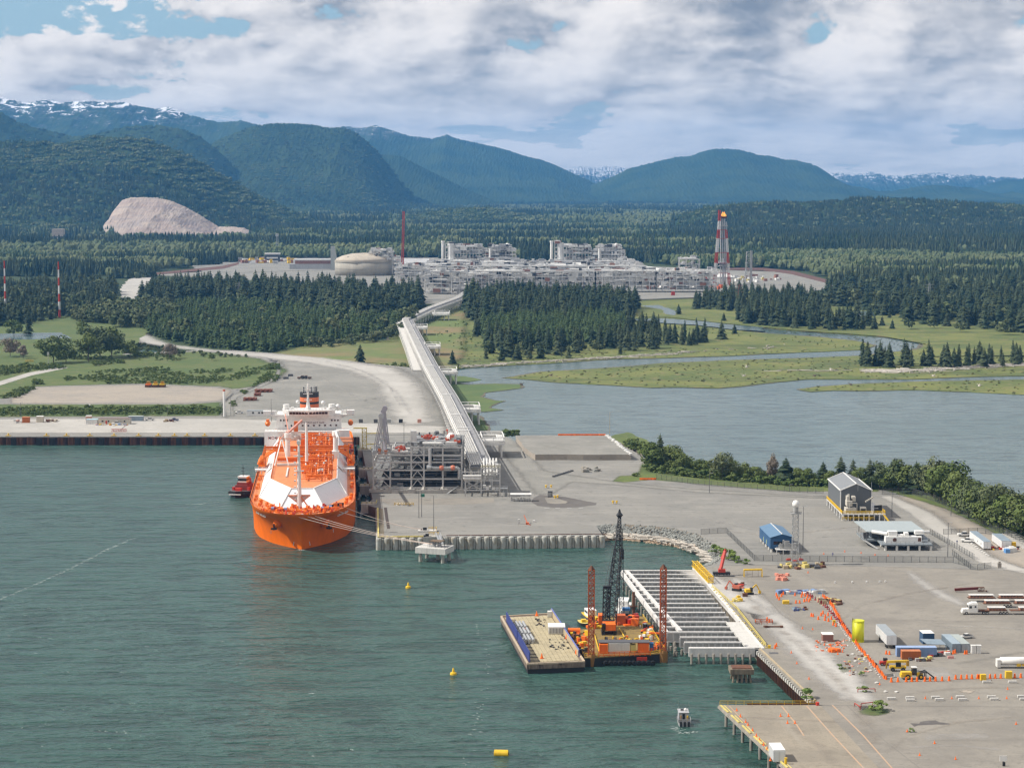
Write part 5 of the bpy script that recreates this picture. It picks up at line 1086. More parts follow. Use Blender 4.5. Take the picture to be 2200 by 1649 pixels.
# forecastle gear
mb = MB()
for i in range(120):
    x = r.uniform(-17,17); y = r.uniform(-5+(x/17) ** 2*14,15+(x/17) ** 2*10)
    mb.cb(x,y,15,r.uniform(.25,1.3),r.uniform(.3,1.3),r.uniform(.5,1.9),0 if i % 4 else 1,r.uniform(0,3))
for x,y in ((-9,6),(-4.6,3),(-1,1),(3.4,1.5),(7,4),(10,7)): mb.lathe([(1.0,-1.2),(1.0,-1.1),(.6,-1.0),(.6,1.0),(1.0,1.1),(1.0,1.2)],10,(x,y,16.2),0,'x')
for x,y in ((-13,9),(-18,22),(18.4,24),(13.6,9),(-20.5,36),(20.5,36),(-21,70),(21,70),(-21,96),(21,96)): mb.lathe([(.7,0),(.7,1.4)],8,(x,y,15)); mb.lathe([(.5,0),(.9,2.2),(.2,2.5)],8,(x+.5,y+3,15))
mb.obj('winches',[OPIPE,RED],ship)
mb = MB()
for x,y in ((-12,7),(8.6,6),(-6.6,5),(12,9)): mb.lathe([(.7,-.6),(.7,.6)],9,(x,y,16.3),0,'x')
for x,y in ((-3,-3.5),(.4,-4.4),(3,-3.8),(-6,-1)): mb.cb(x,y,15,1.2,.8,.8,1)
mb.obj('rope_drums',[M('rope_blue',(0.25,0.3,0.5),.8),WHITE2],ship)
MB().cb(15.4,15,15.0,4.6,1.0,1.9,rz=.5).cb(12.6,12.4,15.0,2,1,1.7,rz=.4).obj('hatch_gear',BLACK,ship)
mb = MB(); mb.rail([(x*.985,y,16.0) for x,y in [hull_pt(i,1.03,-1) for i in range(12,-1,-1)]+[hull_pt(i,1.03,1) for i in range(1,13)]],1.0,2.2,.05); mb.obj('bulwark_rail',OPIPE,ship)
# anchors on their bolsters, draught marks and the name strokes
def on_hull(y,z,s,out=.0):
    t_ = np.interp(z,[q[0] for q in lv],[q[1] for q in lv]); xs = [lerp(WLp[i][1],DKp[i][1],t_) for i in range(n)]; ys = [lerp(WLp[i][0],DKp[i][0],t_) for i in range(n)]
    x = float(np.interp(y,ys[:12],xs[:12])); x2 = float(np.interp(y+.5,ys[:12],xs[:12])); nr = Vector((1,-(x2 - x)/.5,0)).normalized(); return Vector((s*(x+nr.x*out),y+nr.y*out,z)),atan2(nr.y,nr.x) if s > 0 else pi - atan2(nr.y,nr.x)
for s in (-1,1):
    q,a = on_hull(4.5,10.4,s,.5); mb = MB(); mb.lathe([(1.6,-1.6),(2.0,0),(1.4,1.3),(.1,1.8)],12,tuple(q)); smooth(mb.obj('anchor_bolster',HULL,ship))
    q2 = q+Vector((cos(a),sin(a),0))*2.0; mb = MB(); mb.bar(q2+Vector((0,0,.2)),q2+Vector((0,0,-2.6)),.5); mb.bar(q2+Vector((-1.2,.2,-2.0)),q2+Vector((1.2,-.2,-2.0)),.9,.7); mb.obj('anchor',BLACK,ship)
    mb = MB(); rr = random.Random(6); y_ = 8.5
    for k in range(12):
        q,a = on_hull(y_,13.0,s,.06); c_,s_ = cos(a+pi/2),sin(a+pi/2); w_ = rr.uniform(.5,.8)
        for dz in ((.55,-.55,0) if k % 3 else (.5,-.5)): mb.bar(q+Vector((c_*-w_/2,s_*-w_/2,dz)),q+Vector((c_*w_/2,s_*w_/2,dz)),.16,.2)
        mb.bar(q+Vector((0,0,-.6)),q+Vector((0,0,.6)),.18); y_ += .95 if k != 6 else 2
    mb.obj('name_strokes',WHITE2,ship)
    mb = MB()
    for yy,z in ((16,4.6),(15.4,5.4),(3.2,2.4),(3.6,1.5)): q,a = on_hull(yy,z,s,.06); mb.bar(q+Vector((0,0,-.4)),q+Vector((0,0,.4)),.25,.25)
    mb.obj('hull_marks',WHITE2,ship)
# mooring lines
def line(a,b,sag,name,label,group,r_=.09,n=10):
    a,b = Vector(a),Vector(b); pts = [a.lerp(b,i/n) - Vector((0,0,4*sag*(i/n)*(1 - i/n))) for i in range(n+1)]
    o = MB().path([tuple(p - a) for p in pts],r_,5).obj(name,ROPE,loc=a); return tag(o,label,'rope',group)
sm = Matrix.Translation(ship.location) @ Matrix.Rotation(radians(4.9),4,'Z'); hk = Vector((dl.location.x - .5,dl.location.y+.3,6.6))
for k,(x,y) in enumerate(((-3.0,-6.8),(1.6,-7.2),(4.4,-6.0))): line(sm @ Vector((x,y,15.4)),hk+Vector((k*.8,0,0)),1.2,'mooring_line','pale mooring line running from the tanker bow to the dolphin','bow lines to the dolphin')
hk2 = P(919,1138,6)
for k,(x,y) in enumerate(((14.5,3.5),(18,12))): line(sm @ Vector((x,y,15.6)),hk2+Vector((-2,-3*k,.5)),1.0,'mooring_line',('upper' if k else 'lower')+' pale mooring line from the quay side of the bow to the quay hooks','bow lines to the quay')
# ---------------------------------------------------------------- tug behind the bow
tug = thing('tugboat','small red and black harbour tug with white wheelhouse behind the tanker bow','tugboat',P(523,1062,0),radians(-12))
def boat_hull(L_,W_,H_,mats,par,nm='hull',fo=.35):
    mb = MB(); st = []
    for i in range(9):
        t_ = i/8; w_ = W_/2*(1 - (1 - min(1,t_/fo)) ** 2)*(1 if t_ < .8 else 1 - (t_ - .8)*.6); st.append((t_*L_ - L_/2,w_,H_*(1+.35*(1 - min(1,t_/.5)))))
    for y,w_,h in st: mb.v += [(-w_*.85,y+.3,-.6),(-w_,y,h),(w_,y,h),(w_*.85,y+.3,-.6)]
    for i in range(8):
        a = i*4; mb.f += [(a,a+1,a+5,a+4),(a+1,a+2,a+6,a+5),(a+2,a+3,a+7,a+6)]; mb.m += [0,1,0]
    mb.f += [(32,33,34,35)]; mb.m += [0]; return mb.obj(nm,mats,par)
boat_hull(24,11,2.4,[BLACK,DGREY],tug)
MB().box(-3.2,3.2,-3,7,2.4,5.0).box(-2.6,2.6,-2,5,5.0,6.2).obj('deckhouse',M('tug_red',(.22,.03,.02),.6),tug); wh = MB().box(-2.1,2.1,-1.4,3,6.2,8.8,0).box(-2.2,2.2,-1.5,3.1,7.0,8.1,1).box(-2.4,2.4,-1.7,3.3,8.8,9.1,0).obj('wheelhouse',[WHITE,GLASS],tug)
MB().lathe([(.15,9),(.1,15)],6).box(-1.2,1.2,-.1,.1,11.4,11.6).box(-.8,.8,-.1,.1,13,13.2).obj('mast',BLACK,tug); mb = MB().cb(0,-7,2.6,3,2,1.8).cb(-3.8,-3,2.6,1,2.2,1.6).cb(3.8,-3,2.6,1,2,1.6).cb(0,9,2.4,2.4,2,1.2); mb.obj('winch',RED,tug)
mb = MB()
for k in range(13): a = pi+k*pi/12; mb.lathe([(.35,-.25),(.6,0),(.35,.25)],7,(cos(a)*5.3,-4+sin(a)*7.6,2.0))
mb.obj('fender_tyres',TIRE,tug); MB().box(-3,3,-12.4,-12.0,1.6,2.1).obj('white_fender',WHITE2,tug); MB().lathe([(.5,5),(.5,7.6)],8,(-1.6,5.6,0)).lathe([(.5,5),(.5,7.6)],8,(1.6,5.6,0)).obj('exhaust',RED,tug)
# ---------------------------------------------------------------- loading platform
rj = random.Random(31)
JX0,JX1,JY0,JY1 = -66.5,-23.5,938.0,984.0
jt = thing('loading_platform','grey steel loading platform of stacked open decks full of pipes beside the tanker','loading platform',(JX0,JY0,0)); W_ = JX1 - JX0; Dp = JY1 - JY0
colx = [0.6,8.6,18.6,24.6,33.6,42.6]; levels = [7.4,11.6,15.8,19.6,23.0]
mb = MB()
for x in colx:
    top = 23.0 if x < 10 else 27.0
    for y in (0,11,22,33,45): mb.bar((x,y,6),(x,y,top),.7 if y == 0 else .5,.7)
mb.obj('column',M('frame_steel',(0.50,0.49,0.47),.6,wear=.3),jt)
FR = MC['frame_steel']
for z in levels+[26.6]:
    x0 = 0 if z < 24 else 18; mb = MB().bar((x0,0,z),(W_,0,z),.5,.7).bar((x0,Dp,z),(W_,Dp,z),.5,.7)
    for y in (11,22,33): mb.bar((x0,y,z),(W_,y,z),.4,.5)
    for x in colx:
        if x >= x0: mb.bar((x,0,z),(x,Dp,z),.4,.5)
    mb.obj('beam_frame',FR,jt)
    r0 = x0 if z < 24 else 19
    mb = MB(); xs_ = [r0,r0+(W_ - r0)*.35,r0+(W_ - r0)*.7,W_]
    for a,b in zip(xs_,xs_[1:]):
        mb.box(a+.4,b - .4,2+rj.uniform(0,3),Dp - 1,z+.28,z+.38) if rj.random() < .9 else None
    mb.obj('grating',M('grating',(0.20,0.20,0.195),.8),jt)
for xa,xb in ((.6,8.6),(18.6,24.6)):
    zz_ = ([7.4,11.6,15.8,19.6,23.0] if xa < 5 else [7.4,11.6,15.8,19.6,23.0,26.6]); mb = MB()
    for a,b in zip(zz_,zz_[1:]): mb.bar((xa,-.1,a),((xa+xb)/2,-.1,b - .3),.32).bar((xb,-.1,a),((xa+xb)/2,-.1,b - .3),.32)
    mb.obj('bracing',FR,jt)
MB().bar((25.2,-.2,7.4),(32,-.2,6.2),.5,.3).bar((36,-3.5,5.2),(41,-.5,8.4),.9,.25).obj('stair',GALV,jt)
mb = MB()
for z in levels[:4]:
    for k in range(9):
        y = rj.uniform(1.5,40); mb.tube((9,y,z+rj.uniform(.8,2.6)),(W_ - .5,y,z+rj.uniform(.8,2.6)),rj.uniform(.2,.45),7)
    for k in range(16): mb.cb(rj.uniform(9,W_ - 1),rj.uniform(3,38),z+.4,rj.uniform(.6,3),rj.uniform(.6,3),rj.uniform(.6,2.6),1 if rj.random() < .3 else 0)
mb.obj('pipes_and_vessels',[GREY,DGREY],jt)
mb = MB(); mb.path([(27.6,-1.0,26.2),(27.6,-1.0,17.6),(28.6,-1.0,17.1),(40.6,-1.0,17.1),(41.4,-1.0,16.4),(41.4,-1,12)],.75,12).tube((26,-1,17.2),(28,-1,17.2),1.2,10); mb.obj('big_pipe',GALV,jt)
mb = MB().lathe([(1.0,-1.0),(1.3,0),(1.0,1.0)],10,(33,-1.0,17.1),axis='x').lathe([(1.0,-1),(1.3,0),(1.0,1)],10,(38.4,-1.0,17.1),axis='x'); mb.obj('valve',M('valve_red',(0.62,0.20,0.12),.5),jt)
for z in (20.6,22.0,24.6): MB().tube((29,3,z),(41.5,3,z),.55,9).obj('big_pipe',GALV,jt)
MB().tube((29,2,25.2),(41.5,2,25.2),.8,10).obj('big_pipe',GREY,jt)
MB().box(-1.5,W_+2,-1.6,1.4,5.2,6.6).box(9,W_,-.8,Dp,4.9,5.3).obj('pile_cap',CONC,jt)
for x in (11,18.6,35.5,42): MB().box(x - 1.7,x+1.7,-2.2,-.2,4.2,6.9).obj('pedestal',CONC,jt)
mb = MB()
for x in colx: mb.lathe([(1.3,6.6),(.6,8.0)],4,(x,-.4,0))
mb.obj('column_foot',CONC,jt)
# top deck gear
mb = MB(); wmb = MB(); omb = MB()
for k in range(70): mb.cb(rj.uniform(19,W_ - 1),rj.uniform(1,40),26.9,rj.uniform(.4,1.8),rj.uniform(.4,2),rj.uniform(.8,3.0),0 if rj.random() < .7 else 1)
for k in range(9): y = 2+k*3; mb.tube((19,y,28+rj.uniform(0,1)),(W_ - rj.uniform(2,14),y,28+rj.uniform(0,1)),rj.uniform(.3,.6),8)
for k in range(34): mb.cb(rj.uniform(1,17),rj.uniform(1,30),23.3,rj.uniform(.4,1.6),rj.uniform(.4,2),rj.uniform(.8,2.6),0)
mb.rail([(0,-.2,23.3),(17.5,-.2,23.3)],1.2,1.4,.07).rail([(18.6,-.2,26.9),(W_,-.2,26.9)],1.2,1.4,.07).rail([(0,0,23.3),(0,40,23.3)],1.2,2,.07); mb.obj('deck_equipment',[GALV,DGREY],jt)
mb = MB(); mb.path([(9.5,1,25.4),(12,1.5,24.4),(17,1.5,24.4)],.75,9).path([(9.5,4,26.4),(12,4.5,25.4),(18,4.5,25.4)],.75,9).path([(24,1,28.5),(33,1,28.5),(34.5,1,27.0)],.7,9).cb(37.5,2,27,5.5,3,2.2).tube((30,3,26.9),(30,3,30.5),.4,8); mb.path([(30,3,30.5),(31.4,3,30.5)],.4,7).cb(19.5,6,27,2.8,3,7.0); mb.obj('white_pipework',WHITE2,jt)
for x,y,z,n_ in ((14,2,24.5,7),(26,12,28.5,16),(36,8,29,9),(16,1.5,24.5,4),(30.5,14,28,8),(42,4,28.5,4)):
    for k in range(n_): omb.cb(x+rj.gauss(0,1.6),y+rj.gauss(0,1.6),z+rj.uniform(0,2.0),rj.uniform(.4,1.6),rj.uniform(.4,1.6),rj.uniform(.4,1.4))
omb.tube((35.5,12,27),(35.5,12,34),.15,6).cb(35.3,12,33,1.0,1,.8); omb.obj('red_machinery',M('machine_red',(0.60,0.12,0.06),.55),jt)
MB().lathe([(2.2,29),(2.4,31),(1.2,32.6)],10,(37.5,9,0)).obj('tank',WHITE,jt)
# folded loading arms
la_ = thing('folded_loader','tall folded grey loading arms standing on the left end of the platform','loading arm',(JX0+4.6,JY0+2.0,23.3))
LG = M('arm_grey',(0.40,0.385,0.42),.5,wear=.3)
for k,(dx,dy,h) in enumerate(((0,0,19.5),(1.4,5.5,22.5),(.4,10.5,20.5))):
    mb = MB(); mb.tube((dx,dy,0),(dx,dy,5.6),.65,9); mb.bar((dx,dy,5.6),(dx - .4,dy,h),.9,1.2); mb.bar((dx - .4,dy,h),(dx+1.8,dy+.6,3),.5,.7); mb.bar((dx - .4,dy,h),(dx - 3.6,dy,4),.5,.7); mb.bar((dx - 3.6,dy,4),(dx - 3.8,dy,.4),.4,.4)
    mb.lathe([(1.3,-.35),(1.3,.35)],12,(dx - .2,dy - .7,h - 1.4),axis='y'); mb.lathe([(1.1,-.35),(1.1,.35)],12,(dx,dy - .7,7),axis='y'); mb.obj('arm',LG if k else GALV,la_)
MB().cb(-1.2,-.4,0,1.4,1.2,2.6).cb(1.9,-.4,0,1.6,1.2,1.8).obj('counterweight',M('counter_orange',(0.45,0.14,0.05),.6),la_)
# link between platform and trestle tower
lk = thing('pipe_tower','grey steel pipe tower at the quay end of the trestle','pipe tower',(-22.5,926,5)); mb = MB()
for x in (0.5,8,16.8):
    for y in (0,7,14): mb.bar((x,y,0),(x,y,7.8 if x < 1 else 13.5),.5)
for z in (3,7.6,11,13.4):
    x0 = 0 if z < 8 else 8
    for y in (0,7,14): mb.bar((x0,y,z),(17,y,z),.4,.5)
    for x in ((.5,8,16.8) if z < 8 else (8,16.8)): mb.bar((x,0,z),(x,14,z),.35,.45)
mb.bar((0.5,0,3.2),(8,0,7.4),.3).bar((8,0,3.2),(.5,0,7.4),.3).bar((.5,0,7.6),(4.3,0,11.6),.3).bar((8,0,7.6),(4.3,0,11.6),.3).bar((-.8,0,11.6),(8,0,11.6),.4)
mb.obj('frame',FR,lk); mb = MB()
for z in (8.6,9.8): mb.tube((-.5,-.2,z),(8,-.2,z),.6,9)
for k in range(5): mb.path([(9+k*1.5,18,15.5),(9.2+k*1.5,10,12.5),(9.4+k*1.5,4,12),(9.4+k*1.5,1,10)],.42,8)
for k in range(26): mb.cb(rj.uniform(9,16),rj.uniform(0,12),rj.choice((3.3,7.9,11.2,13.6)),rj.uniform(.4,1.5),rj.uniform(.5,2),rj.uniform(.6,1.8))
mb.obj('pipework',WHITE2,lk,kind='stuff'); mb = MB().rail([(8,-.2,13.6),(17,-.2,13.6)],1.1,1.5,.06).rail([(0,-.2,7.8),(8,-.2,7.8)],1.1,1.5,.06); mb.obj('railing',LYEL,lk)
MB().bar((17,-.5,4),(20.5,-.5,4),2.0,.25).bar((20.3,-.5,0),(20.3,-.5,4),.2).bar((18.6,-.5,0),(18.6,-.5,4),.2).rail([(17,-1.4,4.1),(20.5,-1.4,4.1)],1.1,1.2,.06).obj('landing',GALV,lk)
# ---------------------------------------------------------------- the pipe trestle
TR = [(1034,1000,17.5),(1003,931,15.0),(966,856,12.6),(927,790,11.2),(875,688,10.2),(925,664,10.0),(988,641,9.8),(1002,630,9.6)]
tp_ = [P(*q) for q in TR]; ts = thing('pipe_trestle','long white pipe trestle running inland from the loading platform to the plant','pipe trestle',(tp_[0].x,tp_[0].y,0)); t0 = Vector((tp_[0].x,tp_[0].y,0)); tq = [q - t0 for q in tp_]
TW = M('trestle_white',(0.78,0.76,0.72),.6,wear=.35,scale=.2); TG = M('trestle_grey',(0.27,0.27,0.275),.7,wear=.3); TWg = M('trestle_pipe',(0.78,0.77,0.74),.4,.2,wear=.3)
deckm,sidem,pipem,rungs,bents,walk = MB(),MB(),MB(),MB(),MB(),MB()
def off(a,b,o_,z):
    d_ = (b - a); s_ = Vector((d_.y,-d_.x,0)).normalized(); return a+s_*o_+Vector((0,0,z)),b+s_*o_+Vector((0,0,z))
for i,(a,b) in enumerate(zip(tq,tq[1:])):
    ln = (b - a).length
    p,q = off(a,b,0,-.6); deckm.bar(p,q,10.6,.5)
    for o_ in (-5.5,5.5):
        for z in (-1.9,.5): p,q = off(a,b,o_,z); sidem.bar(p,q,.45,.5)
        n_ = max(1,int(ln/5)); p,q = off(a,b,o_,-1.9); p2,q2 = off(a,b,o_,.5)
        for k in range(n_):
            sidem.bar(p.lerp(q,k/n_),p2.lerp(q2,(k+1)/n_),.25,.25,0,False); sidem.bar(p.lerp(q,k/n_),p2.lerp(q2,k/n_),.3,.3,0,False)
    for o_,r_ in ((-4.4,.3),(-3.5,.38),(-2.5,.38),(-1.4,.42),(-.3,.42)): p,q = off(a,b,o_,.35+r_); pipem.tube(p,q,r_,7)
    for o_,z in ((-5.2,1.9),(.6,1.7)): p,q = off(a,b,o_,z); sidem.bar(p,q,.3,.3)
    n_ = int(ln/3.2)
    for k in range(n_+1):
        for o_ in (-5.2,.6): p,q = off(a,b,o_,0); c = p.lerp(q,k/max(1,n_)); sidem.bar(c,c+Vector((0,0,1.9)),.22,.22,0,False)
        p,q = off(a,b,-5.2,1.9); p2,q2 = off(a,b,.6,1.7); rungs.bar(p.lerp(q,k/max(1,n_)),p2.lerp(q2,k/max(1,n_)),.28,.2,0,False)
    p,q = off(a,b,2.9,-.1); walk.bar(p,q,3.8,.25)
    for o_ in (1.0,5.0): p,q = off(a,b,o_,.05); walk.rail([p,q],1.1,4.0,.06)
    n_ = max(1,int(ln/13))
    for k in range(n_ if i < 6 else n_+1):
        c = a.lerp(b,(k+.5)/n_); d_ = (b - a); s_ = Vector((d_.y,-d_.x,0)).normalized(); gz = -c.z+(4.9 if i < 2 and c.y < 330 else .2)
        bents = MB()
        for o_ in (-5.6,-1.8,1.8,5.6): bents.tube(c+s_*o_+Vector((0,0,gz)),c+s_*o_*.95+Vector((0,0,-2)),.38,7)
        bents.bar(c - s_*6.4+Vector((0,0,-2.3)),c+s_*6.4+Vector((0,0,-2.3)),.9,.8); bents.bar(c - s_*7.3+Vector((0,0,-2.3)),c - s_*6.4+Vector((0,0,-3.6)),.6,.6); bents.obj('support_bent',TW,ts)
for a_,nm,m_ in ((deckm,'deck',TG),(sidem,'side_truss',TW),(pipem,'pipe_run',TWg),(rungs,'cross_beams',TW),(walk,'walkway',TG)): a_.obj(nm,m_,ts)
mb = MB()
for f,i in ((.05,1),(.98,0),(.03,2),(.97,2),(.0,3),(.5,3),(.4,1)):
    a,b = tq[i],tq[i+1]; p,q = off(a,b,-5.4,2.1); p2,q2 = off(a,b,1.6,2.1); mb.bar(p.lerp(q,f),p2.lerp(q2,f),1.5,.5)
mb.obj('anchor_frame',WHITE,ts)
# side loops of the trestle
def loop(px0,py0,px1,py1,z,legs,label,base=0.3):
    a = P(px0,py1,z); b = P(px1,py1,z); c = P(px0+(px1 - px0)*-.16,py0,z+1.2); wdt = b.x - a.x; dep = max(8.0,min(26.0,c.y - a.y)); o = thing('expansion_loop',label,'pipe loop',a,radians(3),'pipe loops of the trestle')
    mb = MB().box(-2,wdt,0,dep,-1.2,-.6); mb.bar((-2,0,-.9),(wdt,0,-.9),.8,1.1).bar((-2,dep,-.9),(wdt,dep,-.9),.6,.9); mb.rail([(-2,-.2,-.4),(wdt,-.2,-.4),(wdt,dep,-.4)],1.0,3,.1); mb.obj('platform',TW,o)
    mb = MB()
    for k in range(4):
        e = .8+k*.9; y0_,y1_ = 1.5+k*.9,dep - .5 - k*.9; mb.path([(-3,y0_,.5+.2*k),(wdt - e,y0_,.5+.2*k),(wdt - e,y1_,.5+.2*k),(-3,y1_,.5+.2*k)],.48,7)
    mb.obj('loop_pipes',WHITE2,o)
    mb = MB()
    for x in (0,wdt*.5,wdt - .4):
        for y in (0,dep): mb.bar((x,y,-.8),(x,y,2.6),.3)
    for y in (0,dep): mb.bar((0,y,2.6),(wdt - .4,y,2.6),.4)
    mb.bar((0,0,2.6),(0,dep,2.6),.4); mb.bar((wdt - .4,0,2.6),(wdt - .4,dep,2.6),.4); mb.obj('frame',TW,o)
    pt = MB().tube((0,0,base - z - 1),(0,0,-1.2),.55,8).mesh('leg',TW)
    for x,y in legs: k = bpy.data.objects.new('leg',pt); COL.objects.link(k); k.parent = o; k.location = (wdt*x,dep*y,0)
    return o
LG4 = [(.62,.1),(.92,.1),(.62,.85),(.92,.85)]
loop(1036,926,1085,950,13.5,[(.15,.1),(.85,.1),(.15,.9),(.85,.9)],'broad pipe loop nearest the loading platform',5); loop(984,853,1033,882,9.5,LG4,'pipe loop standing over the algae flats by the bay'); loop(945,781,983,801,9.2,LG4,'pipe loop over the creek mouth')
loop(912,729,947,746,9.2,LG4,'pipe loop over the tan meadow'); loop(890,691,919,705,9.2,LG4,'pipe loop just before the bend of the trestle'); loop(934,662,967,675,9.0,LG4,'farthest pipe loop beyond the bend')
# raised road beside the trestle
rd = [P(857,689,8.0),P(862,700,7.8),P(878,740,7.0),P(893,785,6.0),P(897,796,5.2)]; ro = Vector((rd[0].x,rd[0].y,0)); rb_ = thing('road_bridge','narrow concrete road bridge on short piers left of the pipe trestle','bridge',ro)
mb = MB(); pb = MB()
for a,b in zip(rd,rd[1:]):
    mb.bar(a - ro,b - ro,8.0,.9); n_ = int((b - a).length/11)
    for o_ in (-4,4): p,q = off(a - ro,b - ro,o_,.6); mb.bar(p,q,.3,.8)
    for k in range(n_):
        c = (a - ro).lerp(b - ro,(k+.5)/n_); d_ = b - a; s_ = Vector((d_.y,-d_.x,0)).normalized()
        pb = MB()
        for o_ in (-4.6,3.4): pb.tube((c.x+s_.x*o_,c.y+s_.y*o_,0),(c.x+s_.x*o_*.9,c.y+s_.y*o_*.9,c.z - .4),.6,7)
        pb.bar(c - s_*5.2+Vector((0,0,-.9)),c+s_*4.4+Vector((0,0,-.9)),1.1,.9); pb.obj('pier',TW,rb_)
mb.obj('deck',CONC2,rb_)
a = P(836,703,5); o = thing('pipe_spur','short white pipe stub on posts at the bend of the trestle','pipe',a); MB().bar((0,0,0),(13,6,2.5),1.2,.8).bar((.5,0,-4),(.5,0,0),.5).bar((6,3,-4),(6,3,1),.5).obj('stub',TW,o)
# ---------------------------------------------------------------- berth pieces between ship and platform
for px,py,lb in ((793,1082,'concrete berthing block nearest the bow'),(789,1043,'second concrete berthing block along the tanker'),(786,1008,'third concrete berthing block along the tanker'),(783,966,'farthest concrete berthing block by the stern')):
    q = P(px,py,5); o = thing('berthing_dolphin',lb+' with black fender','dolphin',(q.x,q.y,0),0,'berthing blocks beside the tanker'); MB().box(-3.4,3.6,-4,4,1.2,5.4).obj('block',CONC,o); MB().box(-5.3,-4.3,-3,3,-.4,7.4).box(-4.3,-3.4,-1.4,1.4,2.2,5).obj('fender_panel',BLACK,o)
    mb = MB().rail([(-3.2,-3.8,5.4),(3.4,-3.8,5.4),(3.4,3.8,5.4)],1.1,1.7,.07); mb.obj('railing',LYEL,o); MB().cb(-1,1,5.4,1.1,1.2,1.0).cb(1.4,-.6,5.4,.8,.8,.7).obj('mooring_hook',GREY,o)
    pt = MB().tube((0,0,-3),(0,0,1.2),.7,9).mesh('pile',RUSTD)
    for x in (-2,2):
        for y in (-2.6,2.6): k = bpy.data.objects.new('pile',pt); COL.objects.link(k); k.parent = o; k.location = (x,y,0)
g0 = P(783,950,9); o = thing('access_gangway','pale yellow access gangway and stair tower beside the tanker stern','gangway',g0); mb = MB().lattice((0,0,-4),(0,0,8),2.4,2.4,2.2,.14); mb.bar((1,0,5),(13,2,5),1.2,.5).bar((1,0,-1),(13,2,-1),1.2,.5).bar((-6,0,8),(1.5,0,8),1.4,.6); mb.obj('frame',LYEL,o)
# ---------------------------------------------------------------- the plant
PW = M('plant_white',(0.74,0.73,0.70),.6,wear=.35,scale=.05); PG = M('plant_grey',(0.42,0.42,0.42),.7,wear=.3,scale=.05); PD = M('plant_dark',(0.085,0.085,0.09),.8,wear=.3); PR = M('plant_rust',(0.30,0.15,0.11),.8,wear=.4)
def px_at(px,Y): return (px - CX)/FPX*Y*1.0
def pz_at(py,Y): return D(CX,py,Y).z
def rackwork(mb,x0,x1,y0,y1,zs_,r,nx=None,ny=3,bar_=.7,fill_=30):
    nx = nx or max(2,int((x1 - x0)/9))
    for i in range(nx+1):
        x = lerp(x0,x1,i/nx)
        for j in range(ny): mb.bar((x,lerp(y0,y1,j/(ny - 1)),2),(x,lerp(y0,y1,j/(ny - 1)),zs_[-1]),bar_,bar_,0,False)
    for z in zs_:
        for j in range(ny): mb.bar((x0,lerp(y0,y1,j/(ny - 1)),z),(x1,lerp(y0,y1,j/(ny - 1)),z),bar_*.9,bar_,0,False)
    for k in range(fill_):
        z = r.choice(zs_); mb.cb(r.uniform(x0+2,x1 - 2),r.uniform(y0,y1),z,r.uniform(2,11),r.uniform(1.5,7),r.uniform(1,5.5),r.choice((0,0,0,0,0,0,1,1,1,2,2,3)))
    for k in range(fill_ // 3):
        z = r.choice(zs_)+r.uniform(.8,2.4); y = r.uniform(y0,y1); mb.tube((r.uniform(x0,(x0+x1)/2),y,z),(r.uniform((x0+x1)/2,x1),y,z),r.uniform(.4,.9),6,mi=r.choice((0,0,1)))
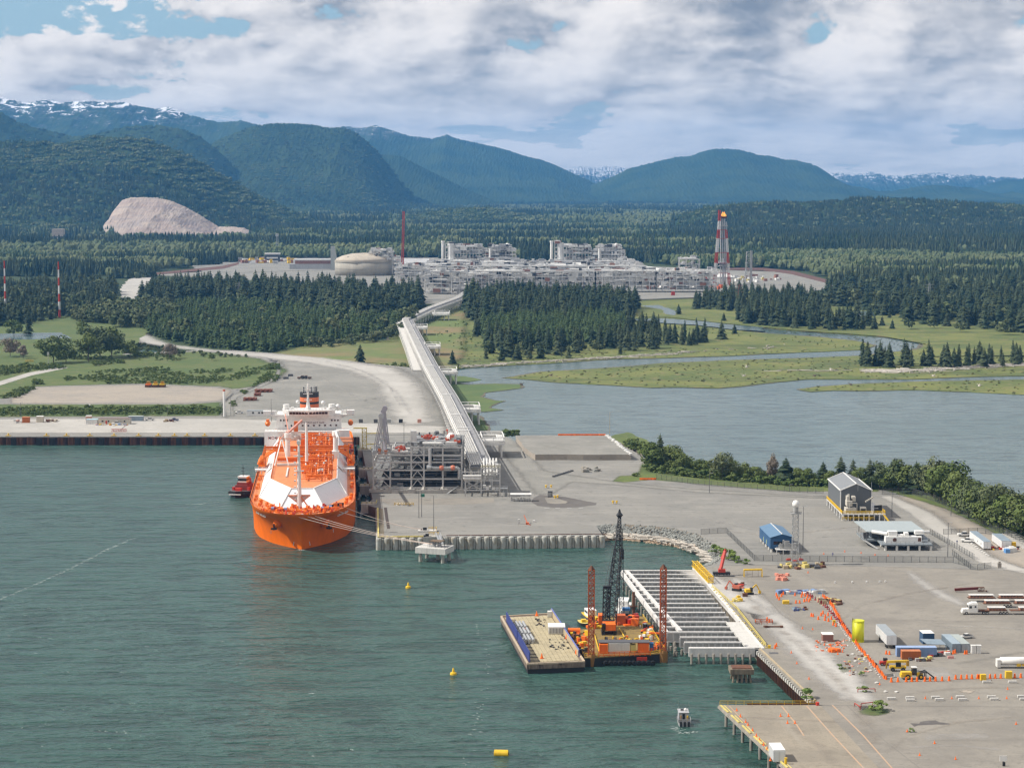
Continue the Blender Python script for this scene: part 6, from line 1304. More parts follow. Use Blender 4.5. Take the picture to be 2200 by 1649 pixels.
def train(dx,label,seed):
    r = random.Random(seed); Y = 3250.0; o = thing('process_train',label,'process plant',(px_at(945+dx,Y),Y,2.0),0,'twin process trains'); X = lambda px: px_at(px,Y) - px_at(945,Y); Z = lambda py: pz_at(py,Y) - 2
    def part(nm,mb,m_): mb.obj(nm,m_,o)
    mb = MB()
    for cx_,w_,top,rr in ((948,20,518,2.4),(966,26,523,4.8)):
        yy = 0 if cx_ > 960 else 26; zb = Z(557 if yy else 556)
        mb.add([(X(cx_ - 12) ,yy - 5,0),(X(cx_+12),yy - 5,0),(X(cx_+12),yy+9,0),(X(cx_ - 12),yy+9,0),(X(cx_ - 12),yy - 5,Z(572)),(X(cx_+12),yy - 5,Z(572)),(X(cx_+12),yy+9,Z(572)),(X(cx_ - 12),yy+9,Z(572))]+[(X(cx_) - rr*1.1+2,yy - 3,zb),(X(cx_)+rr*1.1+2,yy - 3,zb),(X(cx_)+rr*1.1+2,yy+5,zb),(X(cx_) - rr*1.1+2,yy+5,zb)],
               [(0,1,5,4),(1,2,6,5),(2,3,7,6),(3,0,4,7),(4,5,9,8),(5,6,10,9),(6,7,11,10),(7,4,8,11)])
        mb.tube((X(cx_)+2,yy,zb - 1),(X(cx_)+2,yy,Z(top)),rr,14); mb.lathe([(rr,Z(top) - 3),(rr+.6,Z(top) - 2.6),(rr+.6,Z(top))],14,(X(cx_)+2,yy,0))
    part('exhaust_stack',mb,PW)
    mb = MB(); rackwork(mb,X(957),X(975),-3,14,[Z(566),Z(552),Z(542),Z(532),Z(523)],r,3,2,.7,14); part('stack_frame',mb,[PW,PG,PD,PR])
    mb = MB().box(X(950),X(1024),-12,3,0,Z(558)); mb.box(X(950),X(1024),-12.3,-12,Z(560),Z(558)+.5); part('inlet_hall',mb,M('panel_white',(0.66,0.655,0.62),.6,wear=.15,scale=.08))
    mb = MB(); rackwork(mb,X(976),X(1036),8,44,[Z(568),Z(556),Z(545),Z(538),Z(531)],r,9,3,.6,130); part('cooler_deck',mb,[PW,PG,PD,PR])
    mb = MB(); mb.box(X(1020),X(1078),10,44,Z(576),Z(562),1); part('dark_module',mb,[PG,PD]); 
    mb = MB(); rackwork(mb,X(1024),X(1116),4,48,[Z(572),Z(566),Z(556)],r,12,3,.8,90); part('module_base',mb,[PW,PG,PD,PR])
    mb = MB(); rackwork(mb,X(1036),X(1108),8,46,[Z(556),Z(548),Z(540)],r,10,3,.6,110); part('module_middle',mb,[PW,PG,PD,PR])
    mb = MB(); rackwork(mb,X(1050),X(1100),10,44,[Z(540),Z(534),Z(531)],r,8,3,.6,80); mb.lathe([(3,Z(531)),(3,Z(525)),(1.2,Z(523))],10,(X(1090),20,0)); mb.add([(X(1050),10,Z(540)),(X(1084),10,Z(540)),(X(1078),10,Z(531)),(X(1054),10,Z(531))],[(0,1,2,3)],1); mb.tube((X(1053),6,Z(566)),(X(1053),6,Z(534)),2.0,10); part('module_top',mb,[PW,PG,PD,PR])
train(0,'left hand white process train with its pair of exhaust stacks behind the woods',1); train(235,'right hand white process train with its pair of exhaust stacks above the island wood',2)
def rack_thing(name,label,cat,Y,px0,px1,pys,dep,seed,fill_,nx=None,bar_=.7,mats=None,group=None):
    r = random.Random(seed); o = thing(name,label,cat,(px_at(px0,Y),Y,2.0),0,group); w_ = px_at(px1,Y) - px_at(px0,Y); zs_ = [pz_at(p,Y) - 2 for p in pys]; k = max(1,int(w_/75))
    for i in range(k): mb = MB(); rackwork(mb,w_*i/k,w_*(i+1)/k,0,dep,zs_,r,nx,3,bar_,fill_ // k); mb.obj('rack_section',mats or [PW,PG,PD,PR],o)
    return o
def long_roof(o,w_,y,z,dep): MB().box(0,w_,y,y+dep,z,z+1.0).obj('cover_beam',WHITE,o)
o = rack_thing('pipe_rack','white pipe rack spanning the front of the plant behind the island wood','pipe rack',2790,1020,1540,[622,613,604,594,583],30,3,520,None,.8); long_roof(o,px_at(1540,2790) - px_at(1020,2790),-1,pz_at(583,2790) - 2,4)
o = rack_thing('pipe_rack','white pipe rack of the second row below the inlet halls','pipe rack',3020,880,1390,[606,598,590,581,572],70,4,760); long_roof(o,px_at(1390,3020) - px_at(880,3020),-1,pz_at(572,3020) - 2,4)
rack_thing('process_module','dense white module of many open decks right behind the left wood','process module',2740,912,966,[628,618,610,602,594,585],40,5,110); rack_thing('process_module','bright white module where the trestle enters the plant','process module',2720,970,1004,[632,620,606,594,586],50,6,90)
rack_thing('process_module','reddish mixed module left of the island treetops','process module',2780,1004,1080,[628,618,608,598,590],40,7,150); rack_thing('process_module','low module below the storage tank beside the red boom','process module',2930,850,905,[600,590,580,573],60,8,90); rack_thing('process_module','grey module block behind the first rack in the centre','process module',2930,1080,1240,[612,600,592,584],50,9,160)
rack_thing('process_module','open frame tower module left of the flare','process module',3050,1460,1503,[596,588,578,568,557],26,10,40); rack_thing('pipe_rack','low rack with sheds on the right half of the plant','pipe rack',2930,1390,1540,[612,604,596,590],60,11,120); rack_thing('pipe_rack','thin rack between the two process trains','pipe rack',3300,1118,1175,[572,566,563],16,12,30)
rack_thing('process_module','module row right under the left process train','process module',3150,915,1135,[598,588,579,570,564],50,13,260); rack_thing('process_module','module row right under the right process train','process module',3150,1150,1375,[598,588,579,570,564],50,14,260)
def hall(px0,px1,py0,py1,Y,label,skew=40,mat=None):
    w_ = px_at(px1,Y) - px_at(px0,Y); h = pz_at(py0,Y) - 2; o = thing('white_hall',label,'industrial hall',(px_at(px0,Y),Y,2.0)); hb_ = max(3,pz_at(py1,Y) - 2)
    MB().add([(0,0,0),(w_,0,0),(w_ - skew*.2,40,0),(-skew*.3,40,0),(0,0,hb_),(w_,0,hb_),(w_ - skew,40,h),(-skew,40,h)],[(0,1,5,4),(1,2,6,5),(2,3,7,6),(3,0,4,7),(4,5,6,7)]).obj('shell',mat or MC['panel_white'],o); mb = MB()
    for k in range(4): mb.box(w_*(.15+k*.22),w_*(.15+k*.22)+5,-.3,-.02,hb_*.2,hb_*.7)
    mb.obj('louvre',PG,o)
hall(1280,1330,566,586,3080,'long sloping white cooler hall behind the front rack'); hall(1392,1440,568,580,3160,'sloping white cooler hall left of the open frame tower',60); hall(1330,1395,575,586,3140,'low white hall between the two cooler halls',20); hall(1540,1575,590,596,3200,'low white shed behind the flare legs',2)
hall(870,925,557,566,3420,'flat white roofed sheds between the tank and the left stacks',4,PG); hall(990,1018,612,618,2800,'small white block beside the module by the trestle',2)
o = thing('white_trailer_box','long bright white trailer roof left of the flare base','trailer',(px_at(1490,3060),3060,2)); MB().box(0,22,0,4,12,17,0).box(1,21,1,3,0,12,1).obj('body',[WHITE,PG],o)
# storage tank
Y = 3350.0; o = thing('storage_tank','large cream domed storage tank behind the left wood','storage tank',(px_at(783,Y),Y,1)); TC_ = M('tank_concrete',(0.38,0.35,0.295),.9,wear=.35,scale=.03); Rk = (px_at(846,Y) - px_at(720,Y))/2; zt = pz_at(562,Y)
smooth(MB().lathe([(Rk,0),(Rk,zt)],48).obj('wall',TC_,o)); smooth(MB().lathe([(Rk+.6,zt),(Rk*.93,zt+5),(Rk*.75,zt+9),(Rk*.45,zt+12.5),(.2,zt+14)],48).obj('dome',M('tank_dome',(0.44,0.385,0.31),.9,wear=.3,scale=.03),o)); mb = MB(); r = random.Random(9)
for k in range(8): mb.cb(-Rk*.5+k*3.4,-Rk*.6,zt+6.5,1.8,1.8,2.6)
mb.obj('dome_vents',DGREY,o); mb = MB(); rackwork(mb,Rk*.2,Rk*.98,-26,14,[zt+4,zt+9,zt+14,zt+18],r,5,3,.6,80); rackwork(mb,Rk,Rk+12,-20,0,[6,14,22,zt,zt+8],r,2,2,.7,16); mb.obj('roof_platform',[PW,PG,PD,PR],o)
MB().lathe([(Rk+.35,zt*.5),(Rk+.35,zt*.5+1)],48).lathe([(Rk+.8,zt - 1),(Rk+.8,zt+.4)],48).obj('ring_beam',TC_,o)
Y = 3560.0; o = thing('conveyor_shed','long low white roofed shed left of the storage tank','shed',(px_at(632,Y),Y,2)); w_ = px_at(722,Y) - px_at(632,Y); z = pz_at(556,Y) - 2; MB().box(0,w_,0,20,z - 3,z,0).box(2,w_ - 2,1,18,z - 9,z - 3,1).box(-8,w_,0,18,0,z - 9,2).obj('body',[WHITE,PR,PG],o)
o = thing('shaft_tower','tapered grey tower beside the storage tank','tower',(px_at(713,Y),Y - 20,2)); MB().add([(0,0,0),(14,0,0),(14,8,0),(0,8,0),(0,0,pz_at(531,Y)),(7,0,pz_at(531,Y)),(7,8,pz_at(531,Y)),(0,8,pz_at(531,Y))],[(0,1,5,4),(1,2,6,5),(2,3,7,6),(3,0,4,7),(4,5,6,7)]).obj('shaft',M('shaft_grey',(0.42,0.44,0.42),.9),o)
# flare tower
Y = 3000.0; fl = thing('flare_tower','tall red and white flare tower burning at the top','flare tower',(px_at(1552,Y),Y,2)); zT = pz_at(462,Y) - 2; RW = [M('mast_red',(0.46,0.045,0.02),.7,wear=.2),M('mast_white',(0.68,0.67,0.66),.7,wear=.2)]
bands = [(0,18,0),(18,33,1),(33,49,0),(49,70,1),(70,83,0),(83,96,1),(96,112,0)]
def legx(s,z): return s*lerp(11.5,4.6,min(1,z/96)) - 1
for z0,z1,m_ in bands:
    mb = MB()
    for s in (-1,1):
        for yy in (-1,1):
            ww = 2.7 if s < 0 else 2.1
            if z0 >= 70 and s > 0 and z0 >= 83: continue
            mb.lattice((legx(s,z0),yy*lerp(9,3,z0/112),z0),(legx(s,z1),yy*lerp(9,3,z1/112),z1),ww,ww,3.6,.3,m_)
    for z in (z0,): mb.bar((legx(-1,z),-lerp(9,3,z/112),z),(legx(1,z),-lerp(9,3,z/112),z),.6) if z < 90 else None
    mb.obj('tower_section',RW,fl)
mb = MB()
for x in (-3.2,-.4,2.4,4.8): mb.tube((x,0,0),(x,0,zT - (4 if x < 4 else 10)),.85,8)
mb.tube((1.0,-2,0),(1.0,-2,40),.6,7); mb.obj('riser_pipe',M('riser',(0.52,0.52,0.54),.4,.3),fl); mb = MB()
for z in (28,33,88): mb.box(-6,7,-5,5,z,z+1)
for k in range(26): mb.cb(r.uniform(-6,7),r.uniform(-5,5),r.choice((29,34,89)),r.uniform(.6,2),1,r.uniform(1,4))
mb.obj('platform',PG,fl); MB().box(-2.5,5.5,-3,3,zT - 5,zT - 2).obj('burner_tip',M('burner',(0.09,0.03,0.02),.9),fl)
m_fire = new_mat('flame'); t = NT(m_fire); fn = t.noise(t.pos(),0.35,3,.6); em = t.node('ShaderNodeEmission'); oo = t.node('ShaderNodeOutputMaterial'); t.set(em.inputs[0],t.mix(t.ramp(fn,.4,.65),(1.0,0.30,0.03),(1.0,0.62,0.16))); em.inputs[1].default_value = 1.25; t.l.new(em.outputs[0],oo.inputs[0])
mb = MB(); mb.lathe([(1.8,0),(3.2,1.5),(3.4,3),(1.6,5),(1.2,6.5),(.1,8.5)],10,(1.5,0,zT - 3)).lathe([(1.5,0),(2.2,2),(1.0,5),(.1,7)],8,(-.8,0,zT - 2)); smooth(mb.obj('flame',m_fire,fl))
Y = 2920.0; o = thing('derrick','bare grey lattice derrick tower right of the flare','lattice tower',(px_at(1607,Y),Y,2)); MB().lattice((0,0,0),(1,0,pz_at(544,Y)),9,7,5,.34).obj('lattice',PG,o); MB().lattice((4,-3,0),(4,-3,pz_at(541,Y)),2.2,2.2,3,.35).obj('lattice_mast',PG,o)
Y = 3150.0; o = thing('red_boom','tall thin red crane boom standing between tank and process train','crane boom',(px_at(864,Y),Y,2)); MB().lattice((0,0,0),(px_at(868,Y) - px_at(864,Y),0,pz_at(457,Y)),3.4,2.6,4,.42).obj('boom',M('boom_red',(0.50,0.055,0.04),.6),o); MB().cb(0,0,0,6,8,4).obj('base',RED,o)
Y = 2900.0; o = thing('red_crane','small leaning red crane boom left of the flare legs','crane',(px_at(1526,Y),Y,2)); MB().lattice((0,0,2),(-9,0,pz_at(588,Y)),1.4,1.0,2.5,.22).obj('boom',MC['boom_red'],o); MB().cb(0,0,0,5,4,3).obj('body',RED,o)
# striped poles, lattice pylons, masts
for px,yb,yt,lb in ((12,674,560,'red and white banded mast at the far left edge'),(128,682,562,'red and white banded mast right of the first one')):
    q = P(px,yb,5); h = (yb - yt)*q.y/FPX; mb = MB(); nb = 7
    for k in range(nb): mb.tube((0,0,h*k/nb),(0,0,h*(k+1)/nb),1.35 - .1*k,10,1.25 - .1*k,k % 2)
    o = thing('banded_mast',lb,'mast',q,0,'banded masts on the left'); mb.obj('shaft',RW,o)
for px,yb,yt,lb in ((514,650,606,'faint grey pylon standing in front of the left spruce wood'),(1588,665,610,'brown lattice pylon at the edge of the eastern wood'),(1996,660,608,'lattice pylon above the eastern wood at the right'),(1230,660,620,'thin pylon inside the island wood')):
    q = P(px,yb,1.5); h = (yb - yt)*q.y/FPX; o = thing('pylon',lb,'pylon',q); mb = MB().lattice((0,0,0),(0,0,h),5,1.2,4,.16)
    for z in (.7,.82,.94): mb.bar((-5,0,h*z),(5,0,h*z),.4)
    mb.obj('lattice',PG if px != 1588 else PR,o)
for px,yb,yt,lb in ((262,555,520,'thin grey mast before the quarry'),(465,552,520,'thin pole left of the parking area of the plant'),(494,553,522,'second thin pole by the parking area')):
    q = P(px,yb,2); h = (yb - yt)*q.y/FPX; o = thing('mast',lb,'mast',q); MB().tube((0,0,0),(0,0,h),.7,6,.35).obj('shaft',PG,o)
q = P(596,552,2); o = thing('lattice_mast','pale lattice mast with dishes behind the parking area','mast',q); h = 50*q.y/FPX; mb = MB().lattice((0,0,0),(0,0,h),4.5,3.5,5,.25); mb.cb(0,-2,h - 6,6,3,5); mb.obj('lattice',M('pale_mast',(0.5,0.5,0.5),.7),o)
q = P(124,530,2); o = thing('crusher_tower','square concrete hopper tower on legs in the far left clearing','tower',q); s_ = q.y/FPX; MB().box(-12*s_,12*s_,0,20*s_,22*s_,38*s_,0).box(-10*s_,10*s_,0,18*s_,18*s_,22*s_,1).obj('hopper',[M('hopper',(0.40,0.35,0.30),.9),PD],o); mb = MB()
for x in (-9,0,9): mb.bar((x*s_,0,0),(x*s_,0,20*s_),3*s_)
mb.box(-6*s_,6*s_,4,10,0,14*s_); mb.obj('legs',PG,o)
r = random.Random(17)
def clutter(name,label,cat,pxr,pyr,z,n_,smin,smax,mats,seed,parts=4):
    r = random.Random(seed); o = thing(name,label,cat,P((pxr[0]+pxr[1])/2,(pyr[0]+pyr[1])/2,z)); mb = MB(); b0 = o.location
    for k in range(n_): q = P(r.uniform(*pxr),r.uniform(*pyr),z) - Vector(b0); mb.cb(q.x,q.y,0,r.uniform(smin,smax),r.uniform(smin,smax),r.uniform(smin*.5,smax*.6),r.randrange(len(mats)),r.uniform(0,.5))
    mb.obj('stored_units',mats,o,kind='stuff'); return o
PM = [WHITE,PW,PG,PR,YEL]; clutter('laydown_sheds','scattered pale sheds and vehicles on the far laydown area','sheds',(515,640),(556,566),2.8,60,3,12,PM,1); clutter('quarry_sheds','pale sheds in the far left clearing','sheds',(-5,190),(527,533),2.2,60,4,14,[PW,PG,WHITE],2); clutter('plant_sheds','low sheds and crates along the front of the plant','sheds',(1390,1550),(612,622),2.4,70,2,9,[WHITE,PW,PR,PG,OSTEEL],3); clutter('plant_sheds','small sheds on the gravel right of the flare','sheds',(1580,1680),(592,606),2.4,36,2,8,[PW,PR,LYEL],4)
o = thing('portal_building','small white framed building by the far laydown area','building',P(585,562,2.8)); MB().box(-14,14,0,10,0,14,1).box(-15,15,-1,11,14,17,0).box(-11,11,-.4,0,6,9,0).obj('shell',[WHITE,PD],o); o = thing('dark_hall','dark flat roofed hall beside the thin poles','hall',P(470,556,2.8)); MB().box(-25,25,0,20,0,11).obj('shell',PD,o)
o = thing('red_skid','small red box on the gravel in front of the plant','skid',P(1446,634,2.4)); MB().cb(0,0,0,5,4,4).cb(0,0,4,4,3,.6).obj('body',RED,o)
# ---------------------------------------------------------------- flat barge
def ed(a,b,z=5.0):
    """place, length and turn of a thing whose left side runs from a to b on the ground"""
    p,q = P(*a,z),P(*b,z); d_ = q - p; return p,Vector((d_.x,d_.y)).length,atan2(-d_.x,d_.y)
def local(o,px,py,z):
    m = Matrix.Rotation(-o.rotation_euler.z,4,'Z'); q = m @ (P(px,py,z) - Vector(o.location)); return q
def cone_mb(): return MB().box(-.35,.35,-.35,.35,0,.08).lathe([(.26,.08),(.06,1.0)],8).lathe([(.19,.4),(.13,.62)],8,mi=1)
CONE = cone_mb().mesh('cone',[ORANGE,WHITE])
def put(name,me,loc_,label,cat,group=None,rz=0.0,sc=1.0):
    o = bpy.data.objects.new(name,me); COL.objects.link(o); o.location = loc_; o.rotation_euler = (0,0,rz); o.scale = (sc,)*3; return tag(o,label,cat,group)
BARGE = M('barge_side',(0.20,0.155,0.12),.9,wear=.7,scale=.6,dirt=(.05,.035,.03))
c0 = [P(1134,1425,3.2),P(1255,1420,3.2),P(1187,1317,3.2),P(1077,1323,3.2)]; bo = c0[0].copy(); bo.z = 0; br_ = thing('flat_barge','long flat deck barge with planked deck moored left of the crane barge','barge',bo); q = [(c.x - bo.x,c.y - bo.y) for c in c0]
MB().prism(q,-1.0,1.5).obj('lower_hull',BLACK,br_); MB().prism([(a*1.0 - .3*(1 if i in (0,3) else -1),b - (.3 if i < 2 else -.3)) for i,(a,b) in enumerate(q)],1.5,3.0).obj('hull',BARGE,br_)
mB = br_; nP = 11; pm3 = M('deck_plank',(0.42,0.36,0.23),.9,wear=.5,scale=.5)
def bl(u_,v_): a = Vector((*q[0],0)).lerp(Vector((*q[1],0)),u_); b = Vector((*q[3],0)).lerp(Vector((*q[2],0)),u_); return a.lerp(b,v_)
for k in range(nP):
    u0,u1 = .06+.88*k/nP+.003,.06+.88*(k+1)/nP - .003
    MB().prism([tuple(bl(u0,.03))[:2],tuple(bl(u1,.03))[:2],tuple(bl(u1,.97))[:2],tuple(bl(u0,.97))[:2]],3.0,3.14+.02*(k % 2)).obj('plank',pm3,br_)
mb = MB(); 
for a,b in ((0,1),(1,2),(2,3),(3,0)): mb.bar((*q[a],3.15),(*q[b],3.15),.6,.5)
mb.obj('coaming',M('coaming',(0.50,0.40,0.29),.9,wear=.6,scale=1),br_)
BW = M('wall_blue',(0.03,0.045,0.20),.5); mb = MB()
a,b = bl(.05,.02),bl(.05,.98)
for k in range(2): s_,e_ = a.lerp(b,k*.46+.01),a.lerp(b,k*.46+.45); mb.bar(s_+Vector((0,0,4.7)),e_+Vector((0,0,4.7)),.25,3.2)
mb.obj('side_wall',BW,br_); a,b = bl(.97,.10),bl(.97,.98); mb = MB().bar(a+Vector((0,0,4.2)),b+Vector((0,0,4.2)),.25,2.4,0).bar(a+Vector((-.25,0,4.1)),b+Vector((-.25,0,4.1)),.2,1.9,1).obj('side_wall',[M('wall_violet',(0.12,0.15,0.42),.5),WOOD],br_); mb = MB()
for k in range(14): c = bl(.05,.05+k*.066); mb.bar(c+Vector((.2,0,3.3)),c+Vector((3.4,0,3.3)),.16,.16)
mb.obj('wall_struts',BLACK,br_)
w_ = bl(.16,.38); stk = thing('pipe_stack','stack of grey steel pipes lying along the left side of the flat barge','pipes',bo+Vector((w_.x,w_.y,3.15))); dl_ = (bl(.16,.82) - bl(.16,.40))
for k in range(3):
    for i in range(3): s_ = dl_*(k/3+.02); MB().tube(s_+Vector((i*1.15,0,.45)),s_+dl_*.28+Vector((i*1.15,0,.45)),.48,9).tube(s_+Vector((i*1.15+.4,0,1.2)),s_+dl_*.28+Vector((i*1.15+.4,0,1.2)),.42,9).obj('pipe',GALV,stk)
def boxthing(name,label,cat,px,py,sx,sy,sz,mat,rz=0.0,z=5.0,group=None,roof=None,parts=None):
    o = thing(name,label,cat,P(px,py,z+.04),rz,group); MB().box(-sx/2,sx/2,0,sy,0,sz).obj('body',mat,o)
    if roof is not None: MB().box(-sx/2 - .12,sx/2+.12,-.12,sy+.12,sz,sz+.14).obj('roof',roof,o)
    return o
o = boxthing('tool_container','white louvred box standing on the right half of the flat barge','container',1196,1361,5.4,6,2.2,WHITE2,0,3.2,roof=WHITE); mb = MB()
for k in range(5): mb.box(-2.4+k*1.0,-1.7+k*1.0,-.1,0,.3,1.8)
mb.obj('louvre',GREY,o)
boxthing('deck_locker','small white locker at the far end of the flat barge','locker',1181,1325,1.5,2,1.9,WHITE2,0,3.2)
for px,py,lb in ((1128,1358,'left of the deck beside the pipe stack'),(1164,1413,'near the front of the deck'),(1153,1322,'at the far end of the deck'),(1217,1371,'beside the louvred box')): put('traffic_cone',CONE,P(px,py,3.2),'orange cone on the flat barge ' + lb,'cone','cones on the flat barge',sc=1.6)
clutter('deck_gear','black chains and wire coils strewn over the right side of the barge deck','chains',(1180,1222),(1364,1395),3.2,26,.2,.8,[BLACK,DGREY],21); clutter('deck_gear','wire bundle and drum at the far middle of the barge deck','cables',(1150,1172),(1328,1346),3.2,16,.2,.9,[BLACK,RUST,DGREY],22)
# ---------------------------------------------------------------- crane barge
DKY = M('barge_deck',(0.24,0.165,0.05),.9,wear=.6,scale=.5,dirt=(.12,.08,.04)); c0 = [P(1257,1412,3),P(1431,1402,3),P(1380,1323,3),P(1282,1323,3),P(1262,1350,3),P(1219,1352,3)]; bo = P(1257,1412,3); bo.z = 0; cb_ = thing('crane_barge','crowded yellow decked crane barge with deckhouses and orange railings','barge',bo); q = [(c.x - bo.x,c.y - bo.y) for c in c0]
MB().prism(q,-1,2.7,0).obj('hull',BLACK,cb_); MB().prism(q,2.7,3.0).obj('deck',DKY,cb_)
def cl(px,py,z=3.0): v = P(px,py,z) - bo; return v
rb2 = random.Random(41)
def cblock(nm,px0,px1,py,z0,h,dep,m_,y2=0):
    a,b = cl(px0,py),cl(px1,py); return MB().box(a.x,b.x,a.y,a.y+dep,z0,z0+h).obj(nm,m_,cb_)
cblock('white_cabin',1308,1353,1403,3.0,3.2,3.4,M('cabin_white',(0.58,0.58,0.54),.6,wear=.3)); cblock('orange_cabin',1288,1306,1404,3.0,3.0,3.2,ORANGE); cblock('orange_cabin',1371,1394,1402,3.0,3.2,3.2,ORANGE); cblock('blue_locker',1396,1404,1398,3.0,2.6,1.4,M('locker_blue',(.03,.18,.45),.5)); cblock('white_locker',1355,1366,1402,3.0,2.6,2.2,LYEL)
a,b = cl(1287,1404),cl(1396,1402); MB().box(a.x,b.x,a.y+1.0,a.y+5,6.3,6.5).obj('cabin_roof',DGREY,cb_); mb = MB(); mb.rail([cl(1286,1410),cl(1397,1407)],1.4,1.6,.1,rails=3); mb.obj('front_railing',ORANGE,cb_)
mb = MB().rail([cl(1398,1406),cl(1430,1401),cl(1381,1325)],1.1,2.5,.06).rail([cl(1256,1410),cl(1284,1410)],1.1,1.6,.07).bar(cl(1276,1360)+Vector((0,0,.3)),cl(1287,1400)+Vector((0,0,.3)),.3).bar(cl(1330,1350)+Vector((0,0,.3)),cl(1345,1375)+Vector((0,0,.3)),.3); mb.obj('side_railing',YEL,cb_)
mb = MB()
for k in range(11): c = P(1300+k*10,1424,0); mb.lathe([(.5,-.2),(.95,0),(.5,.2)],9,(c.x - bo.x,-.35+(cl(1300+k*10,1410).y - cl(1300,1410).y)*.1,1.4),axis='y')
mb.obj('fender_tyres',TIRE,cb_); MB().box(cl(1368,1408).x,cl(1390,1408).x,-.5+cl(1368,1408).y,cl(1368,1408).y,.8,2.6).obj('red_panel',RED,cb_)
for nm,pxr,pyr,n_,mats,sz in (('deck_machinery',(1325,1368),(1326,1343),40,[OSTEEL,ORANGE,BLACK,RED],2.6),('deck_gear',(1375,1400),(1340,1375),40,[ORANGE,YEL,RED,BLACK,WHITE],1.5),('deck_gear',(1225,1262),(1356,1405),44,[YEL,ORANGE,RUST,BLACK],1.7),('deck_gear',(1290,1400),(1372,1384),46,[YEL,RUST,BLACK,ORANGE,DGREY],1.2),('deck_gear',(1265,1290),(1330,1350),26,[YEL,ORANGE,BLACK],1.9),('deck_gear',(1400,1428),(1385,1402),24,[YEL,RUST,ORANGE],1.3)):
    mb = MB()
    for k in range(n_): c = cl(rb2.uniform(*pxr),rb2.uniform(*pyr)); mb.cb(c.x,c.y,3,rb2.uniform(.3,sz),rb2.uniform(.3,sz),rb2.uniform(.3,sz),rb2.randrange(len(mats)),rb2.uniform(0,3))
    mb.obj(nm,mats,cb_,kind='stuff')
cblock('machine_house',1323,1344,1342,3.0,3.2,3.5,OSTEEL); cblock('machine_house',1286,1297,1345,3.0,3.8,4,ORANGE); c = cl(1345,1330); MB().cb(c.x,c.y,6.2,2.6,2,.9).obj('blue_tank',MC['locker_blue'],cb_)
c = cl(1240,1360); MB().tube((c.x - 3,c.y,4),(c.x+1,c.y,4),.9,10).obj('hose_reel',ORANGE,cb_); MB().bar(cl(1394,1365)+Vector((0,0,1.0)),cl(1418,1366)+Vector((0,0,1.0)),.5).obj('spud_arm',ORANGE,cb_)
for px,py,yt,lb in ((1270,1409,1224,'left orange lattice spud tower of the crane barge'),(1424,1401,1221,'right orange lattice spud tower of the crane barge')):
    b_ = P(px,py,3); zt = D(px,yt,b_.y).z - 3; o = thing('spud_tower',lb,'lattice tower',(b_.x,b_.y,3.0),0,'spud towers'); MB().lattice((0,0,-5),(0,0,zt),1.75,1.75,1.6,.16,rb=.11).obj('lattice',OSTEEL,o); MB().lathe([(1.25,zt),(.9,zt+.5),(.15,zt+1.5)],4).obj('cap',RUST,o); MB().lathe([(1.5,-3.2),(1.6,0),(1.3,.8)],8).obj('well',M('spud_well',(.25,.13,.04),.9),o)
cb0 = P(1308,1360,3); cr = thing('crawler_crane','black latticed crawler crane with orange house standing on the crane barge','crane',cb0,0)
for s in (-1,1): MB().box(s*1.9 - .55,s*1.9+.55,-2.6,3.4,0,1.3).obj('track',BLACK,cr)
MB().box(-2.0,2.2,-2.0,3.2,1.4,3.4).obj('house',ORANGE,cr); MB().box(-2.4,-1.2,-2.8,-.6,1.6,3.6).obj('cab',[GLASS],cr); MB().box(-1.6,1.6,3.2,4.8,1.4,3.6).obj('counterweight',BLACK,cr)
def cd(px,py,Y): return D(px,py,Y) - cb0
MB().lattice(cd(1309,1347,653),cd(1328,1180,662),3.4,2.2,1.9,.14,rb=.09).obj('boom',BLACK,cr); MB().lattice(cd(1328,1180,662),cd(1331,1112,665),2.2,.9,1.6,.12,rb=.08).obj('boom_tip',BLACK,cr); MB().lathe([(.5,0),(1.2,1.0),(.5,1.9),(.2,3.0)],6,tuple(cd(1331,1112,665))).obj('boom_head',BLACK,cr)
MB().lattice(cd(1302,1345,655),cd(1304,1262,656),2.3,2.3,1.7,.14,rb=.09).cb(*cd(1304,1264,656),2.6,1.4,1.0).obj('gantry',BLACK,cr); mb = MB()
for dx in (-.8,0,.8): mb.bar(cd(1304,1262,656)+Vector((dx,0,0)),cd(1330,1116,665)+Vector((dx*.4,0,0)),.09,.09)
mb.bar(cd(1304,1262,656),cd(1300,1345,658),.1,.1); mb.obj('stay_ropes',BLACK,cr)
MB().lattice(cd(1336,1318,668),cd(1334,1135,667),1.5,1.1,1.7,.08,rb=.05).cb(*cd(1336,1200,667),1.3,1.6,3.4).obj('pile_leads',BLACK,cr); MB().cb(*cd(1326,1160,664),1.0,.8,3).obj('white_cylinder',WHITE2,cr)
o = thing('steel_pile','single dark steel pile standing in the water behind the crane barge','pile',P(1361,1322,0)); MB().tube((0,0,-2),(0,0,8.5),.5,10).box(-1.4,1.4,-.6,.6,3.2,3.5).obj('pile',RUST,o)
o = thing('tender_boat','yellow and white tender boat lying behind the crane barge','boat',P(1271,1330,0),radians(12)); boat_hull(15,4.4,1.1,[DGREY,YEL],o); MB().box(-1.6,1.6,-1,4,1.1,3.4,0).box(-1.65,1.65,-.4,3.4,2.2,2.9,1).obj('cabin',[WHITE,GLASS],o); MB().box(-1.8,1.8,-6.5,-1.4,1.1,1.5).obj('deck_pad',YEL,o)
o = thing('skiff','small yellow skiff with dark tyres left of the spud tower','boat',P(1254,1341,0),radians(10)); boat_hull(8,3.2,.9,[BLACK,LYEL],o); MB().box(-.8,.8,-1,1,.9,1.9).obj('console',YEL,o)
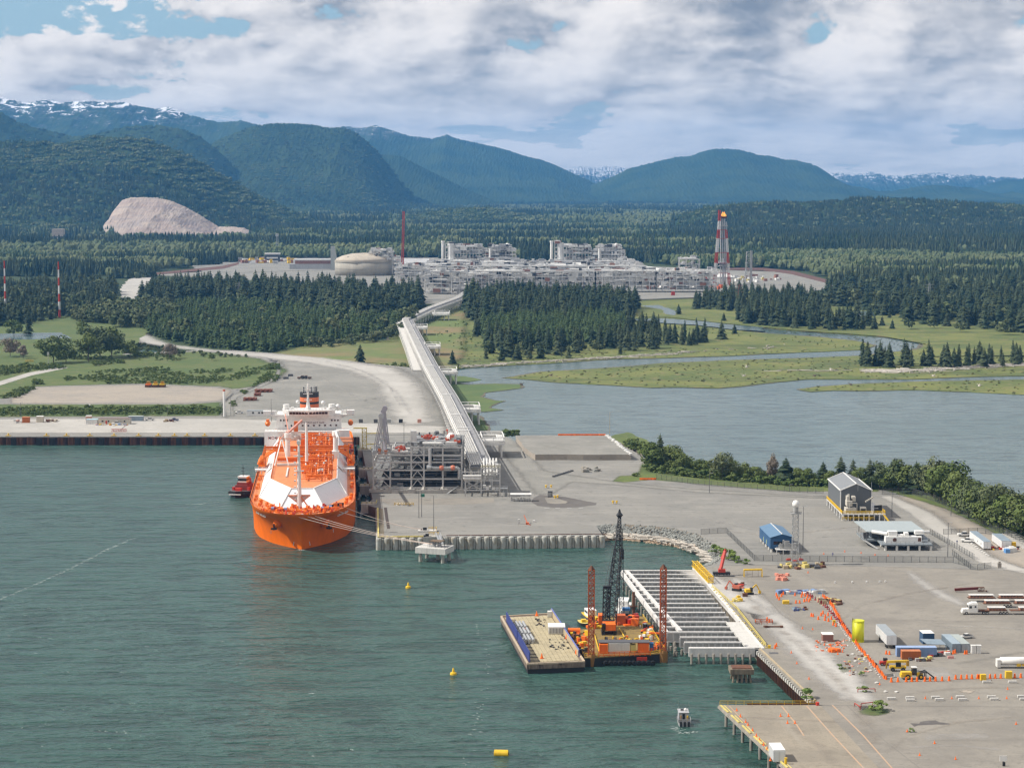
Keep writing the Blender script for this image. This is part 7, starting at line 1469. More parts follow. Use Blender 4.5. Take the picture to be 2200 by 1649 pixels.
o = thing('white_boat','white boat partly hidden between crane and wharf frame','boat',P(1339,1312,0),radians(-8)); boat_hull(17,5,1.5,[WHITE2,WHITE],o); MB().box(-1.8,1.8,-3,4,1.5,4.2,0).box(-1.9,1.9,-2,3,3.0,3.7,1).obj('cabin',[WHITE,GLASS],o)
# patrol boat under way, stern towards the camera
pb_ = thing('patrol_boat','small grey cabin boat motoring away with two people and dark outboards','boat',P(1468,1550,0),0); mbh = boat_hull(9.6,3.6,1.0,[M('boat_grey',(.42,.42,.43),.5),DGREY],pb_); mbh.rotation_euler = (0,0,pi)
MB().box(-1.35,1.35,-1.2,2.6,1.0,3.0,0).box(-1.5,1.5,-1.6,2.8,3.0,3.15,0).box(-.35,.35,-1.24,-1.2,1.1,2.7,1).box(-1.2,1.2,2.6,2.64,2.0,2.7,1).obj('cabin',[MC['boat_grey'],GLASS],pb_)
mb = MB().rail([(-1.7,-4.6,1.0),(1.7,-4.6,1.0)],.9,1.1,.05).rail([(-1.75,-4.5,1.0),(-1.75,-1,1.0)],.9,1.2,.05).rail([(1.75,-4.5,1.0),(1.75,-1,1.0)],.9,1.2,.05).bar((-1.45,0,3.1),(-1.5,0,6.4),.05).bar((1.45,-.5,3.1),(1.5,-.5,6.0),.05); mb.obj('rail_and_aerials',GALV,pb_)
for x in (-1.1,0,1.1): MB().cb(x,-5.0,.1,.55,.7,1.35).obj('outboard',BLACK,pb_)
MB().lathe([(.1,3.1),(.4,3.4),(.4,3.7),(.1,3.95)],10,(.6,.3,0)).obj('radome',WHITE,pb_); MB().cb(-.3,.6,3.15,.9,.3,.5).obj('radar',DGREY,pb_)
def person(loc_,label,top,legs=NAVY):
    me = bpy.data.meshes.new('body'); vs = [(0,0,.95),(0,0,1.2),(0,0,1.42),(0,0,1.52),(0,.01,1.66),(.11,0,.9),(.13,.03,.5),(.13,0,.08),(.13,.14,.04),(-.11,0,.9),(-.13,-.02,.5),(-.13,0,.08),(-.13,.14,.04),(.2,0,1.4),(.26,.03,1.15),(.24,.16,.95),(-.2,0,1.4),(-.26,.03,1.15),(-.24,.16,.95)]
    me.from_pydata(vs,[(0,1),(1,2),(2,3),(3,4),(0,5),(5,6),(6,7),(7,8),(0,9),(9,10),(10,11),(11,12),(2,13),(13,14),(14,15),(2,16),(16,17),(17,18)],[]); o = bpy.data.objects.new('person',me); COL.objects.link(o); sk = o.modifiers.new('skin','SKIN'); rr = [.15,.17,.17,.06,.11,.1,.075,.055,.05,.1,.075,.055,.05,.07,.05,.04,.07,.05,.04]
    for v_,q_ in zip(me.skin_vertices[0].data,rr): v_.radius = (q_,q_)
    me.skin_vertices[0].data[0].use_root = True; o.modifiers.new('sub','SUBSURF').levels = 1; me.materials.append(top); o.location = loc_; return tag(o,label,'person')
bp = Vector(pb_.location); person(bp+Vector((-.9,-2.4,1.0)),'person in a tan jacket standing left in the stern of the grey boat',M('jacket_tan',(.40,.25,.12),.9)); person(bp+Vector((.95,-2.5,1.0)),'person in a yellow jacket standing right in the stern of the grey boat',M('jacket_yellow',(.60,.38,.04),.9))
for px,py,c_,lb in ((2056,1168,NAVY,'person in dark clothes walking by the access road fence'),(1789,1195,M('vest',(.15,.15,.3),.9),'person in dark blue beside the yellow posts on the yard')): person(P(px,py,5.02),lb,c_)
# ---------------------------------------------------------------- containers, trailers and vehicles
def ribbed(name,label,cat,a,b,wdt,h,mat,roof,z=5.0,group=None,ribs=.55,legs=0.0,doors=True):
    p,L_,rz = ed(a,b,z); o = thing(name,label,cat,p+Vector((0,0,.03)),rz,group); MB().box(0,wdt,0,L_,legs,legs+h).obj('body',mat,o); MB().box(-.06,wdt+.06,-.06,L_+.06,legs+h,legs+h+.1).obj('roof',roof,o); mb = MB(); n_ = max(2,int(L_/ribs))
    for k in range(n_+1): mb.box(-.07,0,L_*k/n_ - .1,L_*k/n_+.1,legs+.1,legs+h - .1); mb.box(wdt,wdt+.07,L_*k/n_ - .1,L_*k/n_+.1,legs+.1,legs+h - .1)
    m_ = max(2,int(wdt/ribs))
    for k in range(m_+1): mb.box(wdt*k/m_ - .07,wdt*k/m_+.07,-.08,0,legs+.1,legs+h - .1)
    mb.obj('corrugation',mat,o)
    if doors:
        for k in (0,1): MB().box(wdt*(.04+.5*k),wdt*(.46+.5*k),-.14,-.08,legs+.15,legs+h - .15).obj('door',mat,o)
    return o
CW = M('container_white',(.74,.74,.73),.5,wear=.12); CG = M('container_grey',(.30,.33,.35),.55); CO = M('container_rust',(.42,.12,.03),.6); CN = M('container_navy',(.03,.08,.16),.5)
ribbed('shipping_container','white ribbed container standing alone on the bottom pier','container',(1662,1636),(1652,1620),2.9,3.0,CW,WHITE,5.07); put('yellow_post',MB().lathe([(.35,0),(.35,1.3)],10).lathe([(.2,1.3),(.45,1.6)],10).mesh('post',[YEL]),P(1688,1640,5.07),'yellow bollard beside the white container on the pier','bollard')
o = ribbed('box_trailer','long white box trailer on wheels right of the yellow tank','trailer',(1905,1393),(1882,1368),3.0,3.0,CW,CG,legs=1.2,ribs=.6); mb = MB()
for y in (1.2,2.6,12): 
    for x in (.3,2.7): mb.tube((x - .2,y,.5),(x+.2,y,.5),.5,10)
mb.obj('wheels',TIRE,o); L1 = G(1926,1412)
def ribx(name,label,px0,px1,py,dep,h,mat,roof,rz=0.0,z=5.0,door=False):
    a = P(px0,py,z); b = P(px1,py,z); w_ = (b - a).length; o = thing(name,label,'container',a+Vector((0,0,.03)),rz); MB().box(0,w_,0,dep,0,h).obj('body',mat,o); MB().box(-.06,w_+.06,-.06,dep+.06,h,h+.1).obj('roof',roof,o); mb = MB(); n_ = max(3,int(w_/.5))
    for k in range(n_+1): mb.box(w_*k/n_ - .08,w_*k/n_+.08,-.08,0,.1,h - .1)
    mb.obj('corrugation',mat,o); return o
ribx('shipping_container','long pale blue container behind the rust orange one',1927,2012,1410,2.6,2.8,BLUEC,M('roof_pale_blue',(.30,.40,.60),.5)); ribx('shipping_container','short rust orange container in front of the pale blue one',1938,1978,1416,2.5,2.5,CO,M('roof_orange',(.52,.18,.06),.5)); ribx('shipping_container','navy blue container with white roof at the back of the group',1983,2007,1383,4.5,3.4,CN,WHITE,.06)
ribbed('shipping_container','blue grey container on the left of the grey pair','container',(2046,1401),(2023,1380),2.6,2.7,BGREY,M('roof_bluegrey',(.30,.37,.42),.5)); ribbed('shipping_container','green grey container on the right of the grey pair','container',(2066,1401),(2042,1380),2.5,2.7,CG,M('roof_greygreen',(.36,.40,.38),.5))
o = thing('lean_to_roof','blue lean-to roof sheet between navy and grey containers','roof',P(1992,1396,5)); MB().add([(0,0,2.0),(6,0,1.8),(5,4,2.6),(-1.5,4,2.8),(0,0,1.85),(6,0,1.65),(5,4,2.45),(-1.5,4,2.65)],[(0,1,2,3),(7,6,5,4),(0,4,5,1),(1,5,6,2),(2,6,7,3),(3,7,4,0)]).bar((.2,.2,0),(.2,.2,1.9),.12).bar((5.8,.2,0),(5.8,.2,1.7),.12).bar((4.8,3.8,0),(4.8,3.8,2.5),.12).obj('sheet',BGREY,o)
for px,lb in ((2092,'left one of the two white portable toilets'),(2103,'right one of the two white portable toilets')): o = boxthing('portable_toilet',lb,'toilet',px,1403,1.4,1.3,2.4,WHITE,roof=WHITE2); MB().box(-.4,.4,-.05,0,.15,2.1).obj('door',WHITE2,o)
boxthing('blue_bin','small blue bin beside the portable toilets','bin',2084,1400,.9,1,1.6,NAVY)
clutter('stored_gear','crates, pallets and small machines piled before the containers','equipment',(1945,1998),(1414,1420),5,22,.5,1.6,[GREY,LYEL,DGREY,RUST],31); clutter('stored_gear','drums, crates and a tarp between the containers','equipment',(1998,2040),(1401,1410),5,24,.5,1.7,[WHITE2,RED,DGREY,TIRE,YEL],32); boxthing('red_white_barrier','red and white water barrier before the crates','barrier',2043,1414,1.8,.6,.8,M('barrier_pink',(.62,.30,.27),.6))
yt = thing('yellow_tank','tall bright yellow cylindrical tank beside the drum line','tank',P(1843.5,1377,5)); smooth(MB().lathe([(1.85,0),(1.85,6.6)],28).obj('shell',YELT,yt)); MB().lathe([(1.95,6.6),(1.9,6.9),(.3,7.0)],28).lathe([(1.93,.0),(1.93,.35)],28).obj('rim',YELT,yt); mb = MB().bar((-2.1,-.6,0),(-2.1,-.6,7.4),.12).bar((-2.1,-1.1,0),(-2.1,-1.1,7.4),.12)
for k in range(20): mb.bar((-2.1,-.6,.3+k*.35),(-2.1,-1.1,.3+k*.35),.06)
for k in range(7): a = pi*.75+k*.12; mb.bar((cos(a)*1.9,sin(a)*-1.9,6.9),(cos(a)*1.9,sin(a)*-1.9,7.7),.06)
mb.obj('ladder',M('ladder_olive',(.25,.25,.05),.7),yt)
o = boxthing('site_hut','small brown clad hut with white roof inside orange mesh','hut',1779,1378,3.4,3.2,2.3,BRICKR,roof=WHITE); MB().box(-.5,.4,-.05,0,.1,2.0).obj('door',BRICKR,o)
def wheel(par,x,y,r_,w_=.35,ax='x',m_=None):
    o = MB().lathe([(r_*.9,-w_/2),(r_,-w_/4),(r_,w_/4),(r_*.9,w_/2)],14,(x,y,r_),axis=ax).obj('wheel',TIRE,par); MB().lathe([(r_*.5,-w_/2 - .03),(r_*.5,w_/2+.03)],10,(x,y,r_),axis=ax).obj('rim',m_ or GALV,o); return o
def loader():
    o = thing('wheel_loader','yellow wheel loader with dark log forks facing right','wheel loader',P(1966,1457,5.05),radians(2)); 
    for x in (-2.4,1.5): 
        for y in (-1.0,1.0): wheel(o,x,y,.78,.6,'y',YEL)
    MB().box(-4.2,-1.2,-1.0,1.0,.9,2.2).box(-4.4,-3.6,-1.1,1.1,.6,1.6).obj('engine_hood',YEL,o); MB().box(-1.0,.3,-.8,.8,1.2,3.4,0).obj('cab',GLASS,o); MB().box(-1.15,.45,-.95,.95,3.4,3.6).obj('cab_roof',WHITE2,o); MB().box(.3,2.2,-.7,.7,.8,1.9).obj('front_frame',YEL,o); MB().bar((1.2,-.7,1.8),(3.2,-.7,2.4),.3,.4).bar((1.2,.7,1.8),(3.2,.7,2.4),.3,.4).obj('lift_arm',DGREY,o)
    mb = MB()
    for y in (-.9,-.3,.3,.9): mb.bar((3.0,y,2.3),(5.8,y,.2),.18,.3)
    mb.bar((3.0,-1,2.3),(3.0,1,2.3),.3).bar((3.0,-.9,2.3),(3.0,-.9,.4),.25).bar((3.0,.9,2.3),(3.0,.9,.4),.25); mb.obj('log_fork',BLACK,o)
loader(); o = thing('telehandler','yellow telescopic handler with dark windows behind the loader','telehandler',P(1928,1440,5.05),radians(-3))
for x in (-1.5,1.6):
    for y in (-.9,.9): wheel(o,x,y,.62,.5,'y',DGREY)
MB().box(-2.4,2.5,-.8,.8,.8,1.6).obj('chassis',YEL,o); MB().box(-.6,.9,-.9,-.1,1.4,2.7).obj('cab',GLASS,o); MB().bar((-3.1,.4,2.6),(3.0,.4,2.9),.6,.7).obj('boom',YEL,o); MB().bar((-3.1,.4,2.4),(-3.3,.4,.6),.4,.5).box(2.6,3.4,-.6,1.0,1.6,3.2).obj('fork_carriage',M('dark_yellow',(.35,.2,.02),.6),o)
o = thing('skid_steer','small red skid steer with black tyres left of the telehandler','skid steer',P(1899,1428,5.05)); MB().box(-1.3,1.3,-.7,.7,.35,1.3).obj('body',RED,o); MB().box(-.2,1.0,-.6,.6,1.3,2.2).obj('cab',BLACK,o); MB().bar((.8,-.8,1.6),(-1.8,-.8,.6),.2).obj('arm',RED,o)
for x in (-.7,.7): wheel(o,x,-.8,.4,.3,'y')
o = thing('loader_bucket','loose dark grey loader bucket lying by the drum line','bucket',P(1911,1455,5.05),.5); MB().box(-1.6,1.6,-.6,.6,0,.25).box(-1.6,1.6,.4,.6,.2,1.2).box(-1.7,-1.6,-.6,.6,0,.9).box(1.6,1.7,-.6,.6,0,.9).obj('shell',GREY,o); put('rubber_lump',rock(2).mesh('lump',TIRE),P(1880,1427,5.1),'black rubber heap beside the drum line','heap',sc=.9)
o = thing('tank_trailer','white tank trailer with yellow hose boxes at the right edge','tank trailer',P(2147,1433,5.05),radians(0)); smooth(MB().lathe([(.6,0),(1.15,.35),(1.2,11),(.6,11.4)],16,(0,0,2.1),axis='x').obj('tank',WHITE,o)); MB().box(.2,11,-.9,.9,.7,1.0).box(-.9,.1,-1.2,1.2,.3,2.6).obj('frame',WHITE2,o); MB().box(5,6.2,-1.25,-.9,.6,1.3).box(6.6,7.6,-1.25,-.9,.7,1.2).obj('hose_box',YEL,o)
for x in (9.2,10.4): wheel(o,x,-.9,.5,.3,'y')
def pickup(px,py,label,rz=0.0,mat=None,sc=1.0,group=None):
    o = thing('pickup_truck',label,'pickup',P(px,py,5.05),rz,group); o.scale = (sc,)*3; m_ = mat or WHITE; MB().box(-2.8,2.8,-.95,.95,.5,1.15).obj('body',m_,o); MB().add([(-1.3,-.9,1.15),(1.0,-.9,1.15),(1.0,.9,1.15),(-1.3,.9,1.15),(-.7,-.75,1.85),(.8,-.75,1.85),(.8,.75,1.85),(-.7,.75,1.85)],[(0,1,5,4),(1,2,6,5),(2,3,7,6),(3,0,4,7)],1).box(-.7,.8,-.75,.75,1.83,1.92,0).obj('cab',[m_,GLASS],o); MB().box(1.05,2.7,-.8,.8,1.16,1.2).obj('bed',BLACK,o)
    for x in (-1.9,1.8):
        for y in (-.85,.85): wheel(o,x,y,.4,.28,'y')
    return o
pickup(2072,1151,'white crew cab pickup parked at the fence above the white trailers'); pickup(2079,1164,'second white pickup half hidden behind the first white trailer',radians(-20)); pickup(242,908,'white pickup',.0,sc=1.1)['label'] = 'left one of two white pickups right of the quay office'; pickup(251,912,'x',.0,sc=1.1)['label'] = 'right one of two white pickups right of the quay office'; pickup(322,903,'pale pickup parked alone on the left quay',0,WHITE2); pickup(374,904,'small blue vehicle on the left quay beside the timber',0.3,NAVY)
pickup(650,814,'white and red trucks parked side by side on the gravel lot',0,RUST,1.4); pickup(658,814,'second truck of the pair parked on the gravel lot',0,RUST,1.4); pickup(514,888,'white pickup in front of the long office trailer',0,WHITE)
o = pickup(2076,1370,'white forklift style vehicle parked beyond the containers',radians(20),WHITE2,.8)
def flatbed(px,py,n_,label,cab,load0=3.0):
    o = thing('flatbed_truck' if cab else 'flatbed_trailer',label,'truck' if cab else 'trailer',P(px,py,5.05)); x = 0
    if cab:
        MB().box(.2,2.0,-1.1,1.1,.8,1.9).box(-.1,.3,-1.2,1.2,.5,1.3).obj('hood',WHITE,o); c_ = MB().box(2.0,5.2,-1.2,1.2,.8,3.6).add([(2.2,-1.1,3.6),(5.1,-1.1,3.6),(5.1,1.1,3.6),(2.2,1.1,3.6),(3.4,-.9,4.2),(5.0,-.9,4.2),(5.0,.9,4.2),(3.4,.9,4.2)],[(0,1,5,4),(1,2,6,5),(2,3,7,6),(3,0,4,7),(4,5,6,7)]).obj('cab',WHITE,o); MB().box(2.3,3.2,-1.23,-1.2,2.2,3.0).box(4.1,4.7,-1.23,-1.2,2.4,3.0).box(1.97,2.0,-1,1,2.2,3.1).obj('window',GLASS,c_)
        wheel(o,1.4,-1.0,.52,.35,'y'); wheel(o,7.2,-1.0,.52,.5,'y'); wheel(o,8.4,-1.0,.52,.5,'y'); x = 5.8; MB().box(5.2,9.4,-.5,.5,.7,1.1).obj('chassis',DGREY,o)
    for k in range(n_):
        MB().box(x,x+9.6,-1.2,1.2,1.2,1.4).obj('bed',RUST,o); ld = thing('pipe_load','','',(0,0,0)); bpy.data.objects.remove(ld); pl_ = MB().box(x+load0,x+9.0,-1.15,1.15,2.25,2.45,1)
        for i in range(6): xx = x+load0+.2+i*1.1; pl_.box(xx,xx+.12,-1.2,1.2,1.4,2.4,0); pl_.tube((x+load0+.1,-1.0+i*.4,1.7),(x+8.9,-1.0+i*.4,1.7),.18,6)
        pl_.obj('load_rack',[M('rack_brown',(.35,.18,.12),.8),WHITE2],o)
        for w_ in (7.2,8.3,9.4): wheel(o,x+w_,-1.0,.5,.4,'y')
        x += 10.6
    return o
flatbed(2066,1318,2,'white road tractor pulling two loaded flatbed trailers',True); flatbed(2079,1291,2,'pair of loaded flatbed trailers standing behind the road tractor',False,.4); flatbed(2112,1303,2,'loaded trailers seen between the two truck rows',False,.5)
o = thing('crane_boom_section','dark red lattice boom section lying on the slab','crane boom',P(2051,1270,5.1)); MB().bar((0,0,.7),(8.4,0,1.2),.8,.9).obj('boom',M('dark_red',(.13,.02,.015),.6),o); MB().lattice((8.2,0,.9),(10.6,0,.9),1.2,1.2,1,.08).cb(11.4,0,0,.5,1,.4).obj('lattice_end',RUST,o)
# site offices by the fence
o = ribbed('office_trailer','longer white office trailer with blue grey roof behind the boulders','office trailer',(2113,1181),(2083,1158),2.9,2.9,CW,BGREY,ribs=1.2,legs=.5); MB().box(-.12,-.07,3.8,4.4,1.5,2.2).box(-.12,-.07,9.6,10.2,1.5,2.2).obj('window',GLASS,o); ribbed('office_trailer','shorter white office trailer with blue grey roof right of the longer one','office trailer',(2152,1179),(2131,1163),3.8,2.9,CW,BGREY,ribs=1.2,legs=.4)
boxthing('yellow_light_plant','yellow machine box right of the white office trailers','generator',2178,1177,1.8,1.2,2.4,YEL); clutter('blue_tarp','blue and white tarp heap in front of the shorter office trailer','tarp',(2162,2178),(1181,1187),5,8,1.2,3,[M('tarp_blue',(.12,.28,.55),.6),WHITE2],34); clutter('stored_gear','crates and barrels around the white office trailers','equipment',(2120,2195),(1176,1181),5,26,.5,1.3,[RUST,YEL,DGREY,RED],35)
for k in range(9): put('boulder',rock(k % 3+1).mesh('boulder',CONC2) if k < 3 else bpy.data.meshes['boulder'],P(2088+k*4.5,1168+k*3.2,5.0),'pale boulder in the row along the access road before the white trailer','boulder','boulders along the access road',k,.7)
for k in range(9): put('concrete_block',MB().cb(0,0,0,1.4,.7,.8).mesh('block',CONC2) if k == 0 else bpy.data.meshes['block'],P(2163+k*6,1144+k*4.2,5.0),'concrete block in the row at the far right below the wood','concrete block','block row at the far right',-.8,.9)
put('stone_pillar',MB().cb(0,0,0,1.3,1.3,1.9).cb(0,0,1.9,.8,.8,.5).mesh('pillar',CONCD),P(2147,1219,5),'short brown block pillar standing beside the access road','pillar')
# ---------------------------------------------------------------- buildings of the right yard
p,L_,rz = ed((1655,1186),(1632,1162)); bb = thing('blue_building','blue metal building on white stub piers beside the radar tower','building',p,rz); bw = 9.2
body = MB().box(0,bw,0,L_,1.5,6.0).obj('wall',BLUE,bb); MB().add([(-.3,-.4,6.0),(bw/2,-.4,7.4),(bw+.3,-.4,6.0),(-.3,L_+.4,6.0),(bw/2,L_+.4,7.4),(bw+.3,L_+.4,6.0)],[(0,1,4,3),(1,2,5,4),(0,3,5,2)],0).obj('roof',BLUER,bb); MB().add([(-.1,-.05,6.0),(bw+.1,-.05,6.0),(bw/2,-.05,7.3)],[(0,1,2)]).obj('gable',BLUE,bb); MB().bar((bw/2,-.4,7.45),(bw/2,L_+.4,7.45),.35,.15).obj('ridge_cap',WHITE2,bb)
MB().box(1.2,5.2,-.06,0,3.2,4.4).obj('window',GLASS,bb); mb = MB(); n_ = int(L_/3.0)
for k in range(n_+1): mb.box(-.08,0,L_*k/n_ - .08,L_*k/n_+.08,1.5,6.0)
mb.obj('wall_rib',BLUER,bb)
for y in (.8,L_*.25,L_*.5,L_*.75,L_ - .8):
    for x in (.7,bw - .7): MB().lathe([(.55,0),(.45,1.5)],10,(x,y,0)).obj('pier',CONC2,bb)
for y in (L_*.35,L_*.62): MB().box(-.09,-.02,y - .6,y+.6,1.9,3.6).obj('panel',M('panel_green',(.35,.42,.25),.7),bb)
o = thing('equipment_deck','grey equipment platform with cabinets at the front of the blue building','platform',P(1690,1190,5)); MB().box(-4.2,4.2,-.4,3.6,1.6,1.9).obj('deck',WHITE2,o); mb = MB()
for x in (-4,-1.4,1.4,4): mb.bar((x,-.3,0),(x,-.3,1.6),.3)
for k in range(16): mb.cb(rb2.uniform(-3.6,3.6),rb2.uniform(.4,3.2),1.9,rb2.uniform(.4,1.2),rb2.uniform(.4,1),rb2.uniform(1.0,3.4),1)
mb.rail([(-4.1,-.3,1.9),(4.1,-.3,1.9)],1.1,1.4,.06); mb.obj('cabinets',[WHITE2,GREY],o)
rt = thing('radar_tower','lattice radar tower with white ball on top beside the blue building','radar tower',P(1708,1212,5)); zt = D(1708,1103,P(1708,1212,5).y).z - 5
MB().lattice((0,0,0),(0,0,zt),2.6,2.0,1.6,.09,rb=.06).obj('lattice',GALV,rt); MB().cb(0,0,zt,4.0,2.6,.2).rail([(-2,-1.2,zt+.2),(2,-1.2,zt+.2)],.9,.8,.05).bar((-2.2,0,zt+.6),(2.4,0,zt+.6),.12).obj('top_platform',GREY,rt); MB().lathe([(1.05,zt+.2),(1.05,zt+2.6)],16).obj('drum',GREY,rt); smooth(MB().lathe([(1.0,zt+2.6),(1.35,zt+3.3),(1.35,zt+4.2),(.9,zt+5.0),(.1,zt+5.3)],18).obj('radome',WHITE,rt))
# grey shed on its yellow platform
p,L_,rz = ed((1806,1113),(1778,1085)); gs = thing('grey_shed','tall grey gabled shed with white trim on a yellow railed platform','building',p,rz); gw_ = 13.6
MB().box(0,gw_,1,L_ - 1,3.0,12.2).obj('wall',CLAD,gs); MB().add([(-.2,.8,12.2),(gw_/2,.8,15.2),(gw_+.2,.8,12.2),(-.2,L_ - .8,12.2),(gw_/2,L_ - .8,15.2),(gw_+.2,L_ - .8,12.2)],[(0,1,4,3),(1,2,5,4),(0,3,5,2)]).obj('roof',ROOFG,gs); MB().add([(0,.98,12.2),(gw_,.98,12.2),(gw_/2,.98,15.1)],[(0,1,2)]).obj('gable',CLAD,gs); mb = MB()
for y in (.8,L_ - .8): mb.bar((-.2,y,12.3),(gw_/2,y,15.3),.4,.4).bar((gw_/2,y,15.3),(gw_+.2,y,12.3),.4,.4)
for x in (-.2,gw_+.2): mb.bar((x,.8,12.3),(x,L_ - .8,12.3),.4,.4)
mb.bar((gw_/2,.8,15.35),(gw_/2,L_ - .8,15.35),.4,.3)
for x in (0,gw_): mb.bar((x,.95,3),(x,.95,12.2),.35)
mb.obj('trim',WHITE,gs); mb = MB().box(-.5,gw_+5,-6.5,L_,2.6,3.0,0); mb.obj('platform',WHITE2,gs); mb = MB()
for k in range(9): mb.bar((k*gw_/6.0,-6.3,0),(k*gw_/6.0,-6.3,2.6),.45)
for k in range(7): mb.bar((0,-6+k*(L_+5)/6,0),(0,-6+k*(L_+5)/6,2.6),.9)
mb.obj('support',WHITE,gs); mb = MB().rail([(-.4,L_,3),(-.4,-6.4,3),(gw_+4.8,-6.4,3),(gw_+4.8,0,3)],1.3,1.6,.1,rails=3).rail([(-.4,-6.5,.4),(gw_,-6.5,.4)],1.3,1.6,.1); mb.bar((gw_+4,-6,3),(gw_+6,-9,0),.9,.2); mb.obj('railing',YEL,gs)
mb = MB().box(2,4.4,-4,.9,6,8.2).box(2.2,3.4,-3,.9,8.2,10.2).box(4.6,6,-3,.9,8.0,10.0).box(1.5,6,-4.5,.5,3.0,5.2).box(8,10.5,-4,0,3,5.4).tube((3,-2,10),(3,-2,11),.5,10); mb.bar((3,-5,3),(3,-5,7.6),.3).bar((6.2,-5,3),(6.2,-5,7.6),.3).bar((3,-5,7.6),(6.2,-5,7.6),.3).bar((10,-4,8.0),(14,-1,9.6),.3,.6); mb.obj('ducts',M('duct_beige',(.52,.49,.43),.7),gs,kind='stuff')
mb = MB().box(8.2,10.2,-4.1,-4.0,3.4,4.9); 
for k in range(6): mb.tube((gw_+.8+k*.6,-3+k*.3,3),(gw_+.8+k*.6,-3+k*.3,6.2),.35,8)
mb.obj('dark_openings',BLACK,gs); MB().bar((7.5,.6,12),(7.5,.6,18.6),.14).bar((gw_ - .2,.4,10),(gw_ - .2,.4,16),.14).obj('vent_pole',GALV,gs)
# canopy building with white plant
q0 = P(1896,1181,5); cb2 = thing('substation','low grey roofed substation with white cooling units on white piers','substation',q0); wd = P(2002,1181,5).x - q0.x
MB().box(-.6,wd,-1.5,9,2.0,2.6,0).box(-6,wd+1,9,26,2.0,2.6,0).obj('floor_deck',M('deck_bluegrey',(.22,.25,.27),.6),cb2)
for k in range(5): 
    for y in (-1,8,20): MB().lathe([(.55,0),(.5,2.0)],10,(1+k*(wd - 1.6)/4,y,0)).obj('pier',CONC2,cb2)
MB().add([(-5,8,6.2),(wd - 1,8,6.2),(wd - 3,27,7.2),(-7,27,7.2),(-5,8,5.9),(wd - 1,8,5.9),(wd - 3,27,6.9),(-7,27,6.9)],[(0,1,2,3),(7,6,5,4),(0,4,5,1),(1,5,6,2),(2,6,7,3),(3,7,4,0)]).obj('roof',M('roof_seam',(.34,.385,.39),.45,wear=.1),cb2); mb = MB()
for x in (-5,0,5,10,wd - 2):
    for y in (8.3,26): mb.bar((x,y,2.6),(x,y,6.1),.25)
for k in range(22): mb.cb(rb2.uniform(-5,wd - 1),rb2.uniform(10,24),2.6,rb2.uniform(1,3),rb2.uniform(1,3),rb2.uniform(1,3))
mb.obj('columns',DGREY,cb2); mb = MB().box(1.6,wd - 3.6,2,5.6,2.6,5.0).box(2.8,6.4,3,5.8,5.0,7.0).box(6.8,9,3,5.6,5.0,5.6).box(9.4,11,3,6,5,6.4).box(wd - 6,wd - 2.5,4,6.4,5.6,7.0); mb.tube((-3,7.5,6.2),(2.6,4.5,5.8),.7,10).tube((wd - 5,5,6.4),(wd+.4,8,6),.6,10); mb.obj('cooling_units',WHITE,cb2); MB().lathe([(.8,-.1),(.8,.0)],14,(5.2,1.95,3.8),axis='y').box(wd - 5.2,wd - 4,1.93,2,3.2,4.6).obj('fan',M('fan_brown',(.12,.05,.03),.7),cb2)
mb = MB().rail([(-.4,-1.4,2.6),(wd,-1.4,2.6),(wd,8,2.6)],1.1,1.8,.05).rail([(-6,9,2.6),(-6,26,2.6)],1.1,1.8,.06).bar((-5.8,9,2.4),(-1.5,1,.2),1.0,.2).bar((-7,10,2.4),(-7,10,7),.2); mb.obj('railing',GREY,cb2)
o = thing('radar_drum','small white canopy shelter at the foot of the pipe tower','shelter',P(1119,1077,5)); MB().box(-4.9,4.9,0,4,3.1,3.4).obj('roof',WHITE,o); mb = MB()  # white canopy shelter on the quay
for x in (-4.8,0,4.8): mb.bar((x,.1,0),(x,.1,3.1),.15).bar((x,3.9,0),(x,3.9,3.1),.15)
mb.rail([(-4.8,.1,0),(4.8,.1,0)],1.2,1.2,.05); mb.obj('frame',WHITE2,o); mb = MB()
for k in range(24): mb.cb(-4.4+k*.38,rb2.uniform(.6,3.4),0,.25,.6,rb2.uniform(.8,1.6))
mb.obj('stored_bikes',DGREY,o)
o = thing('sign_cabinet','dark cabinet with bright slots on the traffic island','cabinet',P(1182,1068,5)); MB().box(-1.1,1.1,0,1.2,0,2.9).obj('body',DGREY,o); mb = MB()
for x in (-.7,-.2,.3): mb.box(x,x+.2,-.05,0,.6,2.3)
mb.obj('slots',WHITE2,o)
o = thing('green_cabinet','green control box on the platform apron','cabinet',P(908,1067,6.6)); MB().box(-.9,.9,0,1.2,0,1.3).obj('body',GREEN,o); o = thing('white_barriers','row of white barrels inside yellow guard frames before the platform','barrels',P(868,1085,5)); mb = MB()
for k in range(6): mb.lathe([(.4,0),(.4,1.0)],8,(-3+k*1.15,.4*(k % 2),0))
mb.obj('barrels',WHITE,o); MB().rail([(-4.4,-.6,0),(4.4,-.6,0)],1.3,1.5,.09).obj('guard',YEL,o)
o = thing('boom_lift','small orange boom lift folded beside two boxes on the quay','boom lift',P(1133,1126,5)); MB().bar((0,0,.6),(-1.4,5,3.2),.25).bar((0,0,.4),(1.2,-3,.3),.2).cb(0,0,0,1.4,1.6,.9).obj('boom',OSTEEL,o); boxthing('white_cabinet','left white box beside the boom lift','box',1115,1125,1.0,.8,2.0,WHITE2); boxthing('white_cabinet','right small white box beyond the boom lift','box',1147,1121,.9,.9,.7,WHITE)
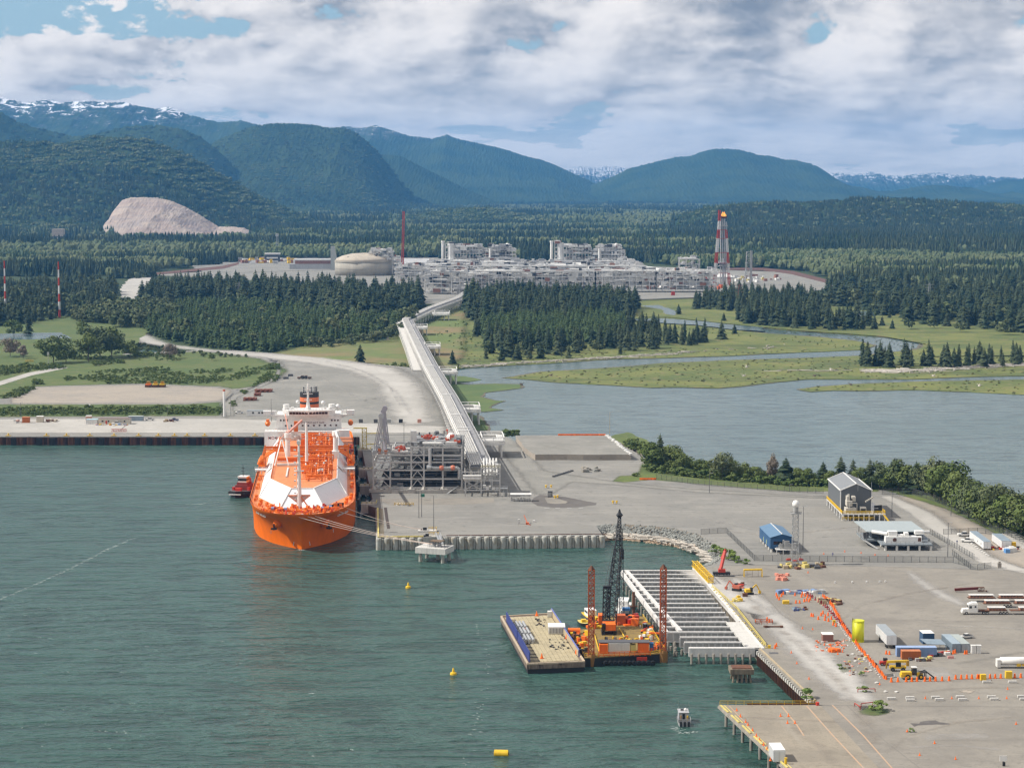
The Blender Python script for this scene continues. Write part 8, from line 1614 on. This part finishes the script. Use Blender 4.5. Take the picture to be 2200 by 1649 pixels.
# gantry, excavators and the red crane by the wharf
o = thing('yellow_gantry','yellow gantry frame standing at the top of the concrete yard','gantry',P(1598,1238,5.05)); MB().bar((0,0,2.6),(6.9,.6,2.6),1.1,.55).obj('beam',YEL,o); mb = MB()
for x in (.1,6.8): mb.bar((x,-.6,0),(x,0,2.5),.28).bar((x,1.2,0),(x,.4,2.5),.28)
mb.obj('leg_frame',YEL,o); MB().bar((1.2,0,0),(1.2,0,2.4),.08).bar((3.2,0,0),(3.2,0,2.4),.08).bar((5.4,0,0),(5.4,0,2.4),.08).obj('chain',RUST,o)
rc = thing('red_mobile_crane','dark red telescopic mobile crane with raised boom by the bushes','crane',P(1550,1236,5.05)); MB().box(-3.2,3.2,-1.2,1.2,.6,1.4).obj('chassis',BLACK,rc); MB().box(-1.2,1.4,-1,1,1.4,2.6).obj('turret',RED,rc); MB().bar((-.4,0,2.2),(1.5,2.2,9.0),.9,1.0).obj('boom',RED,rc); MB().bar((.2,2.0,6),(1.7,2.4,9.6),.6,.7).obj('boom_tip',RED,rc)
for x in (-2.4,-1.2,1.2,2.4): wheel(rc,x,-1.0,.5,.35,'y')
MB().bar((-4.5,-1.4,.3),(4.5,-1.4,.3),.35).cb(-4.4,-1.4,0,1,1,.2).cb(4.4,-1.4,0,1,1,.2).obj('outrigger',DGREY,rc)
def excav(px,py,label,m_,rz=0.0):
    o = thing('excavator',label,'excavator',P(px,py,5.05),rz); MB().box(-1.5,1.5,-1.1,-.5,0,.8).box(-1.5,1.5,.5,1.1,0,.8).obj('track',BLACK,o); MB().box(-1.4,1.0,-1.0,1.0,.9,2.0).obj('house',m_,o); MB().box(.2,1.1,-1,-.2,1.0,2.6).obj('cab',GLASS,o); MB().bar((.8,.3,1.6),(2.8,.3,3.4),.3,.4).bar((2.8,.3,3.4),(4.0,.3,1.2),.25,.35).cb(4.1,.3,.2,.8,.9,.9).obj('arm',m_,o); return o
excav(1583,1268,'orange excavator parked on the yard beside the wharf',M('machine_orange',(.45,.12,.07),.6),2.6); excav(1609,1276,'yellow and green small excavator right of the orange one',YEL,.2); boxthing('rusty_compressor','rusty compressor skid below the orange excavator','compressor',1601,1281,1.8,1.2,1.1,RUST); clutter('scrap_heap','heap of bent yellow frames on the wharf side of the yard','frames',(1572,1590),(1282,1292),5,12,.4,1.8,[YEL,LYEL],51); clutter('stored_gear','orange and red fittings beside the excavators','equipment',(1575,1596),(1254,1268),5,20,.4,1.5,[MC['machine_orange'],RUST,RED],52)
clutter('orange_mesh_rack','stack of orange mesh panels on the upper yard','mesh panels',(1668,1692),(1236,1248),5,26,.3,2.2,[M('mesh_pink',(.62,.25,.18),.8)],53); o = thing('barrel_corral','orange steel frame with barrels lying near the wharf slab','frame',P(1624,1340,5.05)); MB().rail([(0,0,0),(5.6,0,0),(5.6,2.4,0),(0,2.4,0),(0,0,0)],1.1,1.8,.08).obj('bars',OSTEEL,o); put('steel_beam',MB().bar((0,0,.3),(6.4,0,.3),.3,.4).cb(1,0,0,1.2,.8,.6).cb(6,0,0,1,.8,.6).mesh('beam',RUST),P(1640,1347,5.05),'long rusty steel beam lying below the orange frame','beam')
clutter('valve_pile','blue and brown pipe fittings lying in the fenced work area','pipe fittings',(1703,1732),(1306,1312),5,16,.4,1.4,[NAVY,BROWN if 'BROWN' in globals() else RUST,BGREY],54); clutter('pipe_trestles','row of blue and white wrapped pipes behind the orange drums','pipes',(1672,1768),(1271,1275),5,34,.9,2.4,[WHITE2,NAVY,BLUEC,GALV],55); clutter('timber_stack','sprawling timber trestles right of the red flag line','timber',(1760,1802),(1288,1300),5,30,.2,2.6,[WOOD,LYEL,RUST],56); clutter('timber_stack','planks and rusty scrap in front of the radar tower','timber',(1674,1770),(1212,1222),5,40,.3,2.4,[WOOD,RUST,LYEL,DGREY],57)
for k,px in enumerate((1695,1708,1719)): put('small_boat',MB().lathe([(.1,-1.2),(.5,-.8),(.6,.4),(.2,1.3)],8,(0,0,.3),axis='x').mesh('boat',RED) if k == 0 else bpy.data.meshes['boat'],P(px,1203+(k % 2)*3,5.0),('left','middle','right')[k]+' one of three red and white floats under the radar tower','float','floats under the radar tower')
# ---------------------------------------------------------------- drums, cones and barriers
DRUM = MB().lathe([(.42,0),(.42,.14),(.30,.15),(.30,.45),(.27,.46),(.25,.8),(.2,1.15)],8,mi=0).mesh('drum',[ORANGE]); WB = MB().cb(0,0,0,.55,.3,.35).mesh('weight',WHITE2); rd_ = random.Random(61)
main = [(1768,1281),(1782,1291),(1797,1316),(1812,1344),(1828,1368),(1850,1396),(1874,1424),(1905,1461)]; cnt = 0
for (a,b),(c,d_) in zip(main,main[1:]):
    p_,q_ = P(a,b,5.04),P(c,d_,5.04); n_ = int((q_ - p_).length/1.15)
    for k in range(n_):
        w_ = p_.lerp(q_,k/n_)+Vector((rd_.uniform(-.25,.25),rd_.uniform(-.2,.2),0)); put('traffic_drum',DRUM,w_,'orange drum in the dense diagonal line across the yard','traffic drum','diagonal drum line',rd_.uniform(0,3),rd_.uniform(.8,.95))
        if b > 1380 or k % 2 == 0: put('ballast_block',WB,w_+Vector((-1.1,-.5,0)),'small white ballast block beside the diagonal drum line','ballast block','ballast blocks of the drum line',rd_.uniform(0,3)) if k % 2 == 0 else None
for k,px in enumerate((1915,1929,1947,1959,1970,1987,1998,2010,2024,2039,2053,2065,2077,2088,2100,2104,2116,2127,2138,2150,2180,2193)): put('traffic_drum',DRUM,P(px,1464 - (px - 1915)*.022 - (3 if px > 2050 else 0),5.04),'orange drum in the evenly spaced row running to the right edge','traffic drum','spaced drum row',k,1.15)
SC_ = [(1670,1284),(1674,1288),(1679,1281),(1668,1279),(1683,1277),(1697,1275),(1708,1279),(1724,1277),(1729,1280),(1722,1282),(1735,1283),(1710,1295),(1718,1295),(1728,1292),(1733,1290),(1738,1292),(1741,1288),(1747,1324),(1743,1323),(1758,1330),(1764,1322),(1768,1318),(1773,1326),(1779,1322),(1786,1330),(1772,1332),(1780,1334),(1790,1342),(1796,1345),(1653,1336),(1648,1332),(1665,1392),(1668,1388),(1904,1404),(1911,1405),(2048,1404),(2052,1402),(2073,1404),(2077,1404),(2100,1455),(2108,1457)]
DZ = ((1662,'beside the orange barrel frame'),(1690,'at the left end of the wrapped pipes'),(1722,'in front of the wrapped pipes'),(1745,'near the yellow box'),(1775,'left of the drum line knot'),(1800,'at the knot of the drum line'),(1915,'under the box trailer'),(2060,'before the blue grey container'),(2090,'before the green grey container'),(9999,'by the left yellow barrier box'))
for px,py in SC_: put('traffic_drum',DRUM,P(px,py,5.04),'loose orange drum ' + [b for a,b in DZ if px < a][0],'traffic drum','loose orange drums',0,1.0)
FLG = MB().cb(0,0,0,.5,.5,.3).bar((0,0,0),(0,0,1.3),.1).add([(0,0,1.3),(-.5,0,.5),(.5,0,.5)],[(0,1,2)]).mesh('flag',[M('flag_red',(.35,.03,.04),.8)]); fl_ = [(1734,1277),(1745,1284),(1765,1297),(1778,1308),(1790,1322),(1800,1334),(1812,1344),(1820,1356),(1826,1364),(1822,1360)]
for (a,b),(c,d_) in zip(fl_,fl_[1:]):
    for k in range(3): put('flag_stand',FLG,P(lerp(a,c,k/3),lerp(b,d_,k/3),5.04),'dark red flag stand in the rope line beyond the orange drums','flag stand','red flag line',k,1.1)
for px,py,w_,lb in ((2113,1461,1.6,'yellow barrier box in the drum row left of the other'),(2168,1457,1.9,'yellow barrier box in the drum row nearer the right edge'),(1689,1297,2.2,'yellow box on the slab among the loose drums'),(1792,1338,.9,'small yellow bin inside the drum line'),(1653,1392,.9,'yellow drum at the corner of the wharf')): boxthing('yellow_box',lb,'box',px,py,w_,w_*.8,w_*1.1 if w_ < 2 else 1.1,YEL)
CPX = [(1583,1526),(1591,1539),(1602,1551),(1607,1557),(1617,1569),(1625,1581),(1632,1590),(1641,1600),(1648,1609),(1655,1633),(1677,1538),(1694,1538),(1692,1553),(1708,1553)]
for px,py in CPX: put('traffic_cone',CONE,P(px,py,5.1),'small orange and white cone on the bottom pier','cone','cones on the pier',0,.9)
for px,py in ((1976,1622),(2053,1630),(2183,1555),(2165,1480),(2008,1596),(1949,1571),(1890,1470),(1988,1500),(2045,1500),(2103,1500),(2163,1500),(1870,1520),(1724,1350),(1746,1352),(1700,1402),(1712,1425),(1738,1458),(1790,1395),(1800,1405),(1810,1400),(1771,1385),(1785,1388),(1736,1230),(1770,1190),(1815,1185),(1850,1188),(1880,1192),(1908,1194)): put('traffic_cone',CONE,P(px,py,5.05),'faded orange cone ' + ('on the open quay before the substation' if py < 1240 else 'near the brown hut' if py < 1440 and px < 1830 else 'in the row of concrete barriers' if 1490 < py < 1510 else 'standing alone on the lower slab'),'cone','cones on the yard',0,.8)
for px in (1794,1831,1862,1890,1902): put('white_marker',MB().cb(0,0,0,.5,.5,.6).mesh('marker',WHITE) if px == 1794 else bpy.data.meshes['marker'],P(px,1252 - (px - 1794)*.02,5.05),'small white marker on the open slab below the mesh fence','marker','white markers on the slab')
blk = MB().cb(0,0,0,3.0,.9,.8).mesh('barrier_block',CONC2)
for px,py in ((1915,1502),(1955,1500),(1956,1505),(2010,1499),(2018,1504),(2068,1504),(2063,1498),(2130,1498),(2136,1503),(2195,1497),(2200,1503),(2120,1466),(2175,1466)): put('concrete_barrier',blk,P(px,py,5.05),'low concrete barrier block in the row across the lower yard','barrier','concrete barriers of the lower yard',.0,.8)
for px,py in ((1902,1485),(1926,1486),(1838,1420),(1832,1405),(1870,1440),(1883,1466)): put('rubble_block',rock(1).mesh('rubble',CONC2) if px == 1902 else bpy.data.meshes['rubble'],P(px,py,5.05),'broken pale concrete lump on the yard slab','concrete lump','concrete lumps',px,.7)
for a,b,lb in (((1843,1486),(1880,1485),'red steel barrier frame before the flat bush'),((1850,1517),(1875,1514),'thin red barrier rail above the bush patch'),((1836,1516),(1848,1524),'red trestle left of the bush patch')):
    p_ = P(*a,5.05); o = thing('red_barrier',lb,'barrier',p_); MB().rail([(0,0,0),tuple(P(*b,5.05) - p_)],.9,3,.1,rails=1).obj('rail',M('barrier_red',(.45,.06,.04),.6),o)
o = thing('white_sign_board','small white board on a dark foot near the bottom right','sign',P(2155,1644,5.05)); MB().box(-.9,.9,-.05,.05,1.2,2.6).obj('board',WHITE,o); MB().cb(.2,0,0,.6,.6,1.0).bar((0,.1,0),(0,.1,2.2),.12).obj('foot',BLACK,o)
clutter('orange_net','heap of orange netting on the slab below the hut','netting',(1786,1800),(1396,1400),5,8,1.0,2.4,[ORANGE],58); clutter('orange_stakes','loose orange stakes and rags around the brown hut','stakes',(1752,1822),(1372,1400),5,70,.12,.8,[MC['mesh_pink'],WHITE2,ORANGE],59); clutter('stored_gear','rags, blocks and bits of timber along the drum line','debris',(1815,1868),(1405,1450),5,40,.2,.9,[CONC2,RUST,MC['mesh_pink'],LYEL],60); put('steel_plate',MB().box(-1.4,1.4,-1,1,0,.06).mesh('plate',DGREY),P(1662,1402,5.03),'dark steel plate on the slab near the wharf corner','plate')
for px0,py0,px1,n_,lb in ((1202,935,1302,26,'orange barrier on top of the earth berm'),(1378,1030,1410,8,'orange barrier in the grass by the fence')):
    for k in range(n_): put('orange_barrier',MB().cb(0,0,0,1.7,.4,.9).mesh('barrier',ORANGE) if k == 0 else bpy.data.meshes['barrier'],P(lerp(px0,px1,k/n_),py0,8.0 if px0 < 1300 else 5.05),lb,'barrier',lb+'s',rd_.uniform(-.4,.4),1.0)
mb = MB()
for k in range(60): c = P(lerp(1303,1356,k/60),lerp(936,978,k/60),7.6) - P(1303,936,7.6); mb.cb(c.x+rd_.uniform(-.8,.8),c.y,0,1.2,1.2,.9,rz=k)
o = mb.obj('white_sandbags',WHITE2,loc=P(1303,936,7.6)); tag(o,'line of white sandbags down the right edge of the earth berm','sandbags')
for k in range(8): put('dark_block',MB().cb(0,0,0,1.6,.8,.7).mesh('dark_block',DGREY) if k == 0 else bpy.data.meshes['dark_block'],P(1190+k*5.5,1024 - k*1.7,5.05),'dark block in the short slanting row on the gravel','block','dark blocks on the gravel',.3)
clutter('stone_heaps','brown rocks and a big boulder on the gravel beside the haul road','rocks',(1248,1284),(1007,1014),5,16,1.0,3.2,[CONCD,m_rock],63)
for px,py in ((1173,1048),(1184,1048),(1317,1082),(1325,1082),(1192,1071),(1198,1070)): put('yellow_post',bpy.data.meshes['post'],P(px,py,5.05),'yellow guard post on the open quay','guard post','yellow guard posts',0,1.0)
# ---------------------------------------------------------------- fences and lamp posts
MESH = new_mat('fence_mesh'); t = NT(MESH); bs = t.node('ShaderNodeBsdfPrincipled'); bs.inputs['Base Color'].default_value = (.10,.11,.105,1); tr = t.node('ShaderNodeBsdfTransparent'); mxs = t.node('ShaderNodeMixShader'); mxs.inputs[0].default_value = .30; oo = t.node('ShaderNodeOutputMaterial'); t.l.new(tr.outputs[0],mxs.inputs[1]); t.l.new(bs.outputs[0],mxs.inputs[2]); t.l.new(mxs.outputs[0],oo.inputs[0])
def fence(pts,label,h=2.2,gap=3.2,z=5.03,post=.07):
    w_ = [P(a,b,z) for a,b in pts]; o0 = w_[0]; o = thing('mesh_fence',label,'fence',o0); pm_ = bpy.data.meshes.get('fence_post') or MB().cb(0,0,0,post*2,post*2,h+.1).mesh('fence_post',DGREY); rm = MB(); fm = MB()
    for a,b in zip(w_,w_[1:]):
        n_ = max(1,int((b - a).length/gap))
        for k in range(n_): c = a.lerp(b,k/n_) - o0; p_ = bpy.data.objects.new('post',pm_); COL.objects.link(p_); p_.parent = o; p_.location = c
        for zz_ in (.1,h): rm.bar(a - o0+Vector((0,0,zz_)),b - o0+Vector((0,0,zz_)),.06,.06,0,False)
        fm.add([tuple(a - o0),tuple(b - o0),tuple(b - o0+Vector((0,0,h))),tuple(a - o0+Vector((0,0,h)))],[(0,1,2,3)])
    rm.obj('rail',DGREY,o); fm.obj('mesh',MESH,o); return o
fence([(1506,1147),(1560,1144),(1620,1202)],'mesh fence running down past the rock slope to the corner'); fence([(1620,1204),(1760,1206),(2048,1208),(2084,1218)],'long mesh fence across the yard in front of the substation',2.4); fence([(2046,1192),(2085,1222),(2100,1224),(2130,1219)],'short bent mesh fence with white feet right of the substation'); fence([(1998,1146),(2040,1170),(2094,1202)],'pinkish mesh fence between substation and access road')
fence([(1410,1028),(1500,1041),(1700,1056),(1770,1060)],'dark fence below the shore row of trees',2.4); fence([(1895,1062),(1960,1062),(2010,1077),(2060,1100),(2130,1136),(2200,1168),(2300,1212)],'tall grey fence following the wood at the right',3.0,4); fence([(2027,1147),(2062,1146),(2100,1144),(2135,1148)],'thin mesh fence behind the white pickup')
for px,yb,yt,lb in ((932,1142,1062,'tall dark lamp mast at the quay edge above the dolphin'),(906,1110,1052,'lamp mast in the middle of the quay'),(900,1112,1052,'second lamp mast close beside the middle one'),(1310,932,884,'brown lamp pole at the end of the earth berm'),(1524,1058,1015,'pale street lamp by the haul road'),(1916,1110,1058,'street lamp with curved arm behind the grey shed'),(2043,1108,1062,'tall lamp pole at the fence in front of the wood'),(1877,1155,1090,'thin mast in front of the grey shed'),(583,905,855,'lamp mast beside the tanker bridge'),(28,0,0,''),(1037,0,0,''),(496,892,853,'lamp mast beside the white column'),(45,895,864,'thin pole at the left end of the quay road'),(360,893,868,'thin pole above the quay office'),(868,950,905,'lamp mast behind the loading platform'),(2140,1120,1088,'pale lamp pole against the right wood'),(1725,1180,1085,'aerial mast beside the radar tower'),(2036,1196,1120,'thin pole at the corner of the access road fence'),(1696,1055,1040,'short pole by the haul road')):
    if not lb: continue
    q = P(px,yb,5); h = (yb - yt)*q.y/FPX; o = thing('lamp_post',lb,'lamp post',q); MB().tube((0,0,0),(0,0,h),.16,7,.09).obj('pole',DGREY if px != 1310 else WOOD,o); MB().bar((0,0,h),(1.3,-.3,h+.1),.12).cb(1.3,-.3,h,.7,.35,.15).obj('lamp_head',GALV,o)
o = thing('white_column','slender white column with orange cap at the left end of the quay road','column',P(482,894,5)); h = 58*P(482,894,5).y/FPX; MB().lathe([(.75,0),(.75,h - 1)],14).obj('shaft',WHITE,o); MB().lathe([(.8,h - 1),(.8,h)],14).obj('cap',OSTEEL,o)
# ---------------------------------------------------------------- left quay and lot
o = boxthing('quay_office','cream site office with dark roof on the left quay','office',245,911,19,6,3.4,M('cream_wall',(.56,.52,.44),.8),roof=M('roof_brown',(.19,.14,.13),.8)); MB().box(-7.6,-6.4,-.06,0,1.4,2.4).box(-3.8,-2.8,-.06,0,1.4,2.4).box(6,7,-.06,0,1.4,2.4).obj('window',GLASS,o); MB().box(-5.2,-4.2,-.07,0,.1,2.2).obj('door',RED,o)
boxthing('quay_trailer','pale blue roofed trailer left of the quay office','trailer',197,911,7.0,4,2.8,WHITE2,roof=M('roof_skyblue',(.35,.55,.62),.5)); boxthing('quay_trailer','red and white box behind the blue roofed trailer','trailer',190,903,3.4,3,2.8,M('pink_box',(.55,.35,.28),.7),roof=WHITE); boxthing('quay_trailer','grey roofed shed right behind the quay office','shed',291,904,9,4,2.8,BGREY,roof=M('roof_greygreen',(.36,.40,.38),.5))
boxthing('orange_container','orange box at the left part of the quay','container',55,908,4.2,3.2,3.4,CO,roof=MC['roof_orange']); boxthing('beige_container','cream box on the left quay right of the orange one','container',85,907,4,3.2,3.6,M('beige',(.56,.50,.40),.8),roof=WHITE); clutter('stored_gear','pinkish crates beside the orange box on the left quay','crates',(32,46),(905,909),5,10,1,3,[MC['pink_box'],GREY,WHITE2],71); clutter('stored_gear','low brown pallets right of the cream box','pallets',(102,124),(903,906),5,10,1,3,[MC['beige'],RUST],72); clutter('stored_gear','orange timber and bins along the quay office wall','equipment',(205,280),(912,914),5,26,.5,1.8,[OSTEEL,YEL,BLUEC,WHITE2],73); clutter('timber_stack','brown timber row on the quay right of the vehicles','timber',(352,372),(904,906),5,10,.5,2.4,[RUST,WOOD],74)
o = thing('gangway_rack','red gangway frames and a grey stair lying on the left quay','gangway',P(257,927,5)); MB().lattice((-5,0,.8),(4,0,.8),1.4,1.4,1.6,.1).obj('frame',M('frame_red',(.5,.16,.13),.7),o); MB().bar((0,1.5,.6),(4,2.5,4.4),1.0,.4).obj('stair',GREY,o)
o = boxthing('long_office_trailer','long white office trailer with small windows behind the tanker','office trailer',554,893,14,3,3.2,WHITE,roof=BGREY); mb = MB()
for x in (-3.6,.2,2.2,5): mb.box(x,x+1.2,-.06,0,1.4,2.5)
mb.obj('window',GLASS,o); RP = M('pipe_rust',(.30,.12,.08),.8)
for px,py,n_,lb in ((566,842,22,'upper red brown stack of short piles on the gravel lot'),(553,850,8,'small red brown stack between the two pile stacks'),(537,860,16,'lower red brown stack of piles with white ends')):
    q = P(px,py,5); o = thing('pile_stack',lb,'pile stack',q,.15)
    for k in range(n_): MB().tube(((k % (n_ // 2))*1.1 - n_*.27,-3+(k % 3),.6+(k // (n_ // 2))*1.0),((k % (n_ // 2))*1.1 - n_*.27+1.2,3+(k % 3),.6+(k // (n_ // 2))*1.0),.5,8).obj('steel_pile',RP,o)
for px,py,lb in ((614,814,'lower one of two dark roll-off bins on the gravel lot'),(624,808,'upper one of two dark roll-off bins on the gravel lot')): boxthing('steel_bin',lb,'bin',px,py,3.8,2.4,1.6,DGREY)
for px,m_,lb in ((319,ORANGE,'orange bulldozer left of the two parked dump trucks'),(334,YEL,'left one of the parked yellow haul machines'),(349,YEL,'right one of the parked yellow haul machines')):
    o = thing('earth_mover',lb,'earth mover',P(px,831,5.05)); MB().box(-1.8,1.8,-2.4,2.4,.9,2.4).obj('body',m_,o); MB().box(-1.2,1.2,-.6,1.6,2.4,4.0).obj('cab',MC['dark_yellow'],o); MB().box(-2.1,2.1,-3.3,-2.6,.2,1.6).obj('blade',RUST,o)
    for x in (-1.8,1.8): wheel(o,x,-1.4,.9,.7,'x'); wheel(o,x,1.4,.9,.7,'x')
boxthing('yellow_barrier','pale yellow barrier at the end of the dirt road in the left meadow','barrier',63,777,7,1,1.8,LYEL); put('white_drum',MB().lathe([(.9,0),(.9,1.4)],10).mesh('white_drum',WHITE),P(192,873,5.05),'white round object in the scrub above the quay road','drum'); put('sign_post',MB().bar((0,0,0),(0,0,8),.3).cb(0,0,7,1.8,.3,3).mesh('sign_post',WHITE2),P(104,782,5),'white sign on a pole before the dark rounded tree','sign')
for k,(px,m_,n_) in enumerate(((752,DGREY,1),(807,DGREY,1),(836,GREY,1),(861,BLACK,1),(901,M('pink_gear',(.55,.28,.22),.8),1),(775,DGREY,1))): boxthing('small_machine','small %s unit on the gravel behind the platform, %s' % (('dark','dark','grey','black','pink','dark')[k],('beside the tanker bridge','left of the loading arms','next to the black one','in the middle','nearest the trestle','between bridge and loading arms')[k]),'machine',px,908 if k else 910,2.4,1.8,2.2,m_)
